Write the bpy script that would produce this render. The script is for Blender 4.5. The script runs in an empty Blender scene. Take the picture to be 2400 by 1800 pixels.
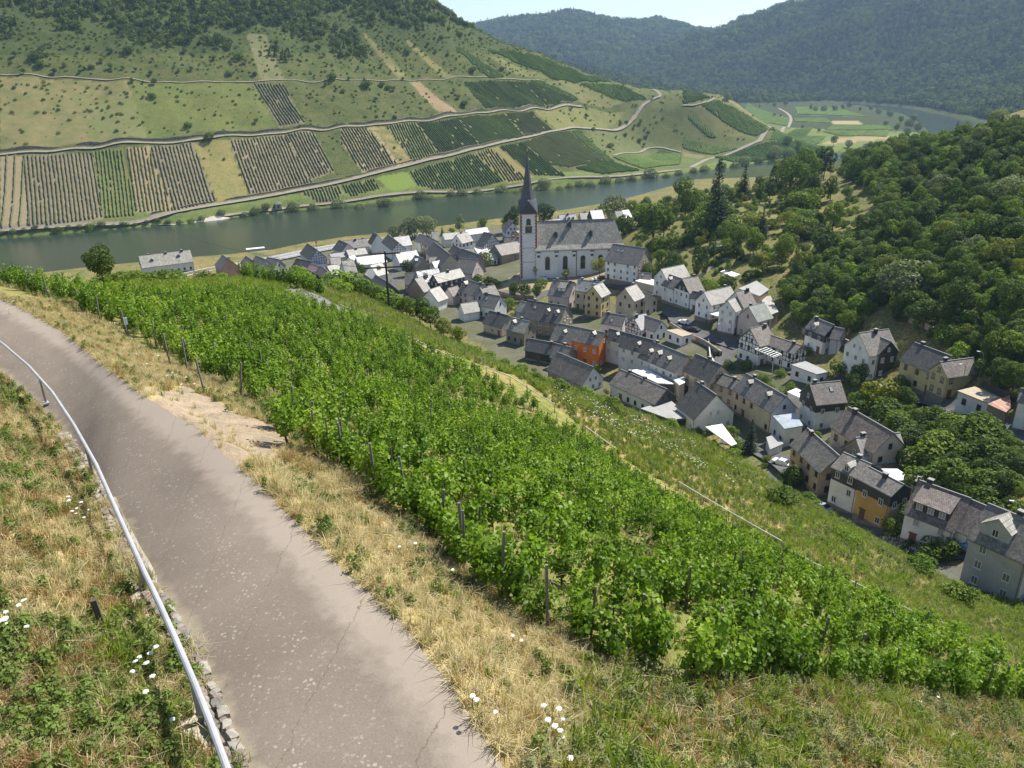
import bpy, bmesh, math, random
import numpy as np
from mathutils import Vector, Matrix, Euler
random.seed(7); rng = np.random.default_rng(7)
scene = bpy.context.scene
COL = scene.collection
R_ = math.radians

# ------------------------------------------------------------------ camera
FPX, HY, CAMZ, RHO = 1800.0, 165.0, 93.5, 0.02      # focal length in pixels of a 2400 px wide frame, horizon row, height, roll
PITCH = math.atan((900 - HY) / FPX)
_s, _c = math.sin(PITCH), math.cos(PITCH)
FWD = np.array([0, _c, -_s]); UP0 = np.array([0, _s, _c]); RI0 = np.array([1.0, 0, 0])
RI = RI0 * math.cos(RHO) - UP0 * math.sin(RHO); UP = UP0 * math.cos(RHO) + RI0 * math.sin(RHO)
cam_d = bpy.data.cameras.new('camera'); cam = bpy.data.objects.new('camera', cam_d); COL.objects.link(cam)
cam_d.sensor_fit = 'HORIZONTAL'; cam_d.sensor_width = 36.0; cam_d.lens = FPX / 2400 * 36.0
cam_d.clip_start = 0.5; cam_d.clip_end = 20000
M = Matrix.Identity(4)
for i in range(3):
    M[i][0] = RI[i]; M[i][1] = UP[i]; M[i][2] = -FWD[i]
M[2][3] = CAMZ
cam.matrix_world = M
scene.camera = cam

# ------------------------------------------------------------------ light
SUN_AZ, SUN_EL = R_(52), R_(52)
world = bpy.data.worlds.new('World'); scene.world = world; world.use_nodes = True
wn = world.node_tree.nodes; wl = world.node_tree.links
bg = wn['Background']; sky = wn.new('ShaderNodeTexSky')
sky.sky_type = 'NISHITA'; sky.sun_disc = False; sky.sun_elevation = SUN_EL; sky.sun_rotation = SUN_AZ
sky.altitude = 200; sky.air_density = 1.0; sky.dust_density = .35; sky.ozone_density = 1.0
wl.new(sky.outputs[0], bg.inputs[0]); bg.inputs[1].default_value = 0.095
sd = bpy.data.lights.new('sun', 'SUN'); sun = bpy.data.objects.new('sun', sd); COL.objects.link(sun)
sd.energy = 5.0; sd.angle = R_(0.53); sd.color = (1.0, 0.955, 0.87)
SDIR = Vector((math.sin(SUN_AZ) * math.cos(SUN_EL), math.cos(SUN_AZ) * math.cos(SUN_EL), math.sin(SUN_EL)))
sun.rotation_euler = SDIR.to_track_quat('Z', 'Y').to_euler(); sun.location = (0, 0, 400)
scene.view_settings.view_transform = 'Standard'; scene.view_settings.look = 'None'
scene.view_settings.exposure = 0.80; scene.view_settings.gamma = 1.0; scene.view_settings.use_curve_mapping = False
scene.render.engine = 'CYCLES'
scene.cycles.max_bounces = 4; scene.cycles.diffuse_bounces = 2; scene.cycles.glossy_bounces = 2
scene.cycles.transmission_bounces = 3; scene.cycles.transparent_max_bounces = 6; scene.cycles.volume_bounces = 0
scene.cycles.use_denoising = True

# ------------------------------------------------------------------ pixel <-> world helpers (pixels of the 2400 x 1800 frame)
CAM = np.array([0, 0, CAMZ])
def ray(x, y): return RI * ((x - 1200) / FPX) - UP * ((y - 900) / FPX) + FWD
def atz(x, y, z):
    r = ray(x, y); return CAM + r * ((z - CAMZ) / r[2])
def atd(x, y, D): return CAM + ray(x, y) * D
def proj(p):
    d = np.asarray(p, float) - CAM; D = d @ FWD
    return np.array([1200 + FPX * (d @ RI) / D, 900 - FPX * (d @ UP) / D])
ZOOM = {1: (300, 500, 3.687), 2: (800, 500, 4.424), 3: (1150, 370, 5.53), 4: (1150, 620, 5.53), 5: (1500, 560, 5.53), 6: (1200, 780, 4.424),
        7: (1640, 720, 4.424), 8: (1800, 980, 3.687), 9: (2000, 700, 4.1475), 10: (2100, 1080, 4.483), 11: (560, 520, 7.373), 12: (1000, 500, 8.296)}
def zp(k, p):
    if k == 0: return p
    a, b, s = ZOOM[k]; return (a + p[0] / s, b + p[1] / s)

SC = 1.1        # everything beyond the near slope was first measured for a camera 85 m above the river
S3 = np.array([SC, SC, SC])
# ------------------------------------------------------------------ terrain: four thin-plate surfaces through measured points
class TPS:
    def __init__(self, pts, lam=0.0, scale=100.0):
        P = np.array(pts, float); self.s = scale; self.P = P[:, :2] / scale; n = len(P)
        K = self.k(self.P, self.P) + lam * np.eye(n)
        A = np.zeros((n + 3, n + 3)); A[:n, :n] = K; A[:n, n] = 1; A[:n, n + 1:] = self.P; A[n, :n] = 1; A[n + 1:, :n] = self.P.T
        self.w = np.linalg.solve(A, np.concatenate([P[:, 2], np.zeros(3)]))
    @staticmethod
    def k(a, b):
        d2 = ((a[:, None, :] - b[None, :, :]) ** 2).sum(2); return 0.5 * d2 * np.log(d2 + 1e-12)
    def __call__(self, X, Y):
        Q = np.stack([np.ravel(X), np.ravel(Y)], 1) / self.s; out = np.empty(len(Q)); n = len(self.P)
        for i in range(0, len(Q), 60000):
            q = Q[i:i + 60000]; out[i:i + 60000] = self.k(q, self.P) @ self.w[:n] + self.w[n] + q @ self.w[n + 1:]
        return out.reshape(np.shape(X))
nearD = [(860,1800,9.9),(600,1400,13.7),(400,1100,20),(200,900,29),(50,780,40),(100,1400,13.1),(100,1700,10.6),(0,1000,25.5),
 (1088,1333,18.4),(83,690,53),(700,1000,29),(1200,1800,10.5),(1700,1800,14),(2400,1800,22),(2400,1600,32),(1900,1560,22),
 (2210,1475,55),(1900,1330,65),(1560,1130,75),(1372,1005,81),(1230,890,86),(915,775,88),(720,690,95),(620,655,105),
 (2400,1502,74),(2207,1398,82),(2050,1276,89),(1892,1190,96),(1700,1052,105),(1450,948,108),(1200,868,110),(1000,775,113),(800,668,125),(550,650,108),(0,655,63),(200,670,72),(300,662,95)]
PA = [atd(*p) for p in nearD]
PA += [np.array(p, float) * S3 for p in [(62,80,20),(60,108,8),(50,135,2),(38,150,0),(15,160,0),(-8,175,0),(-35,200,5),(-70,190,10),(85,60,18),(110,20,15),(-130,150,0)]]
PA += [np.array(p, float) + [0, 0, CAMZ - 85] for p in [(-90,140,30),(-75,95,55),(-70,60,72),(-60,20,84),(-30,-10,90),(0,-15,86),(20,-10,78),(45,5,62),(75,25,38),(-120,60,60)]]
TA = TPS(PA)
villZ = [(1430,870,10),(1300,760,10),(1740,1010,10),(1650,1080,11),(1860,1080,12),(1990,1240,15),(2180,1290,20),(2330,1390,24),(1650,810,14.5),(1560,740,14),
 (1450,690,11),(1340,690,11),(1280,645,11),(1420,641,11),(1790,880,15),(1900,880,17.5),(1930,820,18.2),(1965,845,18.2),(1890,800,16.5),(2000,900,18),(2150,940,20),(2270,980,23),(2400,1040,26),(1100,690,9),(1000,600,7),(700,640,5),(900,560,4.5),
 (1200,560,7),(340,630,6),(450,630,5.5),(700,577,4),(960,545,4),(1300,500,4),(1420,480,4.5),(1600,430,4),(1750,395,4),(620,595,4),(300,660,6)]
rightD = [(1500,540,305),(1480,600,285),(1560,560,295),(1620,620,265),(1700,560,280),(1750,490,315),(1850,470,320),(1950,430,340),(1980,520,275),(1860,600,250),(1800,700,225),(1900,700,215),(2000,650,215),(2000,780,188),(2100,700,190),
 (2200,800,170),(2300,850,150),(2390,900,136),(2250,600,200),(2400,600,180),(2400,750,155),(2150,450,275),(2300,450,245),(2400,450,225),(2400,300,290),(2250,320,330),(2100,370,370),(1960,400,400),(1820,430,395),(1700,440,400),(1620,470,370),
 (1960,1020,142),(2100,1050,138),(2300,1080,122),(2390,1150,110),(2200,1150,117)]
PB = [atz(x, y, z * SC) for x, y, z in villZ] + [atd(x, y, D * SC) for x, y, D in rightD]
PB += [np.array(p, float) * S3 for p in [(-300,300,4),(-600,150,4),(100,80,28),(130,60,40),(60,50,30),(300,330,85),(260,200,85),(330,150,95),(200,120,65),(330,500,60),(250,560,18),(330,650,10),(420,760,8),(450,560,60),(500,900,5),(-150,260,8),(-250,200,8),(30,110,10),(0,160,9),(-60,230,8)]]
TB = TPS(PB, 0.02)
farbank = [(-300,582),(0,560),(200,545),(430,525),(640,500),(900,475),(1100,455),(1300,443),(1500,420),(1700,395),(1790,380)]
BN = np.array([-0.43, 0.903])
b0 = atz(430, 525, 0)[:2]
PC = [np.append(atz(x, y, 0)[:2], 2.5) for x, y in farbank]
def plane_hit(x, y, sl):       # meets the slope that climbs from the far bank
    r = ray(x, y); d0 = -BN @ b0; k = r[2] - sl * (BN @ r[:2]); D = (sl * (d0 - 18) + 4 - CAMZ) / k       # metres
    return CAM + r * D
for x, sl in ((-400, .62), (0, .62), (250, .62), (500, .60), (750, .56), (1000, .50)):
    for y in (0, 160, 320, 440):
        if y < 540 - x * .11 - 60: PC.append(plane_hit(x, y, sl))
crest = [(990,-4,755),(1070,60,770),(1200,112,790),(1300,148,805),(1420,196,830),(1550,211,850),(1700,240,860)]
for x, y, D in crest:
    p = atd(x, y, D * SC); PC.append(p)
    for k, dz in ((120, 25), (320, 80)):
        q = p + np.array([.25, .97, 0]) * k; q[2] = max(p[2] - dz, -5); PC.append(q)
for x, y in ((1850,274),(1790,262),(1800,300),(1700,330),(1640,360),(1560,385),(1950,300),(2020,330),(1900,340),(1950,262),(1880,255),(2050,300)): PC.append(atz(x, y, 4))
for x, y in ((1500,330,),(1400,370)):
    PC.append(atz(x, y, 16))
PC += [np.array(p, float) * S3 for p in [(-700,500,160),(-500,900,300),(-300,1000,230),(0,1050,70),(-120,1000,140),(-800,300,60),(-600,200,5),(-400,330,3),(900,1800,2),(500,1700,2),(150,1500,10)]]
TC = TPS(PC, 0.0)
PD = []
for x, y in ((1300,228),(1450,230),(1600,232),(1800,231),(2000,238),(2110,246),(2230,266),(2320,285),(2500,310)): PD.append(atz(x, y, 3))
for x, y, D in ((1300,212,3000),(1400,186,2900),(1500,132,2800),(1600,100,2700),(1700,84,2600),(1780,56,2500),(1870,28,2400),(2100,-35,2250),(2400,-90,2050),(2700,-120,1900)):
    p = atd(x, y, D * SC); PD.append(p); q = p + np.array([.3, 1, 0]) * 700; q[2] = p[2] + 20; PD.append(q)
PD += [np.array(p, float) * S3 for p in [(600,900,-30),(900,800,20),(1300,1000,110),(-200,1700,-20),(-400,1300,-20),(200,900,-60),(-600,2300,0),(0,2500,0),(250,2450,10)]]
TD = TPS(PD, 0.02)
PE = []
for x, y, D in ((900,88,3500),(1040,74,3500),(1100,67,3500),(1180,58,3450),(1250,41,3400),(1330,34,3350),(1450,55,3400),(1560,56,3450),(1640,74,3500),(1800,80,3500),(2100,90,3500)):
    p = atd(x, y, D * SC); PE.append(p); q = p * 1.25; q[2] = p[2] - 30; PE.append(q)
    q = p * .70; q[2] = 15; PE.append(q); q = p * .84; q[2] = p[2] * .55 + (18 if int(x) % 3 else -18); PE.append(q)
TE = TPS(PE, 0.02)
_fr = np.random.default_rng(3)
_W = [(_fr.normal(size=2), _fr.uniform(0, 6.28)) for _ in range(40)]
def wav(X, Y, wl, seed=0):
    o = 0
    for i in range(10):
        (d, ph) = _W[(seed * 7 + i) % 40]; k = 6.283 / wl
        o = o + np.sin((X * d[0] + Y * d[1]) * k + ph)
    return o / 3.2
def smax(a, b, k):
    return np.logaddexp(a / k, b / k) * k

def polydist(X, Y, L):          # signed distance to a polyline, positive on its left
    best = np.full(np.shape(X), 1e9); sg = np.zeros(np.shape(X))
    for (x0, y0), (x1, y1) in zip(L[:-1], L[1:]):
        dx, dy = x1 - x0, y1 - y0; l2 = dx * dx + dy * dy
        t = np.clip(((X - x0) * dx + (Y - y0) * dy) / l2, 0, 1)
        d = np.hypot(X - x0 - t * dx, Y - y0 - t * dy); s = np.sign(dx * (Y - y0) - dy * (X - x0))
        m = d < best - 1e-9; best = np.where(m, d, best); sg = np.where(m, s, sg)
    return best * sg
FB = [tuple(atz(x, y, 0)[:2]) for x, y in farbank]
FB = [(-990, 143)] + FB + [tuple(atz(x, y, 0)[:2]) for x, y in ((1900,366),(2000,353),(2075,344),(2150,326),(2180,306),(2155,287),(2124,269),(2034,251),(1960,244),(1850,240))] + [(-330, 2530)]
NB = [tuple(atz(x, y, 0)[:2]) for x, y in ((620,595),(700,577),(800,562),(960,545),(1300,500),(1420,480),(1600,430),(1750,395))]
NB = [(-990, 22), (-495, 258)] + NB + [tuple(atz(x, y, 0)[:2]) for x, y in ((1850,391),(1960,378),(2066,366),(2190,345),(2270,315),(2280,290),(2217,271),(2106,250),(1980,240),(1850,234))] + [(-330, 2730)]
def inpoly(X, Y, P):
    c = np.zeros(np.shape(X), bool); n = len(P); j = n - 1
    for i in range(n):
        xi, yi = P[i]; xj, yj = P[j]
        if yi != yj: c ^= ((yi > Y) != (yj > Y)) & (X < (xj - xi) * (Y - yi) / (yj - yi) + xi)
        j = i
    return c
def terrain(X, Y):
    r = np.hypot(X, Y)
    dF = polydist(X, Y, FB); dN = polydist(X, Y, NB)
    za = TA(X, Y); zb = TB(X, Y)
    near = smax(za, zb, 1.2) - .5
    fb = np.clip((r - 610) / 290, 0, 1); near = np.maximum(near, 3.5) * (1 - fb) + 3.5 * fb
    far = np.maximum(TC(X, Y), 3.0)
    far = far + np.clip((far - 14) / 40, 0, 1) * wav(X, Y, 55, 1) * 1.1
    zd = TD(X, Y); zd = zd + np.clip((zd - 10) / 60, 0, 1) * (wav(X, Y, 430, 2) * 13 + wav(X, Y, 190, 1) * 4)
    ze = TE(X, Y); ze = ze + np.clip((ze - 10) / 60, 0, 1) * (wav(X, Y, 520, 3) * 10 + wav(X, Y, 220, 1) * 4)
    far = np.where(r > 1080, np.maximum(far, np.minimum(zd, 420)), far)
    far = np.where(r > 2200, np.maximum(far, np.minimum(ze, 420)), far)
    nearz = np.where(r > 1080, np.maximum(near, np.minimum(zd, 420)), near)
    nearz = np.where(r > 2200, np.maximum(nearz, np.minimum(ze, 420)), nearz)
    z = np.where(dF > 0, far, np.where(dN < 0, nearz, -3.0))
    bank = np.where(dF > 0, dF, np.where(dN < 0, -dN, 0))
    bk = np.clip(bank / 9.0, 0, 1)
    z = np.where(bank > 0, np.maximum(-3 + (z + 3) * bk ** .6, np.minimum(z, 1.2 * np.clip(bank - 1.5, 0, 1) - 3 * (bank < 1.5))), z)
    return z

# ------------------------------------------------------------------ materials
MATS = {}
def nmat(name):
    m = bpy.data.materials.new(name); m.use_nodes = True; nt = m.node_tree
    return m, nt.nodes, nt.links, nt.nodes['Principled BSDF']
def N(nodes, typ, **kw):
    n = nodes.new(typ)
    for k, v in kw.items():
        if k.startswith('i_'): n.inputs[k[2:].replace('_', ' ')].default_value = v
        else: setattr(n, k, v)
    return n
def c4(c): return (c[0], c[1], c[2], 1.0)
def noise(nodes, links, vec, scale, detail=4, rough=.6):
    n = N(nodes, 'ShaderNodeTexNoise'); n.inputs['Scale'].default_value = scale; n.inputs['Detail'].default_value = detail; n.inputs['Roughness'].default_value = rough
    if vec is not None: links.new(vec, n.inputs['Vector'])
    return n
def ramp(nodes, links, fac, stops):
    r = nodes.new('ShaderNodeValToRGB'); links.new(fac, r.inputs[0]); e = r.color_ramp.elements
    while len(e) < len(stops): e.new(.5)
    for el, (p, c) in zip(e, stops): el.position = p; el.color = c4(c) if len(c) == 3 else c
    return r
def mixc(nodes, links, fac, a, b, mode='MIX'):
    m = nodes.new('ShaderNodeMix'); m.data_type = 'RGBA'; m.blend_type = mode
    for s, v in ((0, fac), (6, a), (7, b)):
        if hasattr(v, 'links'): links.new(v, m.inputs[s])
        else: m.inputs[s].default_value = v if s == 0 else c4(v)
    return m.outputs[2]
def bump(nodes, links, h, bs, strength, dist):
    b = nodes.new('ShaderNodeBump'); b.inputs['Strength'].default_value = strength; b.inputs['Distance'].default_value = dist
    links.new(h, b.inputs['Height']); links.new(b.outputs[0], bs.inputs['Normal'])
def mottled(name, col, var=.25, scale=3.0, rough=.85, bmp=.2, dist=.01, col2=None, spec=.3):
    """paint, plaster, metal, wood: one colour with weathering of its own"""
    if name in MATS: return MATS[name]
    m, n, l, b = nmat(name); tc = N(n, 'ShaderNodeTexCoord')
    a = noise(n, l, tc.outputs['Object'], scale, 5); f = noise(n, l, tc.outputs['Object'], scale * 9, 3)
    c2 = col2 or tuple(x * (1 - var) for x in col)
    r = ramp(n, l, a.outputs[0], [(.3, c2), (.65, col)])
    c = mixc(n, l, .25, r.outputs[0], f.outputs[0], 'SOFT_LIGHT'); l.new(c, b.inputs['Base Color'])
    b.inputs['Roughness'].default_value = rough; b.inputs['Specular IOR Level'].default_value = spec
    if bmp: bump(n, l, f.outputs[0], b, bmp, dist)
    MATS[name] = m; return m
def leafmat(name, dark, light, transl=.3, rough=.68, var=.5, ns=.35, yellow=None):
    if name in MATS: return MATS[name]
    m, n, l, b = nmat(name); tc = N(n, 'ShaderNodeTexCoord'); oi = N(n, 'ShaderNodeObjectInfo'); ge = N(n, 'ShaderNodeNewGeometry')
    a = noise(n, l, ge.outputs['Position'], ns, 3)
    h = N(n, 'ShaderNodeMath', operation='MULTIPLY_ADD'); l.new(oi.outputs['Random'], h.inputs[0]); h.inputs[1].default_value = var; h.inputs[2].default_value = -var / 2
    s = N(n, 'ShaderNodeMath', operation='ADD'); l.new(h.outputs[0], s.inputs[0]); l.new(a.outputs[0], s.inputs[1])
    ri = N(n, 'ShaderNodeMath', operation='MULTIPLY_ADD'); l.new(ge.outputs['Random Per Island'], ri.inputs[0]); ri.inputs[1].default_value = .35; ri.inputs[2].default_value = -.17
    s2 = N(n, 'ShaderNodeMath', operation='ADD'); l.new(s.outputs[0], s2.inputs[0]); l.new(ri.outputs[0], s2.inputs[1])
    st = [(.25, dark), (.75, light)]
    if yellow: st.append((.98, yellow))
    r = ramp(n, l, s2.outputs[0], st)
    l.new(r.outputs[0], b.inputs['Base Color']); b.inputs['Roughness'].default_value = rough; b.inputs['Specular IOR Level'].default_value = .18 if rough < .9 else .05
    t = N(n, 'ShaderNodeBsdfTranslucent'); tcx = mixc(n, l, 1.0, r.outputs[0], (1.25, 1.35, .55), 'MULTIPLY'); l.new(tcx, t.inputs[0])
    mx = N(n, 'ShaderNodeMixShader'); mx.inputs[0].default_value = transl; l.new(b.outputs[0], mx.inputs[1]); l.new(t.outputs[0], mx.inputs[2])
    l.new(mx.outputs[0], n['Material Output'].inputs[0]); MATS[name] = m; return m

# ------------------------------------------------------------------ object helpers
def tag(o, label=None, cat=None, group=None, kind=None):
    if label: o['label'] = label
    if cat: o['category'] = cat
    if group: o['group'] = group
    if kind: o['kind'] = kind
    return o
def nth(i):
    i += 1; return '%d%s' % (i, 'th' if i % 100 in (11, 12, 13) else {1: 'st', 2: 'nd', 3: 'rd'}.get(i % 10, 'th'))
def empty(name, loc=(0, 0, 0), rz=0.0):
    o = bpy.data.objects.new(name, None); COL.objects.link(o); o.location = loc; o.rotation_euler = (0, 0, rz); o.empty_display_size = .2; return o
def big_mesh(name, V, F, mats=(), smooth=False, mi=None):
    """fast mesh from numpy arrays; F is (n, k)"""
    me = bpy.data.meshes.new(name); V = np.asarray(V, np.float32); F = np.asarray(F, np.int32); n, k = F.shape
    me.vertices.add(len(V)); me.vertices.foreach_set('co', V.ravel())
    me.loops.add(n * k); me.loops.foreach_set('vertex_index', F.ravel())
    me.polygons.add(n); me.polygons.foreach_set('loop_start', np.arange(0, n * k, k, dtype=np.int32)); me.polygons.foreach_set('loop_total', np.full(n, k, np.int32))
    if mi is not None: me.polygons.foreach_set('material_index', np.asarray(mi, np.int32))
    if smooth: me.polygons.foreach_set('use_smooth', np.ones(n, bool))
    me.update(calc_edges=True)
    for m in mats: me.materials.append(m)
    return me
def link(name, me, parent=None, loc=None, rot=None, sc=None):
    o = bpy.data.objects.new(name, me); COL.objects.link(o)
    if parent is not None: o.parent = parent
    if loc is not None: o.location = loc
    if rot is not None: o.rotation_euler = rot
    if sc is not None: o.scale = sc
    return o
class MB:
    """collects faces; build() makes ONE mesh object of them"""
    def __init__(s): s.v = []; s.f = []; s.m = []; s.uv = []
    def face(s, pts, m=0, uv=None):
        i = len(s.v); s.v += [tuple(p) for p in pts]; s.f.append(tuple(range(i, i + len(pts)))); s.m.append(m); s.uv.append(uv or [(p[0], p[1]) for p in pts])
    def box(s, x0, x1, y0, y1, z0, z1, m=0):
        P = [(x0,y0,z0),(x1,y0,z0),(x1,y1,z0),(x0,y1,z0),(x0,y0,z1),(x1,y0,z1),(x1,y1,z1),(x0,y1,z1)]
        for q in ((0,3,2,1),(4,5,6,7),(0,1,5,4),(1,2,6,5),(2,3,7,6),(3,0,4,7)): s.face([P[k] for k in q], m)
    def tube(s, pts, r, k=8, m=0, r1=None):
        pts = [Vector(p) for p in pts]; rings = []
        for i, p in enumerate(pts):
            d = (pts[min(i + 1, len(pts) - 1)] - pts[max(i - 1, 0)]).normalized(); a = d.orthogonal().normalized()
            if abs(d.z) < .9: a = d.cross(Vector((0, 0, 1))).normalized()
            b = d.cross(a); rad = r if r1 is None else r + (r1 - r) * i / (len(pts) - 1)
            rings.append([p + (a * math.cos(6.2832 * j / k) + b * math.sin(6.2832 * j / k)) * rad for j in range(k)])
        for A, B in zip(rings[:-1], rings[1:]):
            for j in range(k): s.face([A[j], A[(j + 1) % k], B[(j + 1) % k], B[j]], m)
        s.face(rings[0][::-1], m); s.face(rings[-1], m)
    def bar(s, a, b, w, d, up=(0, 0, 1), m=0):
        a, b = Vector(a), Vector(b); t = (b - a).normalized(); x = t.cross(Vector(up)).normalized() * w / 2; y = x.cross(t).normalized() * d / 2
        A = [a - x - y, a + x - y, a + x + y, a - x + y]; B = [p + (b - a) for p in A]
        for j in range(4): s.face([A[j], A[(j + 1) % 4], B[(j + 1) % 4], B[j]], m)
        s.face(A[::-1], m); s.face(B, m)
    def mesh(s, name, mats, uv=False):
        me = bpy.data.meshes.new(name); me.from_pydata(s.v, [], s.f); me.polygons.foreach_set('material_index', s.m)
        if uv:
            lay = me.uv_layers.new(name='UVMap'); lay.data.foreach_set('uv', np.array([c for q in s.uv for p in q for c in p], np.float32))
        for m in (mats if isinstance(mats, (list, tuple)) else [mats]): me.materials.append(m)
        me.update(); return me
    def build(s, name, mats, parent=None, loc=None, rot=None, uv=False):
        return link(name, s.mesh(name, mats, uv), parent, loc, rot)

# ------------------------------------------------------------------ the ground sheet
az = np.radians(np.concatenate([np.linspace(-78, -44, 36, endpoint=False), np.linspace(-44, 44, 700), np.linspace(44, 78, 37)[1:]]))
def _lg(a, b, n): return np.exp(np.linspace(math.log(a), math.log(b), n, endpoint=False))
rr = np.concatenate([_lg(2.5, 120, 180), _lg(120, 385, 100), np.linspace(385, 980, 270, endpoint=False), _lg(980, 7000, 100), [7000.0]])
AZ, RR = np.meshgrid(az, rr); GX = RR * np.sin(AZ); GY = RR * np.cos(AZ); GZ = terrain(GX, GY)
def zat(x, y):
    x = np.asarray(x, float); y = np.asarray(y, float)
    a = np.interp(np.arctan2(x, y), az, np.arange(len(az))); r = np.clip(np.interp(np.hypot(x, y), rr, np.arange(len(rr))), 0, len(rr) - 1.001)
    i = np.floor(r).astype(int); j = np.clip(np.floor(a).astype(int), 0, len(az) - 2); u = r - i; v = a - j
    return (GZ[i, j] * (1 - u) * (1 - v) + GZ[i + 1, j] * u * (1 - v) + GZ[i, j + 1] * (1 - u) * v + GZ[i + 1, j + 1] * u * v)
_ds = np.exp(np.linspace(math.log(6), math.log(6000), 900))
def hit(px, py, d0=0):
    """the ground point seen at a pixel"""
    r = ray(px, py); D = _ds[_ds > d0]; P = CAM + D[:, None] * r
    g = P[:, 2] - zat(P[:, 0], P[:, 1]); k = np.nonzero(g < 0)[0]
    if len(k) == 0: k = [len(D) - 1]
    i = max(k[0], 1); t = g[i - 1] / (g[i - 1] - g[i] + 1e-9); p = P[i - 1] + (P[i] - P[i - 1]) * min(max(t, 0), 1)
    return np.array([p[0], p[1], float(zat(p[0], p[1]))])
def hit_near(x, y):
    """as hit(), kept on the near slope"""
    for _ in range(60):
        p = hit(x, y)
        if np.hypot(p[0], p[1]) < 136 and p[2] > 24: break
        y += 4
    return p
def hits(L, k=0, d0=0): return np.array([hit(*zp(k, p), d0) for p in L])
def gz(x, y): return float(zat(x, y))
def resample(P, step):
    P = np.asarray(P, float); s = np.concatenate([[0], np.cumsum(np.linalg.norm(np.diff(P[:, :2], axis=0), axis=1))])
    n = max(2, int(s[-1] / step) + 1); t = np.linspace(0, s[-1], n)
    return np.stack([np.interp(t, s, P[:, i]) for i in range(P.shape[1])], 1)
def smooth_line(P, it=2):
    P = np.asarray(P, float)
    for _ in range(it):
        Q = [P[0]]
        for a, b in zip(P[:-1], P[1:]): Q += [a * .75 + b * .25, a * .25 + b * .75]
        P = np.array(Q + [P[-1]])
    return P
ZOOM[20] = (0, 0, 2.765); ZOOM[21] = (800, 0, 2.765); ZOOM[22] = (1600, 0, 2.765)

# the foreground path: two edge lines, ground flattened beneath it
PL = smooth_line(hits([(590,1830),(454,1480),(397,1385),(331,1281),(274,1177),(208,1073),(142,969),(66,893),(0,842),(-90,795),(-200,745)]), 1)
PR = smooth_line(hits([(1180,1830),(1060,1660),(927,1498),(832,1404),(757,1328),(681,1252),(615,1186),(530,1115),(454,1054),(359,990),(284,912),(189,836),(95,780),(0,723),(-80,688),(-170,655)]), 1)
back = np.array([2.2, -3.2, .0])
PL = np.vstack([[PL[0] + back * 3.], PL]); PR = np.vstack([[PR[0] + back * 3.], PR])
def par(P, n):
    s = np.concatenate([[0], np.cumsum(np.linalg.norm(np.diff(P[:, :2], axis=0), axis=1))]); t = np.linspace(0, s[-1], n)
    return np.stack([np.interp(t, s, P[:, i]) for i in range(3)], 1)
pl, pr = par(PL, 150), par(PR, 150)
pc = (pl + pr) / 2; pz = pc[:, 2].copy()
for _ in range(12): pz[1:-1] = (pz[:-2] + pz[1:-1] * 2 + pz[2:]) / 4
def path_field(X, Y):
    """0 inside the path, distance outside; and the path's height there"""
    best = np.full(X.shape, 1e9); zz = np.zeros(X.shape); sd = np.zeros(X.shape)
    for i in range(0, 149):
        a, b = pl[i, :2], pr[i, :2]; d = b - a; l = np.hypot(*d); t = ((X - a[0]) * d[0] + (Y - a[1]) * d[1]) / (l * l)
        q = np.clip(t, 0, 1); dist = np.hypot(X - a[0] - q * d[0], Y - a[1] - q * d[1]); m = dist < best
        best = np.where(m, dist, best); zz = np.where(m, pz[i], zz); sd = np.where(m, np.where(t < 0, -1, np.where(t > 1, 1, 0)), sd)
    return best, zz, sd
msk = (RR < 75) & (AZ < R_(30)) & (AZ > R_(-70))
pd, pzz, psd = path_field(GX[msk], GY[msk])
old = GZ[msk]
target = np.where(psd < 0, pzz - .12, pzz - .035)
w = np.clip(1 - (pd - .1) / np.where(psd < 0, 2.4, 1.6), 0, 1); w = w * w * (3 - 2 * w)
GZ[msk] = old * (1 - w) + target * w
# small unevenness of the near slope
near_m = RR < 170
tmp = (wav(GX, GY, 3.1, 2) * .05 + wav(GX, GY, 9, 1) * .08); pdm = np.ones(GX.shape) * 99; pdm[msk] = pd
GZ = GZ + np.where(near_m & (GZ > 36) & (pdm > .6), tmp * np.clip((pdm - .6) / 1.5, 0, 1), 0)

G_ = {}
def colour(base, alt, mask):
    for k, c in (('a', base), ('b', alt)):
        G_[k][mask] = c
shape = GX.shape
G_['a'] = np.zeros(shape + (3,)); G_['b'] = np.zeros(shape + (3,))
dF = polydist(GX, GY, FB); dN = polydist(GX, GY, NB)
allm = np.ones(shape, bool)
colour((.035, .050, .018), (.06, .075, .025), allm)                       # woodland floor
nearhill = (dN < 0) & (TA(GX, GY) > TB(GX, GY) - .3) & (RR < 280)
colour((.16, .20, .045), (.30, .25, .10), nearhill)
valley = (dN < 0) & ~nearhill & (RR < 700)
colour((.10, .13, .04), (.26, .20, .09), valley)
far = (dF > 0) & (RR < 1260)
colour((.060, .092, .024), (.132, .134, .048), far)
colour((.12, .17, .045), (.19, .22, .07), far & (GZ < 10))                  # the flood plain
top = far & (GZ > 112)
colour((.045, .070, .020), (.09, .11, .036), top)
def wpoly(L, k): return [tuple(p[:2]) for p in hits(L, k, 150 if k in (20, 21, 22) else 0)]
FIELDS = []     # (polygon, kind)
def field(L, k, base, alt, rows=None):
    P = wpoly(L, k); A = np.array(P); x0, y0 = A.min(0) - 4; x1, y1 = A.max(0) + 4
    m = (GX > x0) & (GX < x1) & (GY > y0) & (GY < y1)
    if m.any():
        X, Y = GX[m], GY[m]; q = inpoly(X, Y, P)
        mm = np.zeros(shape, bool); mm[m] = q; colour(base, alt, mm)
    if rows: FIELDS.append((P, rows))
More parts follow.
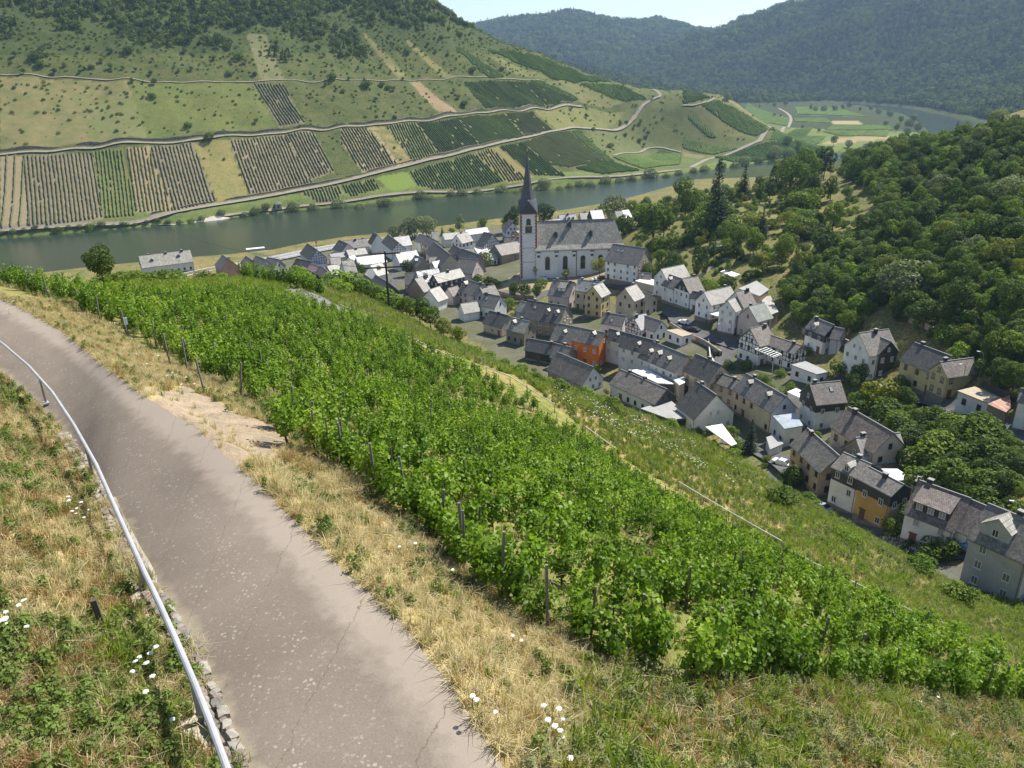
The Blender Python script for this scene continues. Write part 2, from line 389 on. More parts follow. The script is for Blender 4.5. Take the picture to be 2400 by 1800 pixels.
SOIL = (.30, .245, .165); SOILD = (.225, .185, .125); TAN = (.33, .245, .12); PALE = (.36, .29, .17)
OL = (.135, .155, .05); GR = (.085, .13, .036); LG = (.15, .20, .05); SG = (.15, .165, .075)
field([(0,500),(820,520),(900,700),(960,900),(0,970)], 20, (.27, .215, .105), (.15, .17, .06))
field([(600,660),(900,620),(960,900),(560,900)], 20, (.22, .205, .09), (.15, .18, .06))
field([(820,520),(1640,540),(1790,825),(960,900)], 20, (.115, .145, .042), (.17, .18, .056))
field([(1600,220),(1720,220),(1850,530),(1690,530)], 20, (.24, .21, .12), (.14, .16, .06))
field([(0,1000),(150,1010),(195,1480),(0,1500)], 20, (.32, .25, .15), SOIL, 'wide')
field([(150,1010),(600,985),(665,1430),(195,1480)], 20, SOIL, SOILD, 'dark')
field([(600,985),(805,960),(878,1400),(672,1428)], 20, (.24, .20, .10), OL, 'green')
field([(815,960),(960,950),(1130,1375),(885,1375)], 20, (.36, .275, .13), SOIL, 'dark')
field([(965,945),(1250,925),(1405,1310),(1135,1375)], 20, SOIL, SOILD, 'dark')
field([(1255,925),(1480,905),(1610,1260),(1410,1310)], 20, (.20, .20, .07), (.30, .25, .10))
field([(1485,905),(1840,870),(2030,1190),(1625,1262)], 20, SOILD, SOIL, 'dark')
field([(1845,870),(2030,852),(2165,1115),(2020,1165)], 20, SOIL, SOILD, 'dark')
field([(1638,542),(1835,542),(1985,800),(1812,825)], 20, (.17, .17, .10), SOILD, 'dark')
field([(1930,1250),(2212,1195),(2212,1315),(2060,1312)], 20, (.18, .18, .09), SOILD, 'green')
field([(0,830),(165,827),(365,1068),(140,1115),(0,925)], 21, SOIL, (.36, .29, .16), 'dark')
field([(180,825),(190,823),(380,1072),(368,1076)], 21, PALE, PALE)
field([(192,823),(280,818),(470,1060),(380,1072)], 21, OL, TAN)
field([(290,815),(480,795),(640,1000),(475,1052)], 21, (.28, .235, .12), SOILD, 'green')
field([(485,795),(760,765),(895,940),(645,998)], 21, (.20, .185, .10), SOILD, 'green')
field([(765,765),(1060,737),(1195,890),(900,938)], 21, (.15, .16, .075), SOILD, 'green')
field([(1065,737),(1238,724),(1375,848),(1200,888)], 21, (.24, .225, .105), OL, 'light')
field([(1250,716),(1560,698),(1900,690),(1900,755),(1400,838)], 21, (.15, .17, .055), (.21, .20, .075))
field([(430,1112),(860,995),(1075,1180),(595,1232),(505,1208)], 21, (.22, .20, .11), OL, 'green')
field([(870,990),(970,962),(1215,1165),(1085,1188)], 21, (.33, .26, .13), (.25, .22, .09), 'light')
field([(972,958),(1018,950),(1250,1150),(1210,1165)], 21, (.29, .225, .10), (.21, .18, .075))
field([(1022,950),(1170,922),(1460,1148),(1270,1140)], 21, (.15, .165, .07), OL, 'green')
field([(1175,920),(1485,852),(1715,1058),(1480,1088),(1360,1072)], 21, (.21, .19, .085), OL, 'light')
field([(1490,850),(1550,845),(1775,1050),(1720,1060)], 21, GR, OL, 'green')
field([(1500,1092),(1760,1052),(1950,1108),(1700,1138)], 21, (.10, .135, .045), OL, 'thick')
field([(1755,1022),(2060,968),(2205,1000),(2195,1068),(1960,1098)], 21, (.10, .135, .045), OL, 'thick')
field([(0,1205),(205,1155),(255,1230),(60,1288)], 21, (.22, .195, .10), OL, 'green')
field([(222,1150),(420,1112),(490,1200),(340,1260)], 21, (.17, .25, .05), (.20, .25, .06))
field([(792,532),(1180,526),(1548,660),(1400,690),(932,713)], 21, (.20, .19, .10), OL, 'green')
field([(1180,526),(1310,531),(1560,658),(1510,655)], 21, GR, OL, 'thick')
field([(1320,531),(1520,541),(1830,665),(1600,685)], 21, (.22, .19, .09), OL)
field([(1525,541),(1790,552),(2000,640),(1842,664)], 21, GR, OL, 'thick')
field([(925,316),(1100,332),(1790,540),(1400,526)], 21, GR, OL, 'thick')
field([(945,362),(1000,372),(1380,522),(1100,472)], 21, (.20, .20, .075), OL)
field([(722,292),(760,302),(1080,500),(960,510)], 21, (.125, .17, .05), OL, 'thick')
field([(440,530),(510,530),(755,730),(650,745)], 21, (.33, .22, .14), (.28, .22, .12))
field([(400,250),(450,270),(740,500),(650,500)], 21, (.19, .20, .06), (.24, .21, .09))
field([(130,210),(170,230),(430,500),(370,510)], 21, (.28, .23, .11), OL)
field([(-330,650),(0,585),(200,640),(420,690),(690,770),(560,860),(60,1085),(-560,1120),(-600,840)], 22, (.10, .130, .044), (.155, .160, .060))
field([(0,590),(130,612),(200,640),(0,680)], 22, GR, LG, 'thick')
field([(112,680),(230,652),(600,850),(480,888),(380,860)], 22, (.12, .145, .055), OL, 'thick')
field([(242,640),(420,660),(690,780),(680,820),(560,800)], 22, (.12, .17, .05), LG, 'thick')
field([(200,650),(240,645),(640,830),(600,845)], 22, (.26, .21, .10), OL)
field([(0,720),(60,750),(240,890),(180,900)], 22, GR, OL, 'thick')
field([(60,710),(110,690),(460,890),(250,890)], 22, (.19, .18, .075), OL)
field([(0,900),(100,920),(380,962),(200,1003),(0,960)], 22, (.11, .15, .05), OL, 'thick')
field([(0,962),(150,1010),(110,1030),(0,1010)], 22, (.28, .225, .11), OL)
field([(0,1012),(105,1032),(60,1060),(0,1060)], 22, GR, LG)
field([(715,765),(930,768),(968,800),(722,790)], 22, (.10, .14, .05), OL, 'thick')
field([(565,910),(690,852),(850,832),(700,918)], 22, GR, LG, 'thick')
field([(725,918),(795,872),(930,880),(880,933)], 22, (.17, .21, .055), LG, 'thick')
field([(955,782),(1140,782),(1165,808),(985,808)], 22, (.36, .29, .15), PALE)
field([(962,815),(1340,812),(1358,845),(922,845)], 22, (.16, .17, .07), LG, 'thick')
field([(892,852),(1338,852),(1320,888),(1032,884)], 22, GR, LG, 'thick')
field([(1012,890),(1440,882),(1430,920),(882,938)], 22, (.38, .29, .15), (.33, .26, .14))
field([(205,1020),(560,922),(980,952),(930,1000),(330,1058)], 22, (.11, .15, .05), LG, 'thick')
field([(722,692),(1010,702),(1200,760),(742,742)], 22, (.12, .16, .05), LG, 'thick')
_fm = (dF > 0) & (RR < 1260)
for _k in 'ab': G_[_k][_fm] *= .92           # sun-baked slope colours measured against the plots
# near slope: dry verge by the path, worn earth, dry lane by the lower rail, lush strip at its foot
def nearzone(L, base, alt, feather=.0):
    P = [tuple(hit_near(*p)[:2]) for p in L]
    jx = wav(GX, GY, 4, 1) * .35; jy = wav(GX, GY, 3.3, 3) * .35
    colour(base, alt, inpoly(GX + jx, GY + jy, P) & (RR < 240) & (dN < 0))
DRY = (.50, .395, .205); DRY2 = (.40, .32, .15)
nearzone([(-300,600),(-100,640),(150,710),(400,850),(620,1000),(900,1180),(1100,1380),(1300,1480),(1500,1600),(1300,1830),(-300,1830)], DRY, DRY2)
nearzone([(1240,1620),(1500,1560),(1900,1620),(2450,1660),(2500,1900),(1200,1900)], (.26, .24, .085), (.34, .26, .12))
nearzone([(325,905),(430,900),(570,972),(690,1015),(645,1092),(560,1142),(440,1060)], (.38, .30, .225), (.34, .265, .195))
nearzone([(0,1500),(420,1480),(560,1900),(-100,1900)], (.17, .18, .06), (.28, .22, .10))
nearzone([(620,655),(700,670),(915,775),(1230,890),(1372,1005),(1560,1130),(1900,1330),(2210,1475),(2240,1450),(1950,1300),(1600,1100),(1420,990),(1270,880),(950,745),(760,660)], (.42, .31, .15), (.33, .27, .11))
nearzone([(270,655),(620,640),(690,668),(640,694),(450,704),(330,706)], (.30, .34, .06), (.26, .30, .06))
nearzone([(1050,760),(1230,830),(1450,890),(1700,985),(1900,1090),(2100,1220),(2300,1370),(2450,1450),(2450,1500),(2200,1330),(1900,1150),(1700,1040),(1450,930),(1200,850)], (.20, .26, .05), (.26, .28, .07))
vine_px = [(-120,655),(0,672),(150,712),(330,795),(400,845),(470,885),(570,925),(655,1010),(760,1060),(880,1140),(1000,1240),(1090,1335),(1250,1435),(1450,1535),(1600,1583),(1850,1592),(2100,1602),(2400,1630),(2650,1660),(2650,1655),(2500,1612),(2250,1527),(2000,1417),(1780,1297),(1560,1172),(1400,1057),(1230,937),(1000,832),(850,756),(720,714),(640,696),(560,698),(450,704),(330,708),(200,688),(0,666),(-120,650)]
VP = [tuple(hit_near(*p)[:2]) for p in vine_px]
colour((.27, .23, .10), (.18, .20, .055), inpoly(GX, GY, VP) & (RR < 200))
# garden slope right of the church, paved places in the village
def vzone(L, base, alt, k=0):
    P = [tuple(p[:2]) for p in hits(L, k)]; colour(base, alt, inpoly(GX + wav(GX, GY, 9, 2) * .8, GY, P) & (dN < 0) & (RR < 620))
vzone([(1440,560),(1520,500),(1800,440),(1990,470),(2010,560),(1900,620),(1750,650),(1560,680)], (.13, .155, .045), (.21, .185, .075))
vzone([(1780,500),(1990,480),(1960,560),(1850,620)], (.27, .21, .095), (.16, .17, .055))
vzone([(600,600),(1180,530),(1250,690),(1150,720),(1300,790),(1400,860),(1500,940),(1700,1100),(1500,1010),(1250,880),(1000,740),(800,650),(560,650)], (.17, .155, .13), (.105, .115, .055))
vzone([(1150,680),(1250,620),(1450,620),(1500,670),(1440,690),(1290,680)], (.36, .29, .19), (.30, .25, .16))
vzone([(1300,690),(1640,700),(1800,820),(1900,900),(2060,1000),(1950,1100),(1900,1150),(1700,1000),(1450,850),(1300,760)], (.17, .155, .125), (.10, .115, .05))
vzone([(1800,1060),(1960,1120),(2150,1280),(2420,1380),(2420,1480),(2250,1400),(2000,1260),(1800,1140)], (.17, .165, .15), (.13, .13, .11))
V = np.stack([GX, GY, GZ], 2).reshape(-1, 3); nR, nA = GX.shape
I = np.arange(nR * nA).reshape(nR, nA)
F = np.stack([I[:-1, :-1], I[:-1, 1:], I[1:, 1:], I[1:, :-1]], 2).reshape(-1, 4)
def ground_mat():
    m, n, l, b = nmat('ground_earth_and_grass'); ge = N(n, 'ShaderNodeNewGeometry')
    a = N(n, 'ShaderNodeAttribute', attribute_name='tint_a'); c = N(n, 'ShaderNodeAttribute', attribute_name='tint_b')
    P = ge.outputs['Position']
    n1 = noise(n, l, P, .11, 6, .65); n2 = noise(n, l, P, 1.3, 5, .7); n3 = noise(n, l, P, 14, 4, .7)
    s = N(n, 'ShaderNodeMath', operation='ADD'); l.new(n1.outputs[0], s.inputs[0]); l.new(n2.outputs[0], s.inputs[1])
    r = ramp(n, l, s.outputs[0], [(.42, (0, 0, 0)), (.58, (1, 1, 1))]); r.color_ramp.elements[0].position = .42
    h = N(n, 'ShaderNodeMath', operation='MULTIPLY'); l.new(s.outputs[0], h.inputs[0]); h.inputs[1].default_value = .5; l.new(h.outputs[0], r.inputs[0])
    x = mixc(n, l, r.outputs[0], a.outputs['Color'], c.outputs['Color'])
    v = ramp(n, l, n3.outputs[0], [(.3, (.55, .55, .55)), (.72, (1.25, 1.25, 1.2))])
    x = mixc(n, l, .8, x, v.outputs[0], 'MULTIPLY'); v2 = ramp(n, l, n2.outputs[0], [(.32, (.58, .62, .56)), (.68, (1.32, 1.26, 1.18))]); x = mixc(n, l, .8, x, v2.outputs[0], 'MULTIPLY')
    l.new(x, b.inputs['Base Color']); b.inputs['Roughness'].default_value = .95; b.inputs['Specular IOR Level'].default_value = .1
    s3 = N(n, 'ShaderNodeMath', operation='ADD'); l.new(n2.outputs[0], s3.inputs[0]); l.new(n3.outputs[0], s3.inputs[1]); bump(n, l, s3.outputs[0], b, .6, .12)
    return m
gm = big_mesh('ground', V, F, [ground_mat()], smooth=True)
for k, nm in (('a', 'tint_a'), ('b', 'tint_b')):
    at = gm.attributes.new(nm, 'FLOAT_COLOR', 'POINT'); at.data.foreach_set('color', np.concatenate([G_[k].reshape(-1, 3), np.ones((nR * nA, 1))], 1).astype(np.float32).ravel())
ground = tag(link('ground', gm), kind='structure')

# ------------------------------------------------------------------ river
def water_mat():
    m, n, l, b = nmat('river_water'); ge = N(n, 'ShaderNodeNewGeometry')
    mp = N(n, 'ShaderNodeMapping'); mp.inputs['Scale'].default_value = (.6, 1.4, 1); mp.inputs['Rotation'].default_value = (0, 0, .45); l.new(ge.outputs['Position'], mp.inputs[0])
    a = noise(n, l, mp.outputs[0], .55, 4, .6); f = noise(n, l, ge.outputs['Position'], .012, 3, .5)
    r = ramp(n, l, f.outputs[0], [(.3, (.022, .036, .024)), (.7, (.034, .048, .032))]); l.new(r.outputs[0], b.inputs['Base Color'])
    b.inputs['Roughness'].default_value = .16; b.inputs['IOR'].default_value = 1.33; bump(n, l, a.outputs[0], b, .35, .30); return m
xs = np.linspace(-1200, 1700, 61); ys = np.linspace(-80, 3300, 61); XX, YY = np.meshgrid(xs, ys)
I = np.arange(61 * 61).reshape(61, 61); F = np.stack([I[:-1, :-1], I[:-1, 1:], I[1:, 1:], I[1:, :-1]], 2).reshape(-1, 4)
tag(link('river', big_mesh('river', np.stack([XX, YY, XX * 0], 2).reshape(-1, 3), F, [water_mat()])), kind='structure')

# ------------------------------------------------------------------ roads, tracks, the foreground path
def strip(name, P, width, mat, lift=.06, step=3.0, cols=3, kind='structure', sm=1):
    P = resample(smooth_line(P[:, :2], sm), step); T = np.gradient(P, axis=0); T /= np.linalg.norm(T, axis=1)[:, None] + 1e-9; Nn = np.stack([-T[:, 1], T[:, 0]], 1)
    t = np.linspace(-.5, .5, cols + 1); wv = width * (1 + .12 * wav(P[:, 0], P[:, 1], 14, 2))[:, None]
    X = P[:, 0:1] + Nn[:, 0:1] * t * wv; Y = P[:, 1:2] + Nn[:, 1:2] * t * wv; Z = zat(X, Y); Z = np.maximum(Z, Z.mean(1, keepdims=True)) + lift
    I = np.arange(X.size).reshape(X.shape); F = np.stack([I[:-1, :-1], I[:-1, 1:], I[1:, 1:], I[1:, :-1]], 2).reshape(-1, 4)[:, ::-1]
    return tag(link(name, big_mesh(name, np.stack([X, Y, Z], 2).reshape(-1, 3), F, [mat], True)), kind=kind)
track = mottled('track_dust', (.27, .232, .175), .25, .3, .95, 0); asphalt = mottled('street_asphalt', (.115, .112, .108), .3, .5, .9, .2, .01, spec=.2)
pave = mottled('paving_stone', (.33, .27, .19), .2, .6, .9, .2)
def zl(k, L): return [zp(k, p) for p in L]
road_a = zl(20, [(-300,1030),(0,1005),(600,965),(1250,915),(1800,865)]) + zl(21, [(0,825),(400,795),(750,750),(1000,725),(1250,708),(1560,690)])
road_b = zl(20, [(850,1452),(1000,1420),(1400,1330),(1800,1260)]) + zl(21, [(0,1185),(400,1080),(900,965),(1300,880),(1570,828),(1900,765),(1930,720),(1960,680),(2020,640),(2072,630),(2060,600),(2010,582)])
road_c = zl(20, [(0,485),(400,500),(820,515),(1640,535)]) + zl(21, [(0,520),(440,525),(1080,515),(1320,528)])
road_d = zl(20, [(-300,1530),(0,1500),(500,1465),(850,1452)])
road_e = zl(22, [(55,1085),(180,1020),(380,965),(540,900),(660,830),(708,780),(690,742),(622,702)])
road_f = zl(22, [(0,685),(100,680),(190,655),(205,632),(180,634)])
road_g = zl(21, [(1770,1008),(1950,962),(2050,946),(2200,985)])
road_h = zl(20, [(1430,1405),(1800,1352),(2212,1312)]) + zl(21, [(300,1265),(620,1240),(1080,1214),(1220,1194),(1500,1150)]) + zl(21, [(1760,1150),(2000,1125),(2200,1100)])
for nm, L, w in (('road', road_a, 2.8), ('road', road_b, 4.0), ('track', road_c, 1.6), ('road', road_d, 4), ('road', road_e, 5), ('track', road_f, 4), ('track', road_g, 3), ('track', road_h, 2.6)):
    strip(nm, np.array([hit(x, y, 150) for x, y in L]), w, track, .25 if nm == 'road' else .2, 5)
# quay road and railings along the village bank
qpx = [(300,668),(440,632),(560,612),(640,597),(720,580),(810,564),(900,553),(1000,541)]
Q = np.array([atz(x, y + 7, 4.7) for x, y in qpx]); QL = resample(smooth_line(Q[:, :2], 2), 4)
T = np.gradient(QL, axis=0); T /= np.linalg.norm(T, axis=1)[:, None]; QN = np.stack([T[:, 1], -T[:, 0]], 1)
def quay(name, o0, o1, z0, z1, mat):
    A = np.concatenate([QL + QN * o0, np.full((len(QL), 1), z0)], 1); B = np.concatenate([QL + QN * o1, np.full((len(QL), 1), z1)], 1)
    Vv = np.stack([A, B], 1).reshape(-1, 3); n = len(QL); F = [(2 * i, 2 * i + 1, 2 * i + 3, 2 * i + 2) for i in range(n - 1)]
    return link(name, big_mesh(name, Vv, np.array(F), [mat]))
concrete = mottled('concrete', (.42, .40, .36), .25, .5, .9, .2)
tag(quay('quay_road', -1, 9, 5.0, 5.0, mottled('quay_road_grey', (.30, .29, .27), .2, .3)), kind='structure')
tag(quay('quay_wall', -1.0, -1.4, 5.0, -1, concrete), 'pale concrete quay wall along the village riverbank', 'wall')
tag(quay('quay_kerb', -1.3, -.6, 5.35, 5.35, concrete), 'light kerb strip on the river side of the quay road', 'kerb')
for off, lab in ((2.6, 'white guard rail on the river side of the quay road'), (8.6, 'white guard rail on the village side of the quay road')):
    r0 = empty('guard_rail', (QL[0][0], QL[0][1], 5)); tag(r0, lab, 'railing')
    mb = MB(); L3 = [Vector((*(q + n_ * off), 5.85)) - r0.location for q, n_ in zip(QL, QN)]
    mb.tube(L3, .16, 5); mb.build('rail', mottled('galvanised', (.62, .63, .65), .15, 2, .5, 0), r0)
    for p in L3[::1]:
        m2 = MB(); m2.box(p.x - .07, p.x + .07, p.y - .07, p.y + .07, -.1, .8); m2.build('post', MATS['galvanised'], r0)
# foreground path
nC = 14; t = np.linspace(0, 1, nC + 1)
X = pl[:, 0:1] * (1 - t) + pr[:, 0:1] * t; Y = pl[:, 1:2] * (1 - t) + pr[:, 1:2] * t
eo = wav(pl[:, 0], pl[:, 1], 2.2, 3) * .06
d = (pr - pl)[:, :2]; d /= np.linalg.norm(d, axis=1)[:, None]
X[:, -1] += d[:, 0] * eo; Y[:, -1] += d[:, 1] * eo
Z = np.repeat(pz[:, None], nC + 1, 1) + .05 * (1 - (2 * t - 1) ** 2)[None, :] - .015
I = np.arange(X.size).reshape(X.shape); F = np.stack([I[:-1, :-1], I[:-1, 1:], I[1:, 1:], I[1:, :-1]], 2).reshape(-1, 4)
def path_mat():
    m, n, l, b = nmat('old_path_asphalt'); ge = N(n, 'ShaderNodeNewGeometry'); P = ge.outputs['Position']; uv = N(n, 'ShaderNodeUVMap')
    n1 = noise(n, l, P, .35, 5, .6); n2 = noise(n, l, P, 28, 4, .7); n3 = noise(n, l, P, 2.0, 5, .65)
    base = ramp(n, l, n1.outputs[0], [(.3, (.158, .128, .100)), (.7, (.210, .172, .136))])
    c = mixc(n, l, .5, base.outputs[0], n2.outputs[0], 'SOFT_LIGHT')
    # lichen blotches: irregular cells, in drifts
    vo = N(n, 'ShaderNodeTexVoronoi', feature='F1'); vo.inputs['Scale'].default_value = 11; vo.inputs['Randomness'].default_value = 1
    wp = noise(n, l, P, 9, 3); ws = N(n, 'ShaderNodeVectorMath', operation='MULTIPLY_ADD'); l.new(wp.outputs['Color'], ws.inputs[0]); ws.inputs[1].default_value = (.12,) * 3; l.new(P, ws.inputs[2]); l.new(ws.outputs[0], vo.inputs['Vector'])
    sp = N(n, 'ShaderNodeSeparateColor'); l.new(vo.outputs['Color'], sp.inputs[0])
    rad = N(n, 'ShaderNodeMath', operation='MULTIPLY'); l.new(sp.outputs[0], rad.inputs[0]); rad.inputs[1].default_value = .40
    lt = N(n, 'ShaderNodeMath', operation='LESS_THAN'); l.new(vo.outputs['Distance'], lt.inputs[0]); l.new(rad.outputs[0], lt.inputs[1])
    su = N(n, 'ShaderNodeSeparateXYZ'); l.new(uv.outputs[0], su.inputs[0])
    bandc = ramp(n, l, su.outputs[0], [(.10, (0, 0, 0)), (.20, (1, 1, 1)), (.30, (.25,) * 3), (.5, (.8,) * 3), (.66, (.1,) * 3), (.9, (0, 0, 0))])
    dr = ramp(n, l, n3.outputs[0], [(.38, (0, 0, 0)), (.54, (1, 1, 1))])
    k1 = N(n, 'ShaderNodeMath', operation='MULTIPLY'); l.new(lt.outputs[0], k1.inputs[0]); l.new(dr.outputs[0], k1.inputs[1])
    k2 = N(n, 'ShaderNodeMath', operation='MULTIPLY'); l.new(k1.outputs[0], k2.inputs[0]); l.new(bandc.outputs[0], k2.inputs[1])
    k3 = N(n, 'ShaderNodeMath', operation='MULTIPLY'); l.new(k2.outputs[0], k3.inputs[0]); k3.inputs[1].default_value = .75; c = mixc(n, l, k3.outputs[0], c, (.40, .365, .30))
    # dust swept on to the verge side, sand drifting at the left edge
    dz = N(n, 'ShaderNodeMath', operation='MULTIPLY_ADD'); l.new(n3.outputs[0], dz.inputs[0]); dz.inputs[1].default_value = .34; l.new(su.outputs[0], dz.inputs[2])
    du = ramp(n, l, dz.outputs[0], [(.86, (0, 0, 0)), (1.0, (.5,) * 3)]); du.color_ramp.elements[1].position = 1.0
    c = mixc(n, l, du.outputs[0], c, (.37, .31, .25))
    du2 = ramp(n, l, dz.outputs[0], [(.17, (.6,) * 3), (.27, (0, 0, 0))]); c = mixc(n, l, du2.outputs[0], c, (.36, .31, .21))
    # transverse cracks
    wv = N(n, 'ShaderNodeMath', operation='MULTIPLY_ADD'); l.new(n3.outputs[0], wv.inputs[0]); wv.inputs[1].default_value = .55; l.new(su.outputs[1], wv.inputs[2])
    pp = N(n, 'ShaderNodeMath', operation='PINGPONG'); l.new(wv.outputs[0], pp.inputs[0]); pp.inputs[1].default_value = 1.45
    ck = N(n, 'ShaderNodeMath', operation='LESS_THAN'); l.new(pp.outputs[0], ck.inputs[0]); ck.inputs[1].default_value = .011
    ck2 = N(n, 'ShaderNodeMath', operation='MULTIPLY'); l.new(ck.outputs[0], ck2.inputs[0]); ck2.inputs[1].default_value = .7
    c = mixc(n, l, ck2.outputs[0], c, (.10, .085, .05))
    l.new(c, b.inputs['Base Color']); b.inputs['Roughness'].default_value = .9; b.inputs['Specular IOR Level'].default_value = .25; bump(n, l, n2.outputs[0], b, .35, .01); return m
pm = big_mesh('path', np.stack([X, Y, Z], 2).reshape(-1, 3), F, [path_mat()], True)
lay = pm.uv_layers.new(name='UVMap'); sl = np.concatenate([[0], np.cumsum(np.linalg.norm(np.diff(pc[:, :2], axis=0), axis=1))])
UVv = np.stack([np.broadcast_to(t, X.shape), np.broadcast_to(sl[:, None], X.shape)], 2).reshape(-1, 2); lay.data.foreach_set('uv', UVv[F.ravel()].astype(np.float32).ravel())
tag(link('path', pm), kind='structure')

# ------------------------------------------------------------------ houses
def slate(name, col, rough=.5, course=.28, w=.3, spec=.5, var=.35, bstr=.5):
    if name in MATS: return MATS[name]
    m, n, l, b = nmat(name); uv = N(n, 'ShaderNodeUVMap'); ge = N(n, 'ShaderNodeNewGeometry')
    br = N(n, 'ShaderNodeTexBrick'); l.new(uv.outputs[0], br.inputs['Vector']); br.inputs['Scale'].default_value = 1
    br.inputs['Brick Width'].default_value = w; br.inputs['Row Height'].default_value = course; br.inputs['Mortar Size'].default_value = .02
    br.inputs['Color1'].default_value = c4(tuple(x * (1 + var) for x in col)); br.inputs['Color2'].default_value = c4(tuple(x * (1 - var) for x in col)); br.inputs['Mortar'].default_value = c4(tuple(x * .45 for x in col))
    a = noise(n, l, ge.outputs['Position'], .55, 5, .7); f = noise(n, l, ge.outputs['Position'], 3.2, 4, .7)
    r = ramp(n, l, a.outputs[0], [(.3, (.72, .72, .72)), (.7, (1.3, 1.28, 1.22))]); c = mixc(n, l, 1.0, br.outputs['Color'], r.outputs[0], 'MULTIPLY')
    li = ramp(n, l, f.outputs[0], [(.60, (0, 0, 0)), (.74, (.6, .6, .6))]); c = mixc(n, l, li.outputs[0], c, tuple(min(1, x * 2.0 + .05) for x in col)); l.new(c, b.inputs['Base Color'])
    rr_ = ramp(n, l, f.outputs[0], [(.3, (rough * .85,) * 3), (.7, (min(1, rough * 1.25),) * 3)]); l.new(rr_.outputs[0], b.inputs['Roughness'])
    b.inputs['Specular IOR Level'].default_value = spec; bump(n, l, br.outputs['Fac'], b, bstr, .02)
    MATS[name] = m; return m
ROOF = {'slate': slate('roof_slate', (.195, .178, .158), .5), 'dark': slate('roof_slate_dark', (.105, .096, .087), .52), 'light': slate('roof_slate_pale', (.35, .33, .295), .5, var=.25),
        'shiny': slate('roof_slate_glossy', (.30, .30, .30), .32, var=.3, spec=.8), 'brown': slate('roof_slate_brown', (.20, .172, .152), .6), 'tile': slate('roof_tile_brown', (.19, .155, .138), .7, .34, .3, bstr=1.0),
        'oldslate': slate('roof_slate_mossy', (.29, .275, .235), .65, var=.4), 'pink': slate('roof_tile_pink', (.50, .30, .28), .7), 'red': slate('roof_sheet_red', (.33, .17, .12), .7, 3, .6), 'metal': slate('roof_metal_blue', (.33, .37, .42), .35, 6, .5, var=.08),
        'white': mottled('roof_white', (.72, .71, .68), .1, 1.0, .6, 0), 'grey': mottled('roof_felt_grey', (.34, .335, .32), .25, .7, .85, .1), 'tan': mottled('roof_gravel_tan', (.42, .34, .25), .2, 1.5, .9, .3), 'green': slate('roof_slate_green', (.22, .245, .22), .5, var=.2)}
WALLC = {'white': (.80, .80, .78), 'cream': (.62, .53, .38), 'beige': (.55, .46, .35), 'yellow': (.60, .50, .27), 'orange': (.75, .20, .025), 'ochre': (.62, .38, .11), 'tanw': (.42, .33, .24), 'brownw': (.30, .23, .17),
         'grey': (.42, .42, .45), 'lilac': (.47, .47, .52), 'stone': (.27, .24, .19), 'pinkw': (.60, .50, .46), 'slatew': (.075, .078, .085), 'brick': (.12, .075, .055), 'brickpink': (.45, .28, .20), 'white2': (.68, .68, .67), 'bluew': (.55, .60, .70)}
def wallm(k): return mottled('plaster_' + k, WALLC[k], .26, .30, .9, .12, .01) if k not in ('slatew', 'brick') else slate('cladding_' + k, WALLC[k], .6, .2, .25)
glass = nmat('window_glass'); glass[3].inputs['Base Color'].default_value = (.022, .026, .032, 1); glass[3].inputs['Roughness'].default_value = .12; glass = glass[0]
FR = {'w': mottled('frame_white', (.70, .70, .68), .1, 3, .6, 0), 'b': mottled('frame_brown', (.16, .085, .045), .2, 3, .6, 0), 'd': mottled('frame_dark', (.06, .055, .055), .2, 3, .6, 0)}
PN = {'g': glass, 's': mottled('shutter_grey', (.34, .335, .325), .1, 2, .7, 0), 't': mottled('shutter_tan', (.50, .30, .13), .2, 2, .7, 0), 'o': mottled('curtain_white', (.22, .22, .215), .3, 2, .5, 0)}
timber = mottled('timber_black', (.035, .032, .032), .3, 2, .8, 0)
UNIT = {}
def unit_window(fk, pk):
    k = fk + pk
    if k not in UNIT:
        mb = MB(); w, h = .5, .65
        for b_ in ((-w, -w + .09, -h, h), (w - .09, w, -h, h), (-w, w, h - .09, h), (-w, w, -h, -h + .09), (-.04, .04, -h, h)): mb.box(b_[0], b_[1], -.07, .03, b_[2], b_[3])
        mb.box(-w - .08, w + .08, -.16, .0, -h - .09, -h - .01)
        pb = MB(); pb.box(-w + .03, w - .03, -.035, .02, -h + .03, h - .03)
        UNIT[k] = (mb.mesh('window', FR[fk]), pb.mesh('pane', PN[pk]))
    return UNIT[k]
db = MB(); db.box(-.52, .52, -.05, .02, -1.05, 1.0); db.box(-.62, .62, -.3, .05, 1.02, 1.12); UNIT['door'] = db.mesh('door', FR['b'])
cb = MB(); cb.box(-.38, .38, -.3, .3, -1.6, .9); cb.box(-.46, .46, -.38, .38, .9, 1.02, 1); UNIT['chim'] = cb.mesh('chimney', [mottled('chimney_slate', (.06, .06, .065), .3, 2), mottled('chimney_cap', (.30, .29, .28), .2, 2)])
cb = MB(); cb.box(-.38, .38, -.3, .3, -1.6, .8); cb.box(-.46, .46, -.38, .38, .8, .9, 1); UNIT['chimb'] = cb.mesh('chimney', [slate('chimney_brick', (.24, .10, .07), .8, .1, .22), MATS['chimney_cap']])
sb = MB(); sb.box(-.42, .42, -.6, .6, 0, .09); sb.box(-.34, .34, -.52, .52, .09, .1, 1); UNIT['sky'] = sb.mesh('skylight', [FR['d'], mottled('skylight_glass', (.35, .40, .42), .1, 1, .15, 0)])
def put_window(root, c, ang, sty, sc=(1, 1), lab=None):
    sc = (sc[0] * .93, sc[1] * .95)
    fk = sty[0]; pk = sty[1] if len(sty) > 1 else 'g'
    if pk == 'm': pk = random.choice('ggos')
    f, p = unit_window(fk, pk); w = link('window', f, root, c, (0, 0, ang), (sc[0], 1, sc[1])); link('pane', p, w); return w
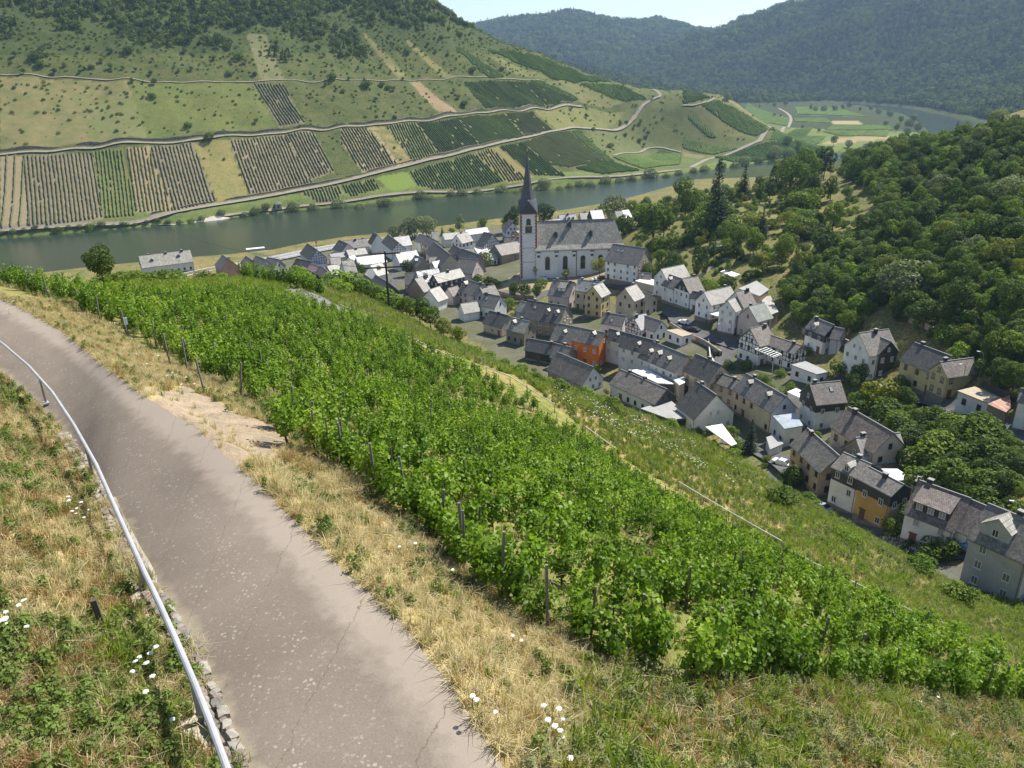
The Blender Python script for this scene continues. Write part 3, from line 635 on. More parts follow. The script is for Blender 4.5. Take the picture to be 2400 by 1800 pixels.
def timber_wall(root, W, z0, z1, origin, ang, gable=None, diag=True, name='timber_frame'):
    """beams on one wall: W wide, from z0 to z1, optional gable peak height above z1"""
    mb = MB(); e = .05; t = .17
    nb = max(3, int(W / 1.15)); xs = [-W / 2 + W * i / nb for i in range(nb + 1)]
    lev = [z0] + [z0 + (z1 - z0) * i / max(1, round((z1 - z0) / 1.3)) for i in range(1, max(1, round((z1 - z0) / 1.3)) + 1)]
    for z in lev: mb.box(-W / 2, W / 2, -e, 0, z - t / 2, z + t / 2)
    for x in xs: mb.box(x - t / 2, x + t / 2, -e * .8, 0, z0, z1)
    if diag:
        for i in (0, nb - 1, nb // 2):
            a, b_ = (xs[i], xs[i + 1]) if i < nb / 2 else (xs[i + 1], xs[i])
            mb.bar((a, -e * .5, z1 if len(lev) < 3 else lev[-2]), (b_, -e * .5, z0), t * .8, e * .6, (0, 1, 0))
    if gable:
        h = gable
        for s in (-1, 1): mb.bar((s * W / 2, -e * .6, z1), (0, -e * .6, z1 + h), t, e * .7, (0, 1, 0))
        for fz in (.33, .62): mb.box(-W / 2 * (1 - fz), W / 2 * (1 - fz), -e, 0, z1 + h * fz - t / 2, z1 + h * fz + t / 2)
        for x in xs[1:-1]: mb.box(x - t / 2, x + t / 2, -e * .8, 0, z1, z1 + h * (1 - abs(x) / (W / 2)) - .05)
    return mb.build(name, timber, root, origin, (0, 0, ang))
HLOG = []
def house(k, A, B, E, he, wall, roof, label, win='wm', p=1.0, chim=1, dorm=(), tim='', sky=0, band=None, gw=None, cat='house', name='house', ov=.35, nowin=False, door=True, group='village houses', below=4.0, seed=None, wprob=.88, gnd=None, wsc=(1, 1), shed=None):
    rs = random.Random(sum(map(ord, label))); he *= .96
    a, b_ = zp(k, A), zp(k, B); e = None
    if isinstance(E, tuple): end = E[0]; e = np.array(zp(k, E[1:]))
    best = None; g = 11.0 if gnd is None else gnd
    pm_ = atz((a[0] + b_[0]) / 2, (a[1] + b_[1]) / 2, 10 + he + 4)
    for it in range(6):
        if gnd is None:
            dl = math.hypot(pm_[0], pm_[1]); g = .5 * g + .5 * max(3.5, gz(pm_[0] * (1 - 3.5 / dl), pm_[1] * (1 - 3.5 / dl)))
        best = None
        for w in (np.arange(3.4, 15.0, .15) if e is not None else [E]):
            hr = he + w / 2 * p; PA_, PB_ = atz(a[0], a[1], g + hr), atz(b_[0], b_[1], g + hr); t = PB_[:2] - PA_[:2]; L = np.hypot(*t); t = t / L
            for s in (1, -1):
                nrm = np.array([t[1], -t[0]]) * s
                if e is not None:
                    c = (PA_ if end == 'A' else PB_)[:2] + nrm * (w / 2 + ov * .6); q = proj((c[0], c[1], g + he - ov * .6 * p)); er = np.hypot(*(q - e))
                else: er = 0 if nrm @ PA_[:2] < 0 else 1
                if best is None or er < best[0]: best = (er, w, hr, PA_, PB_, L, s)
        pm_ = (best[3] + best[4]) / 2
    er, w, hr, PA_, PB_, L, s = best
    HLOG.append((label[:40], round(er), round(w, 1), round(L, 1), round(g, 1)))
    t = (PB_ - PA_)[:2] / L; rz = math.atan2(t[1], t[0]); mid = (PA_ + PB_) / 2
    root = empty(name, (mid[0], mid[1], g), rz); tag(root, label, cat, group)
    H2 = L / 2; W2 = w / 2; wm_ = wallm(wall); fs = -s   # local y of the eave that was measured is fs*W2*... front = -Y when s == 1
    fy = -1 if s == 1 else 1
    mb = MB(); z0 = -below; ga = hr - .08
    for y in (-W2, W2): mb.face([(-H2, y, z0), (H2, y, z0), (H2, y, he), (-H2, y, he)][::(1 if y < 0 else -1)])
    for i, x in enumerate((-H2, H2)): mb.face([(x, -W2, z0), (x, W2, z0), (x, W2, he), (x, 0, ga), (x, -W2, he)][::(-1 if x < 0 else 1)], 1 if (gw and i == 1) else 0)
    mb.build('wall', [wm_, wallm(gw or wall)], root)
    # roof: two slopes as one slab
    rb = MB(); ox = ov * .7; th = .2; yl = W2 + ov; zl_ = he - ov * p; sl_ = math.hypot(yl, yl * p)
    x0, x1 = -H2 - ox, H2 + ox; top_ = hr + th
    for s2 in (-1, 1):
        P = [(x0, 0, top_), (x1, 0, top_), (x1, s2 * yl, zl_ + th), (x0, s2 * yl, zl_ + th)]; U = [(x0, 0), (x1, 0), (x1, sl_), (x0, sl_)]
        rb.face(P if s2 > 0 else P[::-1], 0, U if s2 > 0 else U[::-1]); Q_ = [(x, y, z - th) for x, y, z in P]; rb.face(Q_[::-1] if s2 > 0 else Q_, 0)
        rb.face([P[3], P[2], Q_[2], Q_[3]], 1)
        for a_, c_ in ((0, 3), (1, 2)): rb.face([P[a_], P[c_], Q_[c_], Q_[a_]], 1)
    rb.box(x0, x1, -.12, .12, top_ - .04, top_ + .05, 1)
    ro = rb.build('roof', [ROOF[roof], mottled('verge_grey', (.20, .20, .20), .2, 2, .7, 0)], root, uv=True)
    cx = Vector((-mid[0], -mid[1], 0)); cx.rotate(Euler((0, 0, -rz))); cx.normalize()
    sides = {'F': ((0, -1), L, 0.0, (0, -W2)), 'K': ((0, 1), L, math.pi, (0, W2)), 'R': ((1, 0), w, math.pi / 2, (H2, 0)), 'L': ((-1, 0), w, -math.pi / 2, (-H2, 0))}
    zn = mottled('gutter_zinc', (.14, .14, .14), .2, 3, .5, 0)
    for s2 in (-1, 1): gt = MB(); gt.tube([(x0, s2 * (yl + .06), zl_ + .1), (x1, s2 * (yl + .06), zl_ + .1)], .075, 5); gt.build('gutter', zn, root)
    gt = MB(); gt.tube([(H2 - .25, fy * (yl + .06), zl_ + .05), (H2 - .25, fy * (W2 + .08), zl_ - .4), (H2 - .25, fy * (W2 + .08), -1)], .05, 5)
    gt.build('downpipe', zn, root)
    if not nowin: pb_ = MB(); pb_.box(-H2 - .03, H2 + .03, -W2 - .03, W2 + .03, -below, .5); pb_.build('plinth', mottled('plinth_stone', (.25, .22, .19), .3, 1, .9, .2), root)
    if band:
        bz, bk = band; cb_ = MB(); q = .06
        cb_.box(-H2 - q, H2 + q, -W2 - q, W2 + q, bz, he - .02)
        for x in (-H2 - q, H2 + q): cb_.face([(x, -W2 - q, he - .02), (x, W2 + q, he - .02), (x, 0, ga + .02)][::(-1 if x < 0 else 1)])
        cb_.build('slate_cladding', wallm(bk), root)
    pr_ = .07 if band else .005
    fl = max(1, int((he + .4) / 2.6)); doordone = not door
    for sk, (nn, wid, ang, org) in sides.items():
        if cx.x * nn[0] + cx.y * nn[1] < .10: continue
        isg = sk in 'LR'
        if sk in tim: timber_wall(root, wid, max(0, he - 2.7) if he > 4 else .3, he - .1, (org[0] + nn[0] * .01, org[1] + nn[1] * .01, 0), ang, (w / 2 * p - .3) if isg else None)
        if nowin: continue
        nc = max(1, int(round((wid - .6) / 2.7))); ca, sa = math.cos(ang), math.sin(ang)
        for f in range(fl):
            zz = 1.55 + f * (he / fl)
            for c_ in range(nc):
                if rs.random() > wprob: continue
                u = -wid / 2 + wid * (c_ + .5) / nc + rs.uniform(-.12, .12)
                off = pr_ if (band and zz + .6 > band[0]) else .005
                pos = (org[0] + u * ca + nn[0] * off, org[1] + u * sa + nn[1] * off, zz)
                if f == 0 and not doordone and rs.random() < .5 and not isg:
                    link('door', UNIT['door'], root, (pos[0], pos[1], 1.05), (0, 0, ang)); doordone = True; continue
                put_window(root, pos, ang, win, (wsc[0] * rs.uniform(.9, 1.05), wsc[1]))
        if isg and w * p / 2 > 2.2:
            for u in ((0,) if w < 7.5 else (-1.0, 1.0)):
                off = pr_; put_window(root, (org[0] + u * ca + nn[0] * off, org[1] + u * sa + nn[1] * off, he + .75), ang, win, (.8, .85))
    for i in range(chim):
        u = (-.32, .34, .02)[(i + sum(map(ord, label))) % 3] * L
        link('chimney', UNIT['chimb' if rs.random() < .25 else 'chim'], root, (u, rs.choice((-.4, .4)), hr + .1 - .25))
    pa = math.atan(p)
    for i in range(sky):
        u = (rs.random() - .5) * L * .75; fr_ = rs.uniform(.3, .7); link('skylight', UNIT['sky'], root, (u, fy * W2 * fr_, hr - W2 * fr_ * p + th + .02), (-pa * fy * -1 if fy > 0 else pa, 0, 0)).rotation_euler = (pa * (1 if fy < 0 else -1), 0, 0)
    for (u, fr_, dw, dh) in dorm:
        x = (u - .5) * L; y = W2 * fr_; zb_ = hr - y * p; zt = zb_ + dh; gh = dw * .42; yb = max(.1, (hr - zt) / p); yr = max(.0, (hr - zt - gh) / p)
        d = MB(); h_ = dw / 2; S = fy
        def q(xx, yy, z_): return (x + xx, S * yy, z_)
        d.face([q(-h_, y, zb_ - .2), q(h_, y, zb_ - .2), q(h_, y, zt), q(0, y, zt + gh), q(-h_, y, zt)])
        for sx in (-h_, h_): d.face([q(sx, y, zb_ - .2), q(sx, y, zt), q(sx, yb, zt), ])
        do = d.build('dormer', wallm(wall if dw > 2.4 else 'slatew' if wall != 'white' or rs.random() < .5 else 'white'), root)
        r2 = MB(); o2 = .18
        for sx in (-1, 1):
            P = [q(0, y + o2, zt + gh + .06), q(0, yr, zt + gh + .06), q(sx * (h_ + o2), yb, zt - o2 * .8 + .06), q(sx * (h_ + o2), y + o2, zt - o2 * .8 + .06)]
            r2.face(P, 0, [(0, 0), (2, 0), (2, 1), (0, 1)]); r2.face([(a1, b1, c1 - .08) for a1, b1, c1 in P], 0)
        r2.build('dormer_roof', ROOF['light'], do, uv=True)
        f_, p_ = unit_window('w', 'g'); wd = link('window', f_, do, (x, S * (y + .01), zb_ + dh * .5 + .1), (0, 0, 0 if S < 0 else math.pi), (.85, 1, .85)); link('pane', p_, wd)
    if shed:
        u0, u1, fr_, dh, nw, wk = shed; xa, xb = (u0 - .5) * L, (u1 - .5) * L; y = W2 * fr_; zb_ = hr - y * p + th; zt = zb_ + dh; yk = W2 * .12; zk = hr - yk * p + th + .05; S = fy
        d = MB(); d.face([(xa, S * y, zb_ - .3), (xb, S * y, zb_ - .3), (xb, S * y, zt), (xa, S * y, zt)][::(1 if S < 0 else -1)])
        for xx in (xa, xb): d.face([(xx, S * y, zb_ - .3), (xx, S * y, zt), (xx, S * yk, zk - .05)])
        do = d.build('shed_dormer', wallm(wk), root); r2 = MB(); q = [(xa - .25, S * (y + .35), zt + .02), (xb + .25, S * (y + .35), zt + .02), (xb + .25, S * yk, zk + .05), (xa - .25, S * yk, zk + .05)]
        r2.face(q, 0, [(xa, 0), (xb, 0), (xb, 4), (xa, 4)]); r2.face([(a1, b1, c1 - .12) for a1, b1, c1 in q][::-1], 0); r2.face([q[0], q[1], (q[1][0], q[1][1], q[1][2] - .12), (q[0][0], q[0][1], q[0][2] - .12)]); r2.build('dormer_roof', ROOF[roof], do, uv=True)
        f_, p_ = unit_window('w', 's')
        for i in range(nw): wd = link('window', f_, do, (xa + (xb - xa) * (i + .5) / nw, S * (y + .01), zb_ + dh * .52), (0, 0, 0 if S < 0 else math.pi), (.95, 1, .85)); link('pane', p_, wd)
    root['_L'] = L; root['_w'] = w; root['_he'] = he; root['_hr'] = hr; root['_fy'] = fy
    return root
def block(k, corners, heights, wall, roof, label, posts=False, name='flat_roofed_annex', cat='annex', win='wm', nowin=False, below=4, group='flat and lean-to roofed village buildings', over=.2, gnd=None, th=.22):
    """a building under a flat or single-slope roof; corners are roof corners (pixels) with their heights above the ground"""
    C = [zp(k, c) for c in corners]; g = 10.0 if gnd is None else gnd
    hs = heights if isinstance(heights, (list, tuple)) else [heights] * len(C)
    for _ in range(6):
        P = [atz(c[0], c[1], g + h) for c, h in zip(C, hs)]; m_ = np.mean(P, 0)
        if gnd is None:
            dl = math.hypot(m_[0], m_[1]); g = .4 * g + .6 * max(3.5, gz(m_[0] * (1 - 2.5 / dl), m_[1] * (1 - 2.5 / dl)))
    root = empty(name, (m_[0], m_[1], g)); tag(root, label, cat, group)
    L = [Vector((p_[0] - m_[0], p_[1] - m_[1], p_[2] - g)) for p_ in P]
    area = sum(L[i].x * L[(i + 1) % len(L)].y - L[(i + 1) % len(L)].x * L[i].y for i in range(len(L)))
    if area < 0: L = L[::-1]
    mb = MB(); n = len(L)
    for i in range(n):
        a, b_ = L[i], L[(i + 1) % n]; mb.face([(a.x, a.y, -below), (b_.x, b_.y, -below), (b_.x, b_.y, b_.z - .05), (a.x, a.y, a.z - .05)])
    if posts:
        for v in L: pb_ = MB(); pb_.box(v.x * .94 - .08, v.x * .94 + .08, v.y * .94 - .08, v.y * .94 + .08, -below, v.z - .06); pb_.build('post', FR['d'], root)
        nowin = True
    else: mb.build('wall', wallm(wall), root)
    rb = MB(); O = [Vector((v.x, v.y, v.z)) + Vector((v.x, v.y, 0)).normalized() * over for v in L]
    rb.face([(v.x, v.y, v.z + th) for v in O], 0); rb.face([(v.x, v.y, v.z - .04) for v in O][::-1], 0)
    for i in range(n):
        a, b_ = O[i], O[(i + 1) % n]; rb.face([(a.x, a.y, a.z - .04), (b_.x, b_.y, b_.z - .04), (b_.x, b_.y, b_.z + th), (a.x, a.y, a.z + th)], 0)
    rb.build('roof', ROOF[roof], root, uv=True)
    if not nowin:
        for i in range(n):
            a, b_ = L[i], L[(i + 1) % n]; d = b_ - a; l_ = math.hypot(d.x, d.y); nn = Vector((d.y, -d.x, 0)).normalized()
            if nn.dot(Vector((-m_[0], -m_[1], 0)).normalized()) < .15 or l_ < 2 or min(a.z, b_.z) < 2.3: continue
            nc = max(1, int(l_ / 3)); ang = math.atan2(d.y, d.x)
            for f in range(max(1, int(min(a.z, b_.z) / 2.7))):
                for c_ in range(nc):
                    q = a + d * ((c_ + .5) / nc); put_window(root, (q.x + nn.x * .005, q.y + nn.y * .005, 1.5 + f * 2.7), ang, win)
    return root
# lower street, from the right edge of the frame to the church (zoom frame, ridge end, ridge end, measured eave corner, eave height, walls, roof)
house(8, (1915,750), (2420,955), ('A',1770,1065), 7.8, 'lilac', 'slate', 'lilac grey house with hipped double-window dormer at the end of the street', win='wo', chim=1, dorm=((.36,.8,3.6,1.7),), name='town_house')
block(8, [(2165,1000),(2420,1120),(2400,1400),(2080,1240)], [5.2,5.2,4.0,4.0], 'white2', 'metal', 'white panelled building with pale blue sheet roof at the frame edge', name='workshop_building', cat='building', nowin=True)
house(8, (1320,548), (1742,697), ('B',1558,965), 5.4, 'white', 'tile', 'white house with brown tile roof and long three-window slate dormer', win='ws', chim=1, shed=(.12,.82,.86,1.5,3,'slatew'), name='town_house')
house(8, (1742,705), (1900,772), 7.0, 3.4, 'white', 'tile', 'low brown-tiled extension behind the white house with satellite dish', nowin=True, chim=0, name='extension', cat='annex')
house(8, (882,432), (1165,575), ('A',785,538), 7.6, 'ochre', 'slate', 'ochre yellow house with black slate upper floor and door canopy', win='wg', band=(5.1,'slatew'), gw='cream', p=.6, name='town_house')
house(8, (662,305), (888,402), ('A',545,422), 8.0, 'white', 'slate', 'white house with black slate mansard storey beside the ochre house', win='wg', band=(5.3,'slatew'), p=.6, name='town_house', dorm=((.5,.93,1.2,1.2),))
house(8, (345,95), (612,327), ('A',200,237), 5.6, 'tanw', 'slate', 'brown plastered house with slate and bright sheet roof by the street bend', win='dg', chim=1, name='town_house')
house(7, (1550,1045), (2002,1305), ('A',1323,1206), 6.8, 'beige', 'tile', 'beige house with weathered corrugated tile roof below the hedge', win='dg', name='town_house')
house(8, (765,175), (1128,132), ('B',1115,402), 4.0, 'stone', 'light', 'pale grey roofed house with wide flat dormer below the wood', win='wg', shed=(.3,.8,.85,1.3,2,'slatew'), name='town_house')
block(8, [(985,447),(1115,450),(1245,535),(1090,545)], [3.6,3.6,3.0,3.0], 'grey', 'metal', 'ribbed grey metal roofed shed behind the ochre house', nowin=True)
block(8, [(1245,520),(1370,498),(1500,570),(1320,590)], 2.9, 'white2', 'grey', 'grey flat roofed garage behind the brown-tiled house', nowin=True)
house(7, (487,695), (892,926), ('B',752,1105), 6.3, 'cream', 'slate', 'long cream house with two slate dormers and steps to its door', win='bg', dorm=((.22,.55,1.3,1.3),(.72,.6,1.3,1.3)), gw='bluew', name='town_house')
house(7, (80,640), (432,765), ('A',15,742), 5.6, 'cream', 'slate', 'cream row house with tan shutters and one white dormer', win='bt', dorm=((.4,.5,1.3,1.4),), p=.75, name='town_house')
house(6, (1912,225), (2165,335), ('A',1786,402), 6.4, 'cream', 'dark', 'cream corner house with dark roof at the foot of the ramp', win='bt', name='town_house')
block(7, [(765,1137),(985,1108),(1065,1232),(880,1266)], [4.8,5.4,5.2,4.6], 'white2', 'metal', 'white annex with pale sheet roof on the end of the long cream house', win='dg')
block(7, [(695,1360),(780,1330),(860,1420),(730,1480)], [2.2,2.2,2.2,2.2], 'white2', 'grey', 'low white walled bay at the foot of the long cream house', nowin=True)
house(7, (1147,797), (1450,770), ('A',1202,1020), 7.4, 'white', 'brown', 'tall white house with slate-clad gable and big skylight by the garden trees', win='wg', sky=1, band=(4.9,'slatew'), name='town_house')
block(7, [(915,885),(1000,850),(1075,885),(1060,955)], 5.2, 'white', 'white', 'white flat roofed terrace building beside the slate-clad house', nowin=True)
# half-timbered inn and its wing
inn = house(5, (1432,1165), (1640,1118), ('A',1478,1440), 6.6, 'white', 'brown', 'black and white half-timbered inn gable beside the road fork', win='dg', tim='LF', name='timbered_inn')
house(7, (655,265), (1052,400), ('B',1000,515), 5.4, 'white', 'brown', 'half-timbered inn wing with long brown roof behind the white pergola', win='dg', tim='FRL', p=.7, name='timbered_wing')
block(7, [(955,605),(1100,570),(1330,675),(1210,700)], 3.2, 'white', 'grey', 'white garage with flat terrace roof beside the inn wing', win='dg')
house(7, (1187,110), (1387,186), ('A',1097,217), 6.4, 'white', 'slate', 'white house with black slate upper storey on brown stone base', win='wg', band=(3.9,'slatew'), dorm=((.35,.9,1.2,1.3),), name='town_house')
house(7, (1405,210), (1492,228), 4.6, 4.6, 'grey', 'slate', 'small grey gabled extension with flower balcony', chim=0, nowin=True, name='extension', cat='annex')
house(7, (1657,273), (1952,232), 8.5, 7.4, 'white', 'slate', 'tall white gabled house with black right-hand wall below the wood', win='wm', chim=1, name='town_house')
house(7, (1757,265), (1977,359), ('B',1850,490), 7.0, 'white', 'slate', 'slate roofed wing with black gable on the tall white house', win='ws', gw='slatew', dorm=((.45,.75,2.2,1.2),), chim=0, name='town_house')
house(9, (602,432), (950,562), ('A',456,602), 5.9, 'yellow', 'dark', 'pale yellow house with dark tile roof on the upper street', win='bm', name='town_house', chim=1)
house(9, (850,620), (1158,580), ('A',926,765), 5.6, 'yellow', 'brown', 'yellow gabled wing with garage door on the upper street', win='bs', name='town_house')
block(9, [(1020,905),(1182,866),(1440,976),(1310,1022)], 3.0, 'white2', 'tan', 'pale garage with stained flat roof and wooden doors', win='dg')
block(9, [(1312,1032),(1515,950),(1520,1060),(1482,1112)], [2.9,3.2,3.0,2.7], 'brownw', 'red', 'open shed with rusty red sheet roof on the upper street', nowin=True)
house(9, (1640,880), (1900,930), ('A',1500,945), 6.2, 'white', 'slate', 'white house cut by the frame edge on the upper street', win='wg', name='town_house')
# upper row under the gardens
house(5, (277,395), (560,336), ('A',340,560), 7.2, 'white', 'light', 'tall white house with pale slate roof heading the upper row', win='wg', chim=0, name='town_house')
house(5, (552,522), (742,490), ('A',630,716), 6.2, 'white', 'brown', 'white house with dark slate front gable in the upper row', win='wm', band=(5.9,'slatew'), name='town_house')
house(5, (385,465), (550,521), ('A',305,620), 6.0, 'white', 'brown', 'white house with dark brown front roof and curved door canopy', win='wm', dorm=((.3,.6,1.4,1.2),), chim=0, name='town_house')
house(5, (690,680), (800,700), ('A',625,752), 4.8, 'white', 'dark', 'narrow white link house with black roof in the upper row', chim=1, win='wg', name='town_house')
house(5, (832,692), (1166,618), ('A',925,865), 5.8, 'white', 'light', 'white gabled house with pale roof and glass porch in the upper row', win='wg', name='town_house')
house(5, (1140,805), (1300,738), ('A',1222,966), 8.0, 'white', 'light', 'slim white three-storey gabled house beside the sunny terrace', win='ws', name='town_house')
house(5, (1242,690), (1406,660), ('A',1367,885), 7.6, 'white', 'brown', 'white gabled house tucked behind the slim three-storey house', win='ws', name='town_house')
house(5, (1412,880), (1605,830), ('A',1512,1090), 6.4, 'pinkw', 'green', 'beige-pink gabled house with pale green slate roof above the fork', win='bm', tim='R', name='town_house')
block(5, [(1285,650),(1510,552),(1665,662),(1550,745)], 5.0, 'brownw', 'grey', 'dark flat roofed outbuilding behind the upper row', nowin=True)
block(5, [(1552,770),(1690,745),(1790,950),(1690,990)], [4.2,4.2,3.2,3.2], 'brownw', 'light', 'lean-to with a pale weathered roof at the edge of the wood', nowin=True)
block(5, [(860,962),(960,920),(1025,930),(1015,1010)], [3.4]*4, 'white', 'white', 'white sun awning over the terrace beside the slim house', nowin=True, posts=True, name='terrace_awning', cat='awning')
block(5, [(345,1190),(490,1175),(676,1240),(545,1272)], 3.0, 'white', 'tan', 'white bungalow with tan flat roof below the retaining wall', win='dg')
# middle of the village
house(4, (1330,287), (1445,236), ('A',1450,420), 8.2, 'yellow', 'light', 'pale yellow three-storey gabled house with brown corner stones', win='bg', name='town_house', sky=1)
house(4, (1137,198), (1395,226), ('A',1060,332), 7.6, 'cream', 'light', 'cream house with covered balcony joined to the yellow gabled house', win='dg', sky=1, chim=2, name='town_house')
house(4, (812,200), (1086,232), ('A',720,392), 4.8, 'pinkw', 'slate', 'pinkish white house with large flat dormer below the church', win='dm', shed=(.4,.72,.7,1.3,1,'white'), chim=2, name='town_house')
house(4, (1747,312), (1882,262), ('A',1842,492), 7.6, 'beige', 'light', 'beige gabled house with brown windows facing the church lane', win='bg', name='town_house')
house(4, (1852,320), (2087,396), ('B',2005,496), 5.6, 'cream', 'dark', 'cream wing with dark roof and turquoise skylight', win='bg', sky=1, gw='cream', chim=0, p=.7, name='town_house')
house(4, (487,465), (976,540), ('B',852,770), 5.2, 'stone', 'dark', 'long dark-roofed stone house with two small dormers', win='wg', dorm=((.62,.6,1.4,1.3),(.86,.6,1.4,1.3)), sky=2, name='town_house')
house(4, (402,475), (467,494), ('A',322,602), 4.0, 'grey', 'oldslate', 'narrow grey annex with mossy slate roof on the long stone house', chim=0, nowin=True, name='extension', cat='annex')
house(4, (277,690), (506,742), ('A',212,852), 4.6, 'stone', 'oldslate', 'slate house with cross gable below the bushes', win='dg', dorm=((.25,.6,1.6,1.2),), name='town_house')
house(4, (870,765), (1116,815), ('A',806,996), 5.8, 'orange', 'slate', 'lower orange house with single slate dormer', win='ws', dorm=((.55,.65,1.2,1.3),), chim=0, name='town_house')
house(4, (1118,815), (1476,886), ('B',1366,1052), 7.6, 'orange', 'slate', 'bright orange house with lit gable in the middle of the village', win='ws', dorm=((.68,.6,1.5,1.5),), gw='orange', chim=0, name='town_house')
house(4, (1487,625), (1752,666), ('A',1497,786), 4.6, 'white', 'slate', 'half-timbered house with flower boxes behind the orange house', win='dg', tim='L', sky=1, name='timbered_house')
house(4, (1852,678), (2002,640), ('A',1962,850), 4.0, 'white', 'shiny', 'half-timbered gable with white verge boards behind the white row', win='dg', tim='L', chim=1, name='timbered_house')
house(4, (1962,655), (2215,735), ('B',2135,880), 3.8, 'white', 'slate', 'white house with plain slate roof beside the half-timbered gable', win='dg', chim=0, name='town_house')
house(4, (1547,835), (1757,890), ('A',1490,966), 8.2, 'white2', 'dark', 'first white house of the long three-storey row', win='ws', dorm=((.6,.75,1.1,1.2),), chim=0, name='town_house')
house(4, (1757,890), (2107,986), ('B',1962,1140), 8.2, 'white2', 'dark', 'middle white house of the long three-storey row', win='wm', dorm=((.62,.8,1.2,1.2),), chim=0, name='town_house')
house(6, (1432,85), (1812,236), ('B',1647,386), 6.6, 'white2', 'slate', 'white row-end house with three slate dormers', win='wm', dorm=((.2,.72,1.3,1.2),(.42,.68,1.5,1.3),(.7,.72,1.3,1.2)), gw='pinkw', chim=1, name='town_house')
house(4, (502,962), (856,1028), ('A',405,1096), 3.4, 'slatew', 'dark', 'low barn with long black roof under the slope', win='dg', chim=1, name='barn', cat='barn')
house(4, (862,1030), (1042,1076), 6.4, 3.6, 'stone', 'slate', 'small slate roofed shed between the barns', chim=1, nowin=True, name='shed', cat='shed')
house(6, (477,206), (842,358), ('B',722,542), 3.2, 'stone', 'brown', 'patched brown-roofed barn with bright white gable', gw='white', win='wg', chim=0, name='barn', cat='barn', p=1.1)
house(6, (1132,385), (1602,586), ('B',1457,726), 4.0, 'white2', 'brown', 'broad brown-roofed house with black slate gable below the white row', gw='slatew', win='dg', chim=2, name='town_house', p=.8)
block(6, [(1225,395),(1400,380),(1672,535),(1510,525)], [4.6]*4, 'slatew', 'white', 'white flat roofed strip behind the broad brown roof', nowin=True)
house(6, (1922,515), (2117,646), ('B',1847,866), 4.4, 'white', 'dark', 'white brick barn with dark roof close under the slope', win='ws', chim=1, name='barn', cat='barn')
block(6, [(1340,792),(1640,706),(1842,880),(1652,906)], 3.2, 'slatew', 'grey', 'outbuilding with stained grey flat roof under the slope', nowin=True)
block(7, [(65,1250),(232,1220),(380,1420),(325,1440)], 2.7, 'white', 'white', 'bright white carport roof at the lower street', nowin=True, posts=True, name='carport', cat='carport')
block(6, [(1655,470),(1785,410),(1790,520),(1735,545)], 4.6, 'cream', 'white', 'white balcony roof between the row and the cream houses', nowin=True)
# beside and behind the church
house(3, (1590,1118), (2012,1176), ('A',1500,1347), 7.8, 'white', 'slate', 'large house beside the church with white and brown brick front', win='wg', sky=2, gw='tanw', name='town_house', chim=0)
house(3, (1940,1490), (2082,1500), ('A',1880,1582), 3.0, 'white', 'brown', 'little white gabled house with roof window right of the church', win='wg', sky=1, chim=0, name='town_house')
block(3, [(1880,1600),(2000,1560),(2130,1590),(2120,1660)], 3.0, 'cream', 'white', 'peach walled annex with white flat roof right of the church', nowin=True)
house(3, (887,740), (1096,728), ('A',940,824), 5.0, 'white', 'shiny', 'waterside house with white glinting roof and three dormers beyond the church', nowin=True, dorm=((.3,.85,1.2,1.1),(.55,.85,1.2,1.1),(.8,.85,1.2,1.1)), name='town_house')
house(3, (1157,715), (1282,708), ('A',1178,806), 5.0, 'ochre', 'light', 'waterside house with yellow gable beyond the church', nowin=True, name='town_house')
house(3, (1290,682), (1437,672), ('A',1346,797), 5.0, 'slatew', 'white', 'waterside house with brilliant white roof beyond the church', nowin=True, name='town_house')
house(3, (1612,695), (1692,688), 7.0, 4.2, 'pinkw', 'slate', 'small pink gabled house by the waterside gardens', chim=0, nowin=True, name='town_house')
house(3, (1702,682), (1782,672), 6.0, 3.6, 'white', 'white', 'small white-roofed house half hidden by waterside trees', chim=0, nowin=True, name='town_house')
house(3, (700,815), (885,790), 7.0, 4.2, 'white2', 'light', 'grey roof just showing over the church ridge', chim=1, nowin=True, name='town_house')
# old town left of the church
house(2, (1285,172), (1506,143), ('A',1322,222), 4.8, 'white2', 'shiny', 'long waterside hall with dazzling white slate roof', nowin=True, chim=0, name='town_house')
house(12, (577,420), (790,370), ('A',690,590), 5.8, 'white', 'slate', 'white gabled house with two dark windows in the old town', win='dg', sky=1, name='town_house')
house(12, (1115,370), (1270,402), ('A',962,640), 4.8, 'white2', 'dark', 'dark roofed house with timbered gable facing the church', tim='R', nowin=True, name='timbered_house', chim=0)
house(12, (1597,127), (1672,190), ('A',1462,277), 6.0, 'bluew', 'dark', 'white house with dark roof panels just left of the tower', win='dg', sky=2, name='town_house')
house(12, (1330,625), (1750,550), ('A',1442,838), 4.2, 'stone', 'brown', 'broad brown-roofed barn left of the church tower', nowin=True, chim=0, name='barn', cat='barn', p=.8)
house(12, (1085,800), (1346,768), ('B',1405,882), 3.2, 'white2', 'shiny', 'low timbered house with white glinting roof by the church square', tim='FR', win='dg', name='timbered_house')
house(12, (642,870), (987,905), ('B',782,1145), 4.6, 'pinkw', 'brown', 'brown roofed house with broad pinkish white gable', gw='pinkw', win='wg', chim=0, name='town_house')
house(12, (692,692), (1030,812), ('A',625,862), 5.6, 'stone', 'dark', 'black roofed house behind the pinkish gable', nowin=True, chim=0, name='town_house')
house(12, (105,945), (505,867), ('A',192,1062), 3.8, 'white', 'shiny', 'timbered house with bright white slate roof in the old town', tim='F', win='dg', chim=0, name='timbered_house')
house(12, (132,1195), (640,1075), ('A',232,1355), 5.4, 'slatew', 'light', 'speckled pale roof over a slate-clad gable with white windows', win='ws', name='town_house')
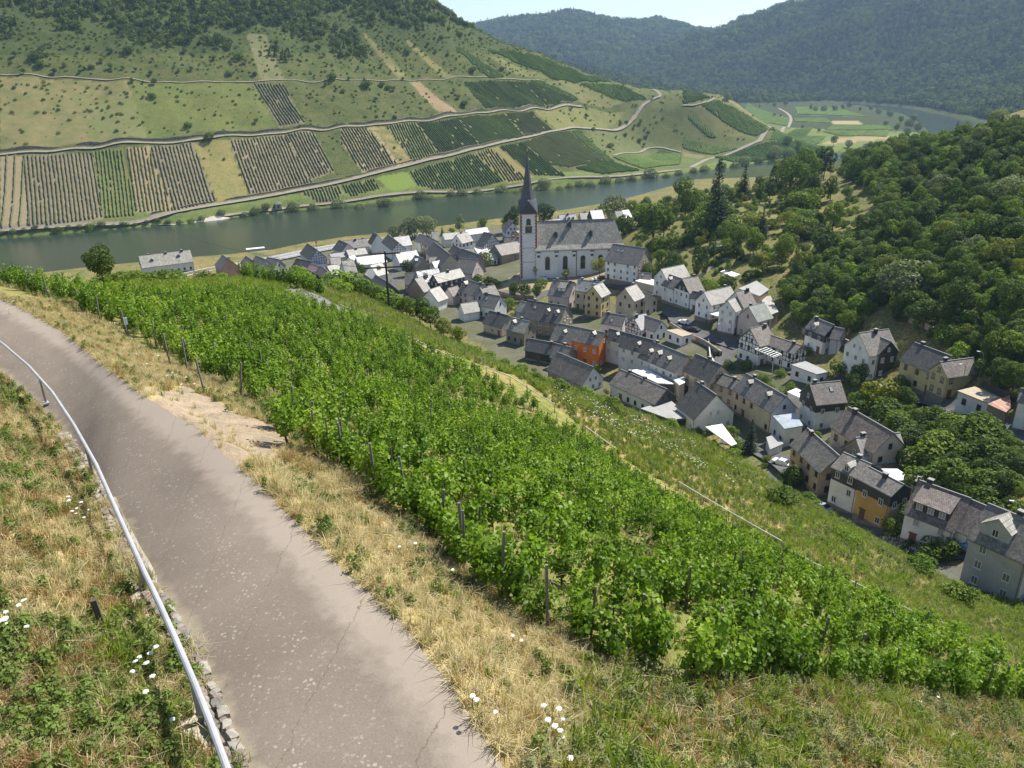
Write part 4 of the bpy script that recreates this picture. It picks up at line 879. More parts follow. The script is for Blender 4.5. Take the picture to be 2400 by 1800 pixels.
house(2, (780,605), (1000,573), ('A',862,722), 4.8, 'grey', 'shiny', 'pale grey roof with one dark dormer above the lane', dorm=((.3,.7,1.8,1.4),), nowin=True, chim=0, name='town_house')
house(2, (662,622), (778,618), ('A',588,745), 3.6, 'white2', 'dark', 'dark brown roofed timbered house at the lane corner', tim='F', nowin=True, chim=0, name='timbered_house')
house(2, (765,682), (835,662), ('B',897,820), 3.4, 'brownw', 'slate', 'small gabled shed with smooth grey roof by the lane', nowin=True, chim=0, name='shed', cat='shed')
house(2, (915,795), (1015,760), ('B',1082,900), 4.0, 'white', 'light', 'small house with mottled white slate above the bushes', nowin=True, chim=0, name='town_house')
house(2, (1107,780), (1200,755), ('A',1150,870), 4.0, 'pinkw', 'brown', 'little brown roofed house with slate gable', nowin=True, chim=1, name='town_house')
house(2, (1290,685), (1482,740), ('A',1190,795), 5.2, 'pinkw', 'brown', 'pink walled house with wide dormer and balcony over the street', win='bm', dorm=((.15,.6,2.2,1.3),), chim=1, name='town_house')
house(2, (1442,775), (1582,745), ('B',1627,850), 4.8, 'bluew', 'brown', 'pale blue gabled house with half brown roof', win='dg', chim=0, name='town_house')
house(2, (1482,830), (1648,862), ('B',1590,992), 4.8, 'white', 'slate', 'white house with dark roof and sunlit gable above the bushes', gw='white', win='dg', sky=1, name='town_house')
house(2, (1542,1012), (1732,1062), ('A',1468,1140), 3.6, 'beige', 'dark', 'dark roofed house with beige gable right behind the bushes', gw='beige', win='wg', name='town_house')
house(2, (1240,940), (1400,915), 5.5, 3.4, 'white', 'light', 'white open-sided garage with brown timber gates', nowin=True, chim=0, name='garage', cat='garage')
house(2, (887,228), (987,286), ('A',836,305), 5.6, 'cream', 'brown', 'cream house with brown roof near the river in the old town', win='dg', chim=1, name='town_house')
house(2, (937,190), (997,187), ('A',922,255), 6.2, 'stone', 'oldslate', 'small steep tan roof rising over the waterside houses', nowin=True, chim=0, name='town_house')
house(2, (962,300), (1130,430), ('A',895,425), 5.4, 'beige', 'dark', 'dark steep roofed house in the heart of the old town', nowin=True, chim=0, name='town_house')
house(2, (1167,328), (1227,366), ('A',1102,458), 4.8, 'white2', 'dark', 'narrow timbered house with dark roof in the old town', tim='R', nowin=True, chim=0, name='timbered_house')
house(2, (548,250), (694,232), ('A',612,338), 5.8, 'white', 'shiny', 'white glinting roof beside the tall timbered gable', nowin=True, chim=0, name='town_house')
house(2, (482,222), (592,302), ('A',452,330), 5.8, 'white', 'dark', 'tall dark roofed house with timbered gable behind the power pole', tim='R', nowin=True, chim=0, name='timbered_house')
house(2, (337,198), (374,222), ('A',257,290), 5.0, 'white', 'dark', 'tall house with sunlit white gable near the quay', gw='white', nowin=True, chim=0, name='town_house', p=1.3)
house(2, (155,458), (437,425), ('A',166,550), 3.2, 'white2', 'shiny', 'long low hall with shining white roof left of the pole', nowin=True, chim=0, name='hall', cat='hall', p=.7)
house(2, (562,415), (772,383), ('A',602,522), 4.0, 'white2', 'shiny', 'large shining white roof right of the pole', nowin=True, chim=0, name='town_house')
house(2, (302,540), (414,512), ('B',468,640), 3.8, 'white', 'light', 'pale roofed house with one black dormer beside the lane', dorm=((.5,.6,1.4,1.4),), nowin=True, chim=0, name='town_house')
house(2, (358,642), (492,722), ('A',262,758), 3.8, 'slatew', 'dark', 'blue-black slate roof right behind the slope bushes', nowin=True, chim=0, name='town_house')
house(2, (240,635), (322,692), 5.5, 3.6, 'slatew', 'dark', 'small blue-black gable left of the power pole', nowin=True, chim=0, name='town_house')
house(2, (767,438), (852,470), ('A',715,540), 4.8, 'tanw', 'slate', 'tan walled house with white dormer top over the lane', nowin=True, chim=0, dorm=((.5,.7,1.6,1.2),), name='town_house')
house(2, (905,460), (1015,450), ('A',915,540), 4.0, 'slatew', 'slate', 'small grey gable beside the bright timbered house', nowin=True, chim=0, name='town_house')
house(2, (1052,212), (1280,190), ('A',1132,255), 4.2, 'white2', 'light', 'long pale grey waterside roof with antenna', nowin=True, chim=1, name='town_house', p=.7)
house(2, (812,214), (876,236), ('A',754,285), 5.2, 'white2', 'brown', 'waterside house with dark hipped end near the trees', nowin=True, chim=0, name='town_house')
house(12, (1530,465), (1830,475), ('A',1562,542), 4.2, 'beige', 'brown', 'tan roofed house with two black chimneys left of the tower', nowin=True, chim=2, name='town_house')
house(12, (1742,350), (1800,332), ('A',1880,392), 4.2, 'brickpink', 'slate', 'pink brick gable close to the church tower', nowin=True, chim=0, name='town_house', p=.5)
house(12, (1062,745), (1310,690), ('A',1092,792), 3.4, 'stone', 'slate', 'grey slate roof behind the low timbered house', nowin=True, chim=0, name='town_house', p=.7)
house(12, (707,692), (905,678), 6.4, 4.2, 'white2', 'oldslate', 'grey roofed house with black gable above the black roof', nowin=True, chim=0, name='town_house')
block(12, [(920,670),(1180,665),(1200,760),(1000,790)], 3.4, 'white', 'white', 'bright white flat terrace in the old town', nowin=True)
block(12, [(1690,720),(1890,680),(1890,770),(1720,800)], 2.6, 'white2', 'green', 'pale green glass canopy left of the church tower', nowin=True, posts=True, name='canopy', cat='canopy')
block(12, [(1765,600),(1890,565),(1890,690),(1800,690)], 4.2, 'white', 'white', 'white flat roof touching the church tower', nowin=True)
# along the quay
house(1, (95,372), (531,318), ('A',126,476), 4.8, 'white2', 'oldslate', 'long riverside house with weathered slate roof standing alone at the quay', win='bg', chim=4, dorm=((.22,.62,1.3,1.2),(.75,.55,1.3,1.2)), name='riverside_house')
house(1, (817,360), (872,398), ('A',740,442), 4.2, 'brickpink', 'slate', 'riverside house with blue awning and dark roof', nowin=True, chim=1, name='town_house')
house(11, (120,590), (236,666), ('A',2,700), 3.6, 'stone', 'brown', 'brown roofed riverside shed with pale right half', nowin=True, chim=0, name='shed', cat='shed')
house(11, (297,585), (452,650), ('A',172,760), 3.8, 'grey', 'slate', 'grey slate riverside house left of the paired gables', nowin=True, chim=0, name='town_house')
house(11, (492,615), (686,650), ('B',585,800), 3.6, 'grey', 'slate', 'grey gabled riverside house with one square window', win='dg', chim=0, name='town_house')
house(11, (1187,375), (1345,482), ('B',1202,655), 6.4, 'bluew', 'dark', 'tall riverside house with dark roof and timbered blue-white gable', tim='R', gw='bluew', nowin=True, chim=0, name='timbered_house')
house(11, (992,640), (1232,682), ('A',905,770), 3.6, 'slatew', 'dark', 'black roofed house with white chimney below the timbered gable', nowin=True, chim=1, name='town_house')
house(11, (1082,770), (1335,900), 6.2, 3.4, 'slatew', 'dark', 'black slate roof close above the vine tips', nowin=True, chim=1, name='town_house')
house(11, (1246,722), (1393,772), ('B',1345,890), 3.4, 'stone', 'pink', 'pink tile roof among the dark roofs by the river', nowin=True, chim=0, name='town_house')
house(11, (1442,770), (1572,906), ('A',1372,900), 3.4, 'white2', 'slate', 'grey slate roof right of the pink tile roof', nowin=True, chim=0, name='town_house')
house(11, (1782,680), (1972,656), ('A',1772,935), 3.8, 'white2', 'oldslate', 'pale grey roof with one black dormer above the vines', dorm=((.45,.65,1.5,1.4),), nowin=True, chim=0, name='town_house')
house(11, (1527,765), (1706,730), 7.0, 3.6, 'white2', 'light', 'white mottled roof left of the pale grey roof', nowin=True, chim=0, name='town_house')
house(11, (1732,315), (1882,380), ('A',1642,482), 4.8, 'pinkw', 'dark', 'dark roofed waterside house with white skylights and pink gable', gw='pinkw', sky=2, nowin=True, chim=0, name='town_house')
house(11, (1792,335), (2202,292), ('A',1900,450), 4.6, 'white2', 'slate', 'long slate waterside roof with two black chimneys', nowin=True, chim=2, sky=2, name='town_house')
house(11, (1572,560), (1822,525), 6.2, 3.8, 'beige', 'grey', 'tan flat-pitched roof beside the timbered blue-white gable', nowin=True, chim=1, name='town_house', p=.5)
house(11, (1582,625), (1742,610), ('A',1522,745), 3.8, 'white2', 'light', 'small roof half black half white by the quay', nowin=True, chim=0, name='town_house')
house(11, (1860,490), (2170,450), 6.5, 4.0, 'white2', 'light', 'pale slate roof with two dark vents near the quay', nowin=True, chim=1, name='town_house', p=.7)
house(11, (1900,600), (1985,575), 6.0, 3.8, 'white', 'shiny', 'narrow roof with glinting white side near the quay', nowin=True, chim=0, name='town_house')
# ------------------------------------------------------------------ church
def church():
    g = 11 * SC
    a = atz(1256, 648, g); b_ = atz(1423, 642, g); t = (b_ - a)[:2]; L = np.hypot(*t); t /= L; rz = math.atan2(t[1], t[0])
    root = empty('parish_church', (a[0], a[1], g), rz); tag(root, 'white parish church with slate roof and tall pointed tower', 'church')
    W = 14.5; he = 60 / FPX * np.hypot(a[1], CAMZ - g) * 1.02; hr = he + 10.8; Lx = L + 7.0; x0 = 0.0; x1 = Lx
    wm_ = mottled('church_plaster', (.72, .72, .71), .12, .25, .9, .1); red = mottled('church_red_stone', (.30, .085, .06), .25, 1, .9, 0); trim = mottled('church_trim_grey', (.44, .44, .46), .15, 1, .8, 0); dk = mottled('church_slate_trim', (.06, .06, .07), .2, 1, .6, 0)
    mb = MB(); mb.box(x0, x1, 0, W, -5, he); mb.build('nave_wall', wm_, root)
    rb = MB(); o = .55; ty = W / 2; hx = 3.6
    E_ = [(x0 - o, -o, he), (x1 + o, -o, he), (x1 + o, W + o, he), (x0 - o, W + o, he)]; Rg = [(x0 + 1.2, ty, hr), (x1 - 3.2, ty, hr)]; sl = math.hypot(ty, hr - he)
    # bell-cast eaves: a shallower skirt below the main slope
    def inset(p, f, r): return tuple(p[i] + (r[i] - p[i]) * f for i in range(2)) + (p[2] + (hr - he) * f * .72,)
    K = [inset(E_[0], .22, Rg[0]), inset(E_[1], .22, Rg[1]), inset(E_[2], .22, Rg[1]), inset(E_[3], .22, Rg[0])]
    for i, j in ((0, 1), (1, 2), (2, 3), (3, 0)): rb.face([E_[i], E_[j], K[j], K[i]], 0, [(E_[i][0], 0), (E_[j][0] + E_[j][1] * 0, 0), (K[j][0], 2), (K[i][0], 2)])
    rb.face([K[0], K[1], Rg[1], Rg[0]], 0, [(K[0][0], 2), (K[1][0], 2), (Rg[1][0], sl), (Rg[0][0], sl)]); rb.face([K[2], K[3], Rg[0], Rg[1]], 0, [(K[2][0], 2), (K[3][0], 2), (Rg[0][0], sl), (Rg[1][0], sl)])
    rb.face([K[1], K[2], Rg[1]], 0, [(0, 2), (14, 2), (7, sl)]); rb.face([K[3], K[0], Rg[0]], 0, [(0, 2), (14, 2), (7, sl)])
    rb.face([(p[0], p[1], p[2] - .25) for p in E_][::-1], 1)
    for i, j in ((0, 1), (1, 2), (2, 3), (3, 0)): rb.face([(E_[i][0], E_[i][1], he - .25), (E_[j][0], E_[j][1], he - .25), E_[j], E_[i]], 1)
    rb.build('nave_roof', [slate('church_slate', (.255, .24, .205), .6, .3, .35, var=.45), trim], root, uv=True)
    cn = MB(); cn.box(x0 - .2, x1 + .2, -.22, 0, he - .75, he - .26); cn.build('cornice', trim, root)
    step = L / 4.0
    for i in range(5):
        x = 1.2 + i * step * .985; p_ = MB(); p_.box(x - .75, x + .75, -.28, 0, -5, he - 1.2); p_.box(x - .85, x + .85, -.36, 0, he - 1.2, he - .76, 1); p_.box(x - .55, x + .55, -.42, -.28, he - 3.1, he - 2.2, 1); p_.build('pilaster', [wm_, dk], root)
    for i in range(4):
        x = 1.2 + (i + .5) * step * .985; w2 = .95; z0 = he * .24; z1 = he * .66
        arc = [(w2 * math.cos(q), z1 + w2 * math.sin(q)) for q in np.linspace(0, math.pi, 9)]; out = [(-w2, z0), (w2, z0)] + arc
        out = [(w2, z0)] + arc + [(-w2, z0)]
        fr = MB(); sc_ = 1.22; zc = (z0 + z1) / 2
        big = [(u * sc_, (v - zc) * 1.06 + zc) for u, v in out]
        for q in range(len(out)):
            r = (q + 1) % len(out); fr.face([(x + big[q][0], -.06, big[q][1]), (x + big[r][0], -.06, big[r][1]), (x + out[r][0], -.06, out[r][1]), (x + out[q][0], -.06, out[q][1])][::-1])
            fr.face([(x + out[q][0], -.06, out[q][1]), (x + out[r][0], -.06, out[r][1]), (x + out[r][0], -.01, out[r][1]), (x + out[q][0], -.01, out[q][1])][::-1])
        f_ = fr.build('window', trim, root)
        pn = MB(); pn.face([(x + u, -.012, v) for u, v in out][::-1]); pn.build('pane', glass, f_)
        br = MB()
        for zz in np.linspace(z0 + .8, z1 + .4, 6): br.box(x - w2, x + w2, -.045, -.014, zz - .04, zz + .04)
        br.box(x - .05, x + .05, -.046, -.014, z0, z1 + .8); br.build('glazing_bars', mottled('lead_brown', (.11, .06, .05), .2, 3, .6, 0), f_)
    dp = MB(); dp.tube([(x0 + 1.2 + 2 * step * .985 + .95, -.35, he - .3), (x0 + 1.2 + 2 * step * .985 + .95, -.35, -4)], .11, 6); dp.build('downpipe', dk, root)
    slp = (hr - K[0][2]) / (ty - K[0][1])
    for u, v in ((.235, .30), (.40, .70), (.63, .30)):           # three hooded roof dormers
        x = Lx * u; y = K[0][1] + (ty - K[0][1]) * v; z = K[0][2] + slp * (y - K[0][1]); d = MB(); w2 = .75; h = 1.9; yb = y + h / slp; yr = y + (h + .9) / slp
        d.face([(x - w2, y, z), (x + w2, y, z), (x + w2, y, z + h), (x, y, z + h + .9), (x - w2, y, z + h)], 1)
        for s in (-1, 1): d.face([(x + s * w2, y, z), (x + s * w2, y, z + h), (x + s * w2, yb, z + h)], 1); d.face([(x, y - .25, z + h + 1.0), (x, yr + .1, z + h + 1.0), (x + s * (w2 + .25), yb, z + h - .15), (x + s * (w2 + .25), y - .25, z + h - .15)], 0, [(0, 0), (2, 0), (2, 1), (0, 1)])
        d.build('roof_dormer', [MATS['church_slate'], dk], root, uv=True)
    rg = MB(); rg.box(Rg[0][0], Rg[1][0], ty - .2, ty + .2, hr - .1, hr + .14); rg.build('ridge_cap', dk, root)
    # tower at the left end
    TW = 6.9; tx0 = -6.3; ty0 = .5; ppm = FPX / np.hypot(a[1], CAMZ - g); ht = (640 - 505) / ppm * 1.05 + .2; cxx, cyy = tx0 + TW / 2, ty0 + TW / 2
    tb = MB(); tb.box(tx0, tx0 + TW, ty0, ty0 + TW, -5, ht); tb.build('tower', wm_, root)
    for i, (qx, qy) in enumerate(((tx0, ty0), (tx0 + TW, ty0))):
        qb = MB(); z = -1.0; k = 0
        while z < ht - .7:
            l_ = .85 if k % 2 else .55; xa, xb = (qx - .05, qx + l_) if i == 0 else (qx - l_, qx + .05); qb.box(xa, xb, qy - .05, qy + .6, z, z + .62); z += .66; k += 1
        qb.build('quoins', red, root)
    for f in (.23, .46, .69): s_ = MB(); s_.box(tx0 - .08, tx0 + TW + .08, ty0 - .1, ty0, ht * f, ht * f + .3); s_.build('string_course', trim, root)
    s_ = MB(); s_.box(tx0 - .3, tx0 + TW + .3, ty0 - .3, ty0 + TW + .3, ht, ht + .45); s_.build('tower_cornice', red, root)
    bw = .95; z0, z1 = ht - 4.3, ht - 2.6; arc = [(bw * math.cos(q), z1 + bw * math.sin(q)) for q in np.linspace(0, math.pi, 9)]
    bo = MB(); bo.face([(cxx + u, ty0 - .03, v) for u, v in ([(bw, z0)] + arc + [(-bw, z0)])][::-1]); bo.box(cxx - bw - .2, cxx + bw + .2, ty0 - .12, ty0 - .001, z0 - .25, z0, 1)
    bo.build('belfry_opening', [mottled('louvre_brown', (.10, .07, .06), .3, 4, .8, 0), red], root)
    cb_ = MB(); cz = ht - 6.3; cb_.box(cxx - 1.4, cxx + 1.4, ty0 - .14, ty0 - .001, cz - 1.4, cz + 1.4); clk = cb_.build('clock', dk, root)
    gold = mottled('clock_gold', (.55, .42, .10), .2, 3, .4, 0); cg = MB()
    for q in range(12):
        an = q * math.pi / 6; cg.box(cxx + 1.12 * math.sin(an) - .09, cxx + 1.12 * math.sin(an) + .09, ty0 - .18, ty0 - .145, cz + 1.12 * math.cos(an) - .09, cz + 1.12 * math.cos(an) + .09)
    cg.bar((cxx, ty0 - .17, cz), (cxx + .45, ty0 - .17, cz + .5), .12, .03, (0, 1, 0)); cg.bar((cxx, ty0 - .19, cz), (cxx - .2, ty0 - .19, cz + .95), .09, .03, (0, 1, 0)); cg.build('clock_hands', gold, clk)
    # spire: square skirt with four gables turning into an eight-sided needle
    hs = (508 - 384) / ppm * 1.06; zt = ht + .45; sp = MB(); R0 = TW / 2 + .35; k0 = [(cxx + R0 * sx, cyy + R0 * sy, zt) for sx, sy in ((-1, -1), (1, -1), (1, 1), (-1, 1))]
    ring = []
    for i in range(8):
        an = math.pi / 8 + i * math.pi / 4 - math.pi / 2 - math.pi / 4; ring.append((cxx + 3.0 * math.cos(an), cyy + 3.0 * math.sin(an), zt + 5.2))
    def rg2(r, z): return [(cxx + r * math.cos(-math.pi * 5 / 8 + i * math.pi / 4), cyy + r * math.sin(-math.pi * 5 / 8 + i * math.pi / 4), z) for i in range(8)]
    r1 = rg2(3.05, zt + 5.4); r2 = rg2(2.1, zt + 8.8); r3 = rg2(.55, zt + hs * .82); apex = (cxx, cyy, zt + hs)
    for i in range(4):
        c_ = k0[i]; j = (i + 1) % 4; pk = ((c_[0] + k0[j][0]) / 2, (c_[1] + k0[j][1]) / 2, zt + 5.0)
        A1, B1 = r1[2 * i], r1[(2 * i + 1) % 8]; Z1 = r1[(2 * i + 7) % 8]
        sp.face([c_, k0[j], pk], 1); sp.face([c_, pk, A1]); sp.face([pk, B1, A1]); sp.face([pk, k0[j], B1])
        sp.face([c_, A1, Z1])
    for Ra, Rb in ((r1, r2), (r2, r3)):
        for i in range(8): sp.face([Ra[i], Ra[(i + 1) % 8], Rb[(i + 1) % 8], Rb[i]], 0, [(i, 0), (i + 1, 0), (i + .8, 6), (i + .2, 6)])
    for i in range(8): sp.face([r3[i], r3[(i + 1) % 8], apex])
    sp.build('spire', [slate('spire_slate', (.075, .078, .088), .5, .3, .3), dk], root, uv=True)
    dd = MB()
    for i in range(4):
        c_ = k0[i]; j = (i + 1) % 4; nx, ny = ((c_[0] + k0[j][0]) / 2 - cxx), ((c_[1] + k0[j][1]) / 2 - cyy); n_ = math.hypot(nx, ny); nx, ny = nx / n_, ny / n_; bx, by = cxx + nx * (R0 - .4), cyy + ny * (R0 - .4); tx_, ty_ = -ny, nx
        def q(u, v, z): return (bx + tx_ * u + nx * v, by + ty_ * u + ny * v, z)
        if i in (0, 1, 3):
            for m_, P in ((0, [q(-.55, .2, zt + .9), q(.55, .2, zt + .9), q(.55, .2, zt + 3.2), q(-.55, .2, zt + 3.2)]),): dd.face(P, 0); dd.face([q(-.55, .2, zt + .9), q(-.55, -1.8, zt + .9), q(-.55, -1.8, zt + 3.2), q(-.55, .2, zt + 3.2)], 0); dd.face([q(.55, .2, zt + .9), q(.55, -1.8, zt + .9), q(.55, -1.8, zt + 3.2), q(.55, .2, zt + 3.2)], 0)
            dd.face([q(-.75, .35, zt + 3.1), q(0, .35, zt + 4.1), q(0, -2, zt + 4.1), q(-.75, -2, zt + 3.1)], 1); dd.face([q(.75, .35, zt + 3.1), q(0, .35, zt + 4.1), q(0, -2, zt + 4.1), q(.75, -2, zt + 3.1)], 1); dd.face([q(-.55, .2, zt + 3.2), q(.55, .2, zt + 3.2), q(0, .2, zt + 4.0)], 0)
    dd.build('spire_dormers', [mottled('louvre_brown2', (.13, .09, .075), .3, 3, .8, 0), ROOF['light']], root)
    fi = MB(); fi.tube([apex, (cxx, cyy, zt + hs + 1.4)], .09, 6); fi.tube([(cxx, cyy, zt + hs + .5), (cxx, cyy, zt + hs + .95)], .26, 8); fi.build('finial', gold, root)
    dr = MB(); dr.box(tx0 + 1.0, tx0 + 3.0, ty0 - .08, ty0, -1, 3.2); dr.build('tower_door', FR['w'], root)
    return root
church()
# ------------------------------------------------------------------ foliage building blocks
def leaves_mesh(name, C, Nn, size, mat, r, fold=.25, asp=.75):
    n = len(C); Nn = Nn / (np.linalg.norm(Nn, axis=1)[:, None] + 1e-9)
    a = r.normal(size=(n, 3)); T = np.cross(Nn, a); T /= np.linalg.norm(T, axis=1)[:, None] + 1e-9; B = np.cross(Nn, T)
    s = (size * r.uniform(.65, 1.3, n))[:, None]
    V = np.stack([C - T * s * .5, C + B * s * .5 * asp + Nn * s * fold * .5, C + T * s * .5, C - B * s * .5 * asp + Nn * s * fold * .5], 1).reshape(-1, 3)
    I = np.arange(n)[:, None] * 4; F = np.concatenate([I + [0, 1, 2], I + [0, 2, 3]], 1).reshape(-1, 3)
    return big_mesh(name, V, F, [mat])
def lobed(n, R, Hc, zc, nl, r, lobe=(.36, .58), inner=.12, flat=1.0):
    """points and outward normals over a crown made of many uneven lobes"""
    L = r.normal(size=(nl, 3)); L /= np.linalg.norm(L, axis=1)[:, None]; L *= (r.uniform(.25, 1, nl) ** .5)[:, None] * np.array([R, R, Hc]) * .78; L[:, 2] += zc
    rad = r.uniform(*lobe, nl) * R; k = r.choice(nl, n * 3, p=rad ** 2 / (rad ** 2).sum())
    d = r.normal(size=(n * 3, 3)); d /= np.linalg.norm(d, axis=1)[:, None]; q = np.where(r.random(n * 3) < inner, r.uniform(.3, .9, n * 3), r.uniform(.85, 1.12, n * 3))
    P = L[k] + d * (rad[k] * q)[:, None] * [1, 1, flat]
    dist = np.sqrt(((P[:, None, :] - L[None]) ** 2).sum(2)) / rad[None]; keep = (dist.min(1) > .8) | (r.random(n * 3) < .10)
    P, d = P[keep][:n], d[keep][:n]; nn = d + r.normal(size=d.shape) * .55 + [0, 0, .25]
    return P, nn
bark = mottled('bark_brown', (.10, .075, .055), .4, 3, .95, .4)
def trunk_mesh(name, h, r0, limbs, r, spread=1.6):
    mb = MB(); p0 = [(0, 0, -1.2), (r.normal() * .05, r.normal() * .05, h * .3), (r.normal() * .15, r.normal() * .15, h * .62), (r.normal() * .3, r.normal() * .3, h)]
    mb.tube(p0, r0, 7, 0, r0 * .3)
    for i in range(limbs):
        an = 6.28 * i / limbs + r.uniform(-.4, .4); z = h * r.uniform(.4, .7); mb.tube([(0, 0, z), (math.cos(an) * spread * .5, math.sin(an) * spread * .5, z + h * .14), (math.cos(an) * spread, math.sin(an) * spread, z + h * .32)], r0 * .42, 5, 0, r0 * .1)
    return mb.mesh(name, bark)
LM = {'green': leafmat('leaf_green', (.055, .100, .010), (.165, .228, .027), .36), 'olive': leafmat('leaf_olive', (.090, .115, .014), (.24, .265, .040), .38), 'dark': leafmat('leaf_dark', (.030, .060, .010), (.110, .165, .024), .32),
      'willow': leafmat('leaf_willow', (.095, .120, .052), (.20, .23, .105), .28), 'bright': leafmat('leaf_bright', (.09, .15, .015), (.20, .29, .036), .38), 'yellow': leafmat('leaf_yellowgreen', (.14, .17, .015), (.33, .34, .03), .38),
      'far': leafmat('leaf_far_wood', (.036, .064, .014), (.14, .18, .036), .22, var=.9, ns=.02), 'fir': leafmat('needle_fir', (.014, .032, .012), (.042, .072, .024), .12), 'birch': leafmat('leaf_birch', (.08, .115, .036), (.17, .21, .07), .32)}
TREES = {}
def tree_protos(kind, lm, n, R, Hc, zc, h, nl, leaf, count, r0=.2, seed=0, **kw):
    out = []
    for i in range(count):
        r = np.random.default_rng(seed + i * 11); P, nn = lobed(n, R, Hc, zc, nl, r, **kw)
        out.append((trunk_mesh(kind + '_trunk', h, r0, 5, r, R * .5), leaves_mesh(kind + '_crown', P, nn, leaf, lm, r)))
    TREES[kind] = out
tree_protos('broad', LM['green'], 2600, 3.6, 4.2, 6.0, 5.4, 24, .44, 7, seed=10, lobe=(.18, .44))
tree_protos('olivetree', LM['olive'], 2400, 3.4, 4.2, 5.6, 5.0, 24, .42, 6, seed=60, lobe=(.18, .42))
tree_protos('darktree', LM['dark'], 2600, 3.7, 4.4, 6.2, 5.6, 23, .46, 6, seed=110, lobe=(.18, .44))
tree_protos('willow', LM['willow'], 2200, 3.6, 3.2, 4.2, 3.6, 17, .46, 5, seed=160)
tree_protos('bush', LM['green'], 1100, 1.5, 1.15, 1.0, 1.0, 11, .26, 4, r0=.06, seed=210)
tree_protos('brightbush', LM['bright'], 1100, 1.5, 1.15, 1.0, 1.0, 11, .26, 4, r0=.06, seed=260)
tree_protos('olivescrub', LM['olive'], 1100, 1.7, 0.9, .75, .8, 12, .28, 4, r0=.06, seed=235)
tree_protos('darkbush', LM['dark'], 1000, 1.5, 1.2, 1.05, 1.0, 10, .28, 4, r0=.06, seed=310)
tree_protos('yellowbush', LM['yellow'], 1100, 1.5, 1.3, 1.15, 1.0, 11, .24, 2, r0=.06, seed=360)
tree_protos('birch', LM['birch'], 1500, 2.2, 4.2, 5.6, 6.5, 14, .34, 3, r0=.12, seed=410, lobe=(.3, .45))
tree_protos('smalltree', LM['olive'], 1300, 1.9, 1.9, 3.4, 3.0, 10, .30, 3, r0=.12, seed=460)
def conifer(seed, narrow=1.0, lm='fir'):
    r = np.random.default_rng(seed); P = []; nn = []
    for z in np.linspace(.6, 10, 34):
        R = (1 - z / 10.4) ** .85 * 2.6 * narrow + .1; nb = max(5, int(R * 7))
        for b_ in range(nb):
            an = r.uniform(0, 6.28); m = max(3, int(R * 5)); t = r.uniform(.25, 1, m) * R * r.uniform(.75, 1.15)
            P.append(np.stack([np.cos(an) * t + r.normal(size=m) * .1, np.sin(an) * t + r.normal(size=m) * .1, z - t * .28 + r.normal(size=m) * .1], 1)); nn.append(np.stack([np.cos(an) * np.ones(m) * .5, np.sin(an) * np.ones(m) * .5, np.ones(m)], 1) + r.normal(size=(m, 3)) * .4)
    return trunk_mesh('fir_trunk', 9.5, .2, 0, r), leaves_mesh('fir_crown', np.concatenate(P), np.concatenate(nn), .42, LM[lm], r, asp=.5)
TREES['fir'] = [conifer(1), conifer(2)]; TREES['cypress'] = []
for sd_ in (5, 6):
    r = np.random.default_rng(sd_); n = 1100; z = r.uniform(.1, 6, n); an = r.uniform(0, 6.28, n); R = np.sin(np.clip((z + .5) / 6.6, 0, 1) * 3.14) ** .6 * .95 * r.uniform(.85, 1.08, n)
    P = np.stack([np.cos(an) * R, np.sin(an) * R, z], 1); TREES['cypress'].append((trunk_mesh('cypress_trunk', 3, .1, 0, r), leaves_mesh('cypress_crown', P, P * [1, 1, 0] + r.normal(size=P.shape) * .4 + [0, 0, .5], .3, LM['dark'], r)))
_tc = [0]
def tree(kind, x, y, h, name, label, cat, group, z=None, wide=1.0):
    """one tree: the trunk carries its crown; heights of the ready-made shapes are about 10 m (bushes 2.2 m)"""
    _tc[0] += 1; tm, cm = TREES[kind][_tc[0] % len(TREES[kind])]
    base = {'bush': 2.2, 'brightbush': 2.2, 'darkbush': 2.3, 'yellowbush': 2.5, 'smalltree': 5.4, 'cypress': 6.0, 'willow': 7.6}.get(kind, 10.2)
    s = h / base; o = link(name, tm, None, (x, y, gz(x, y) if z is None else z), (0, 0, random.uniform(0, 6.28)), (s * wide, s * wide, s)); tag(o, label, cat, group); link('crown', cm, o); return o
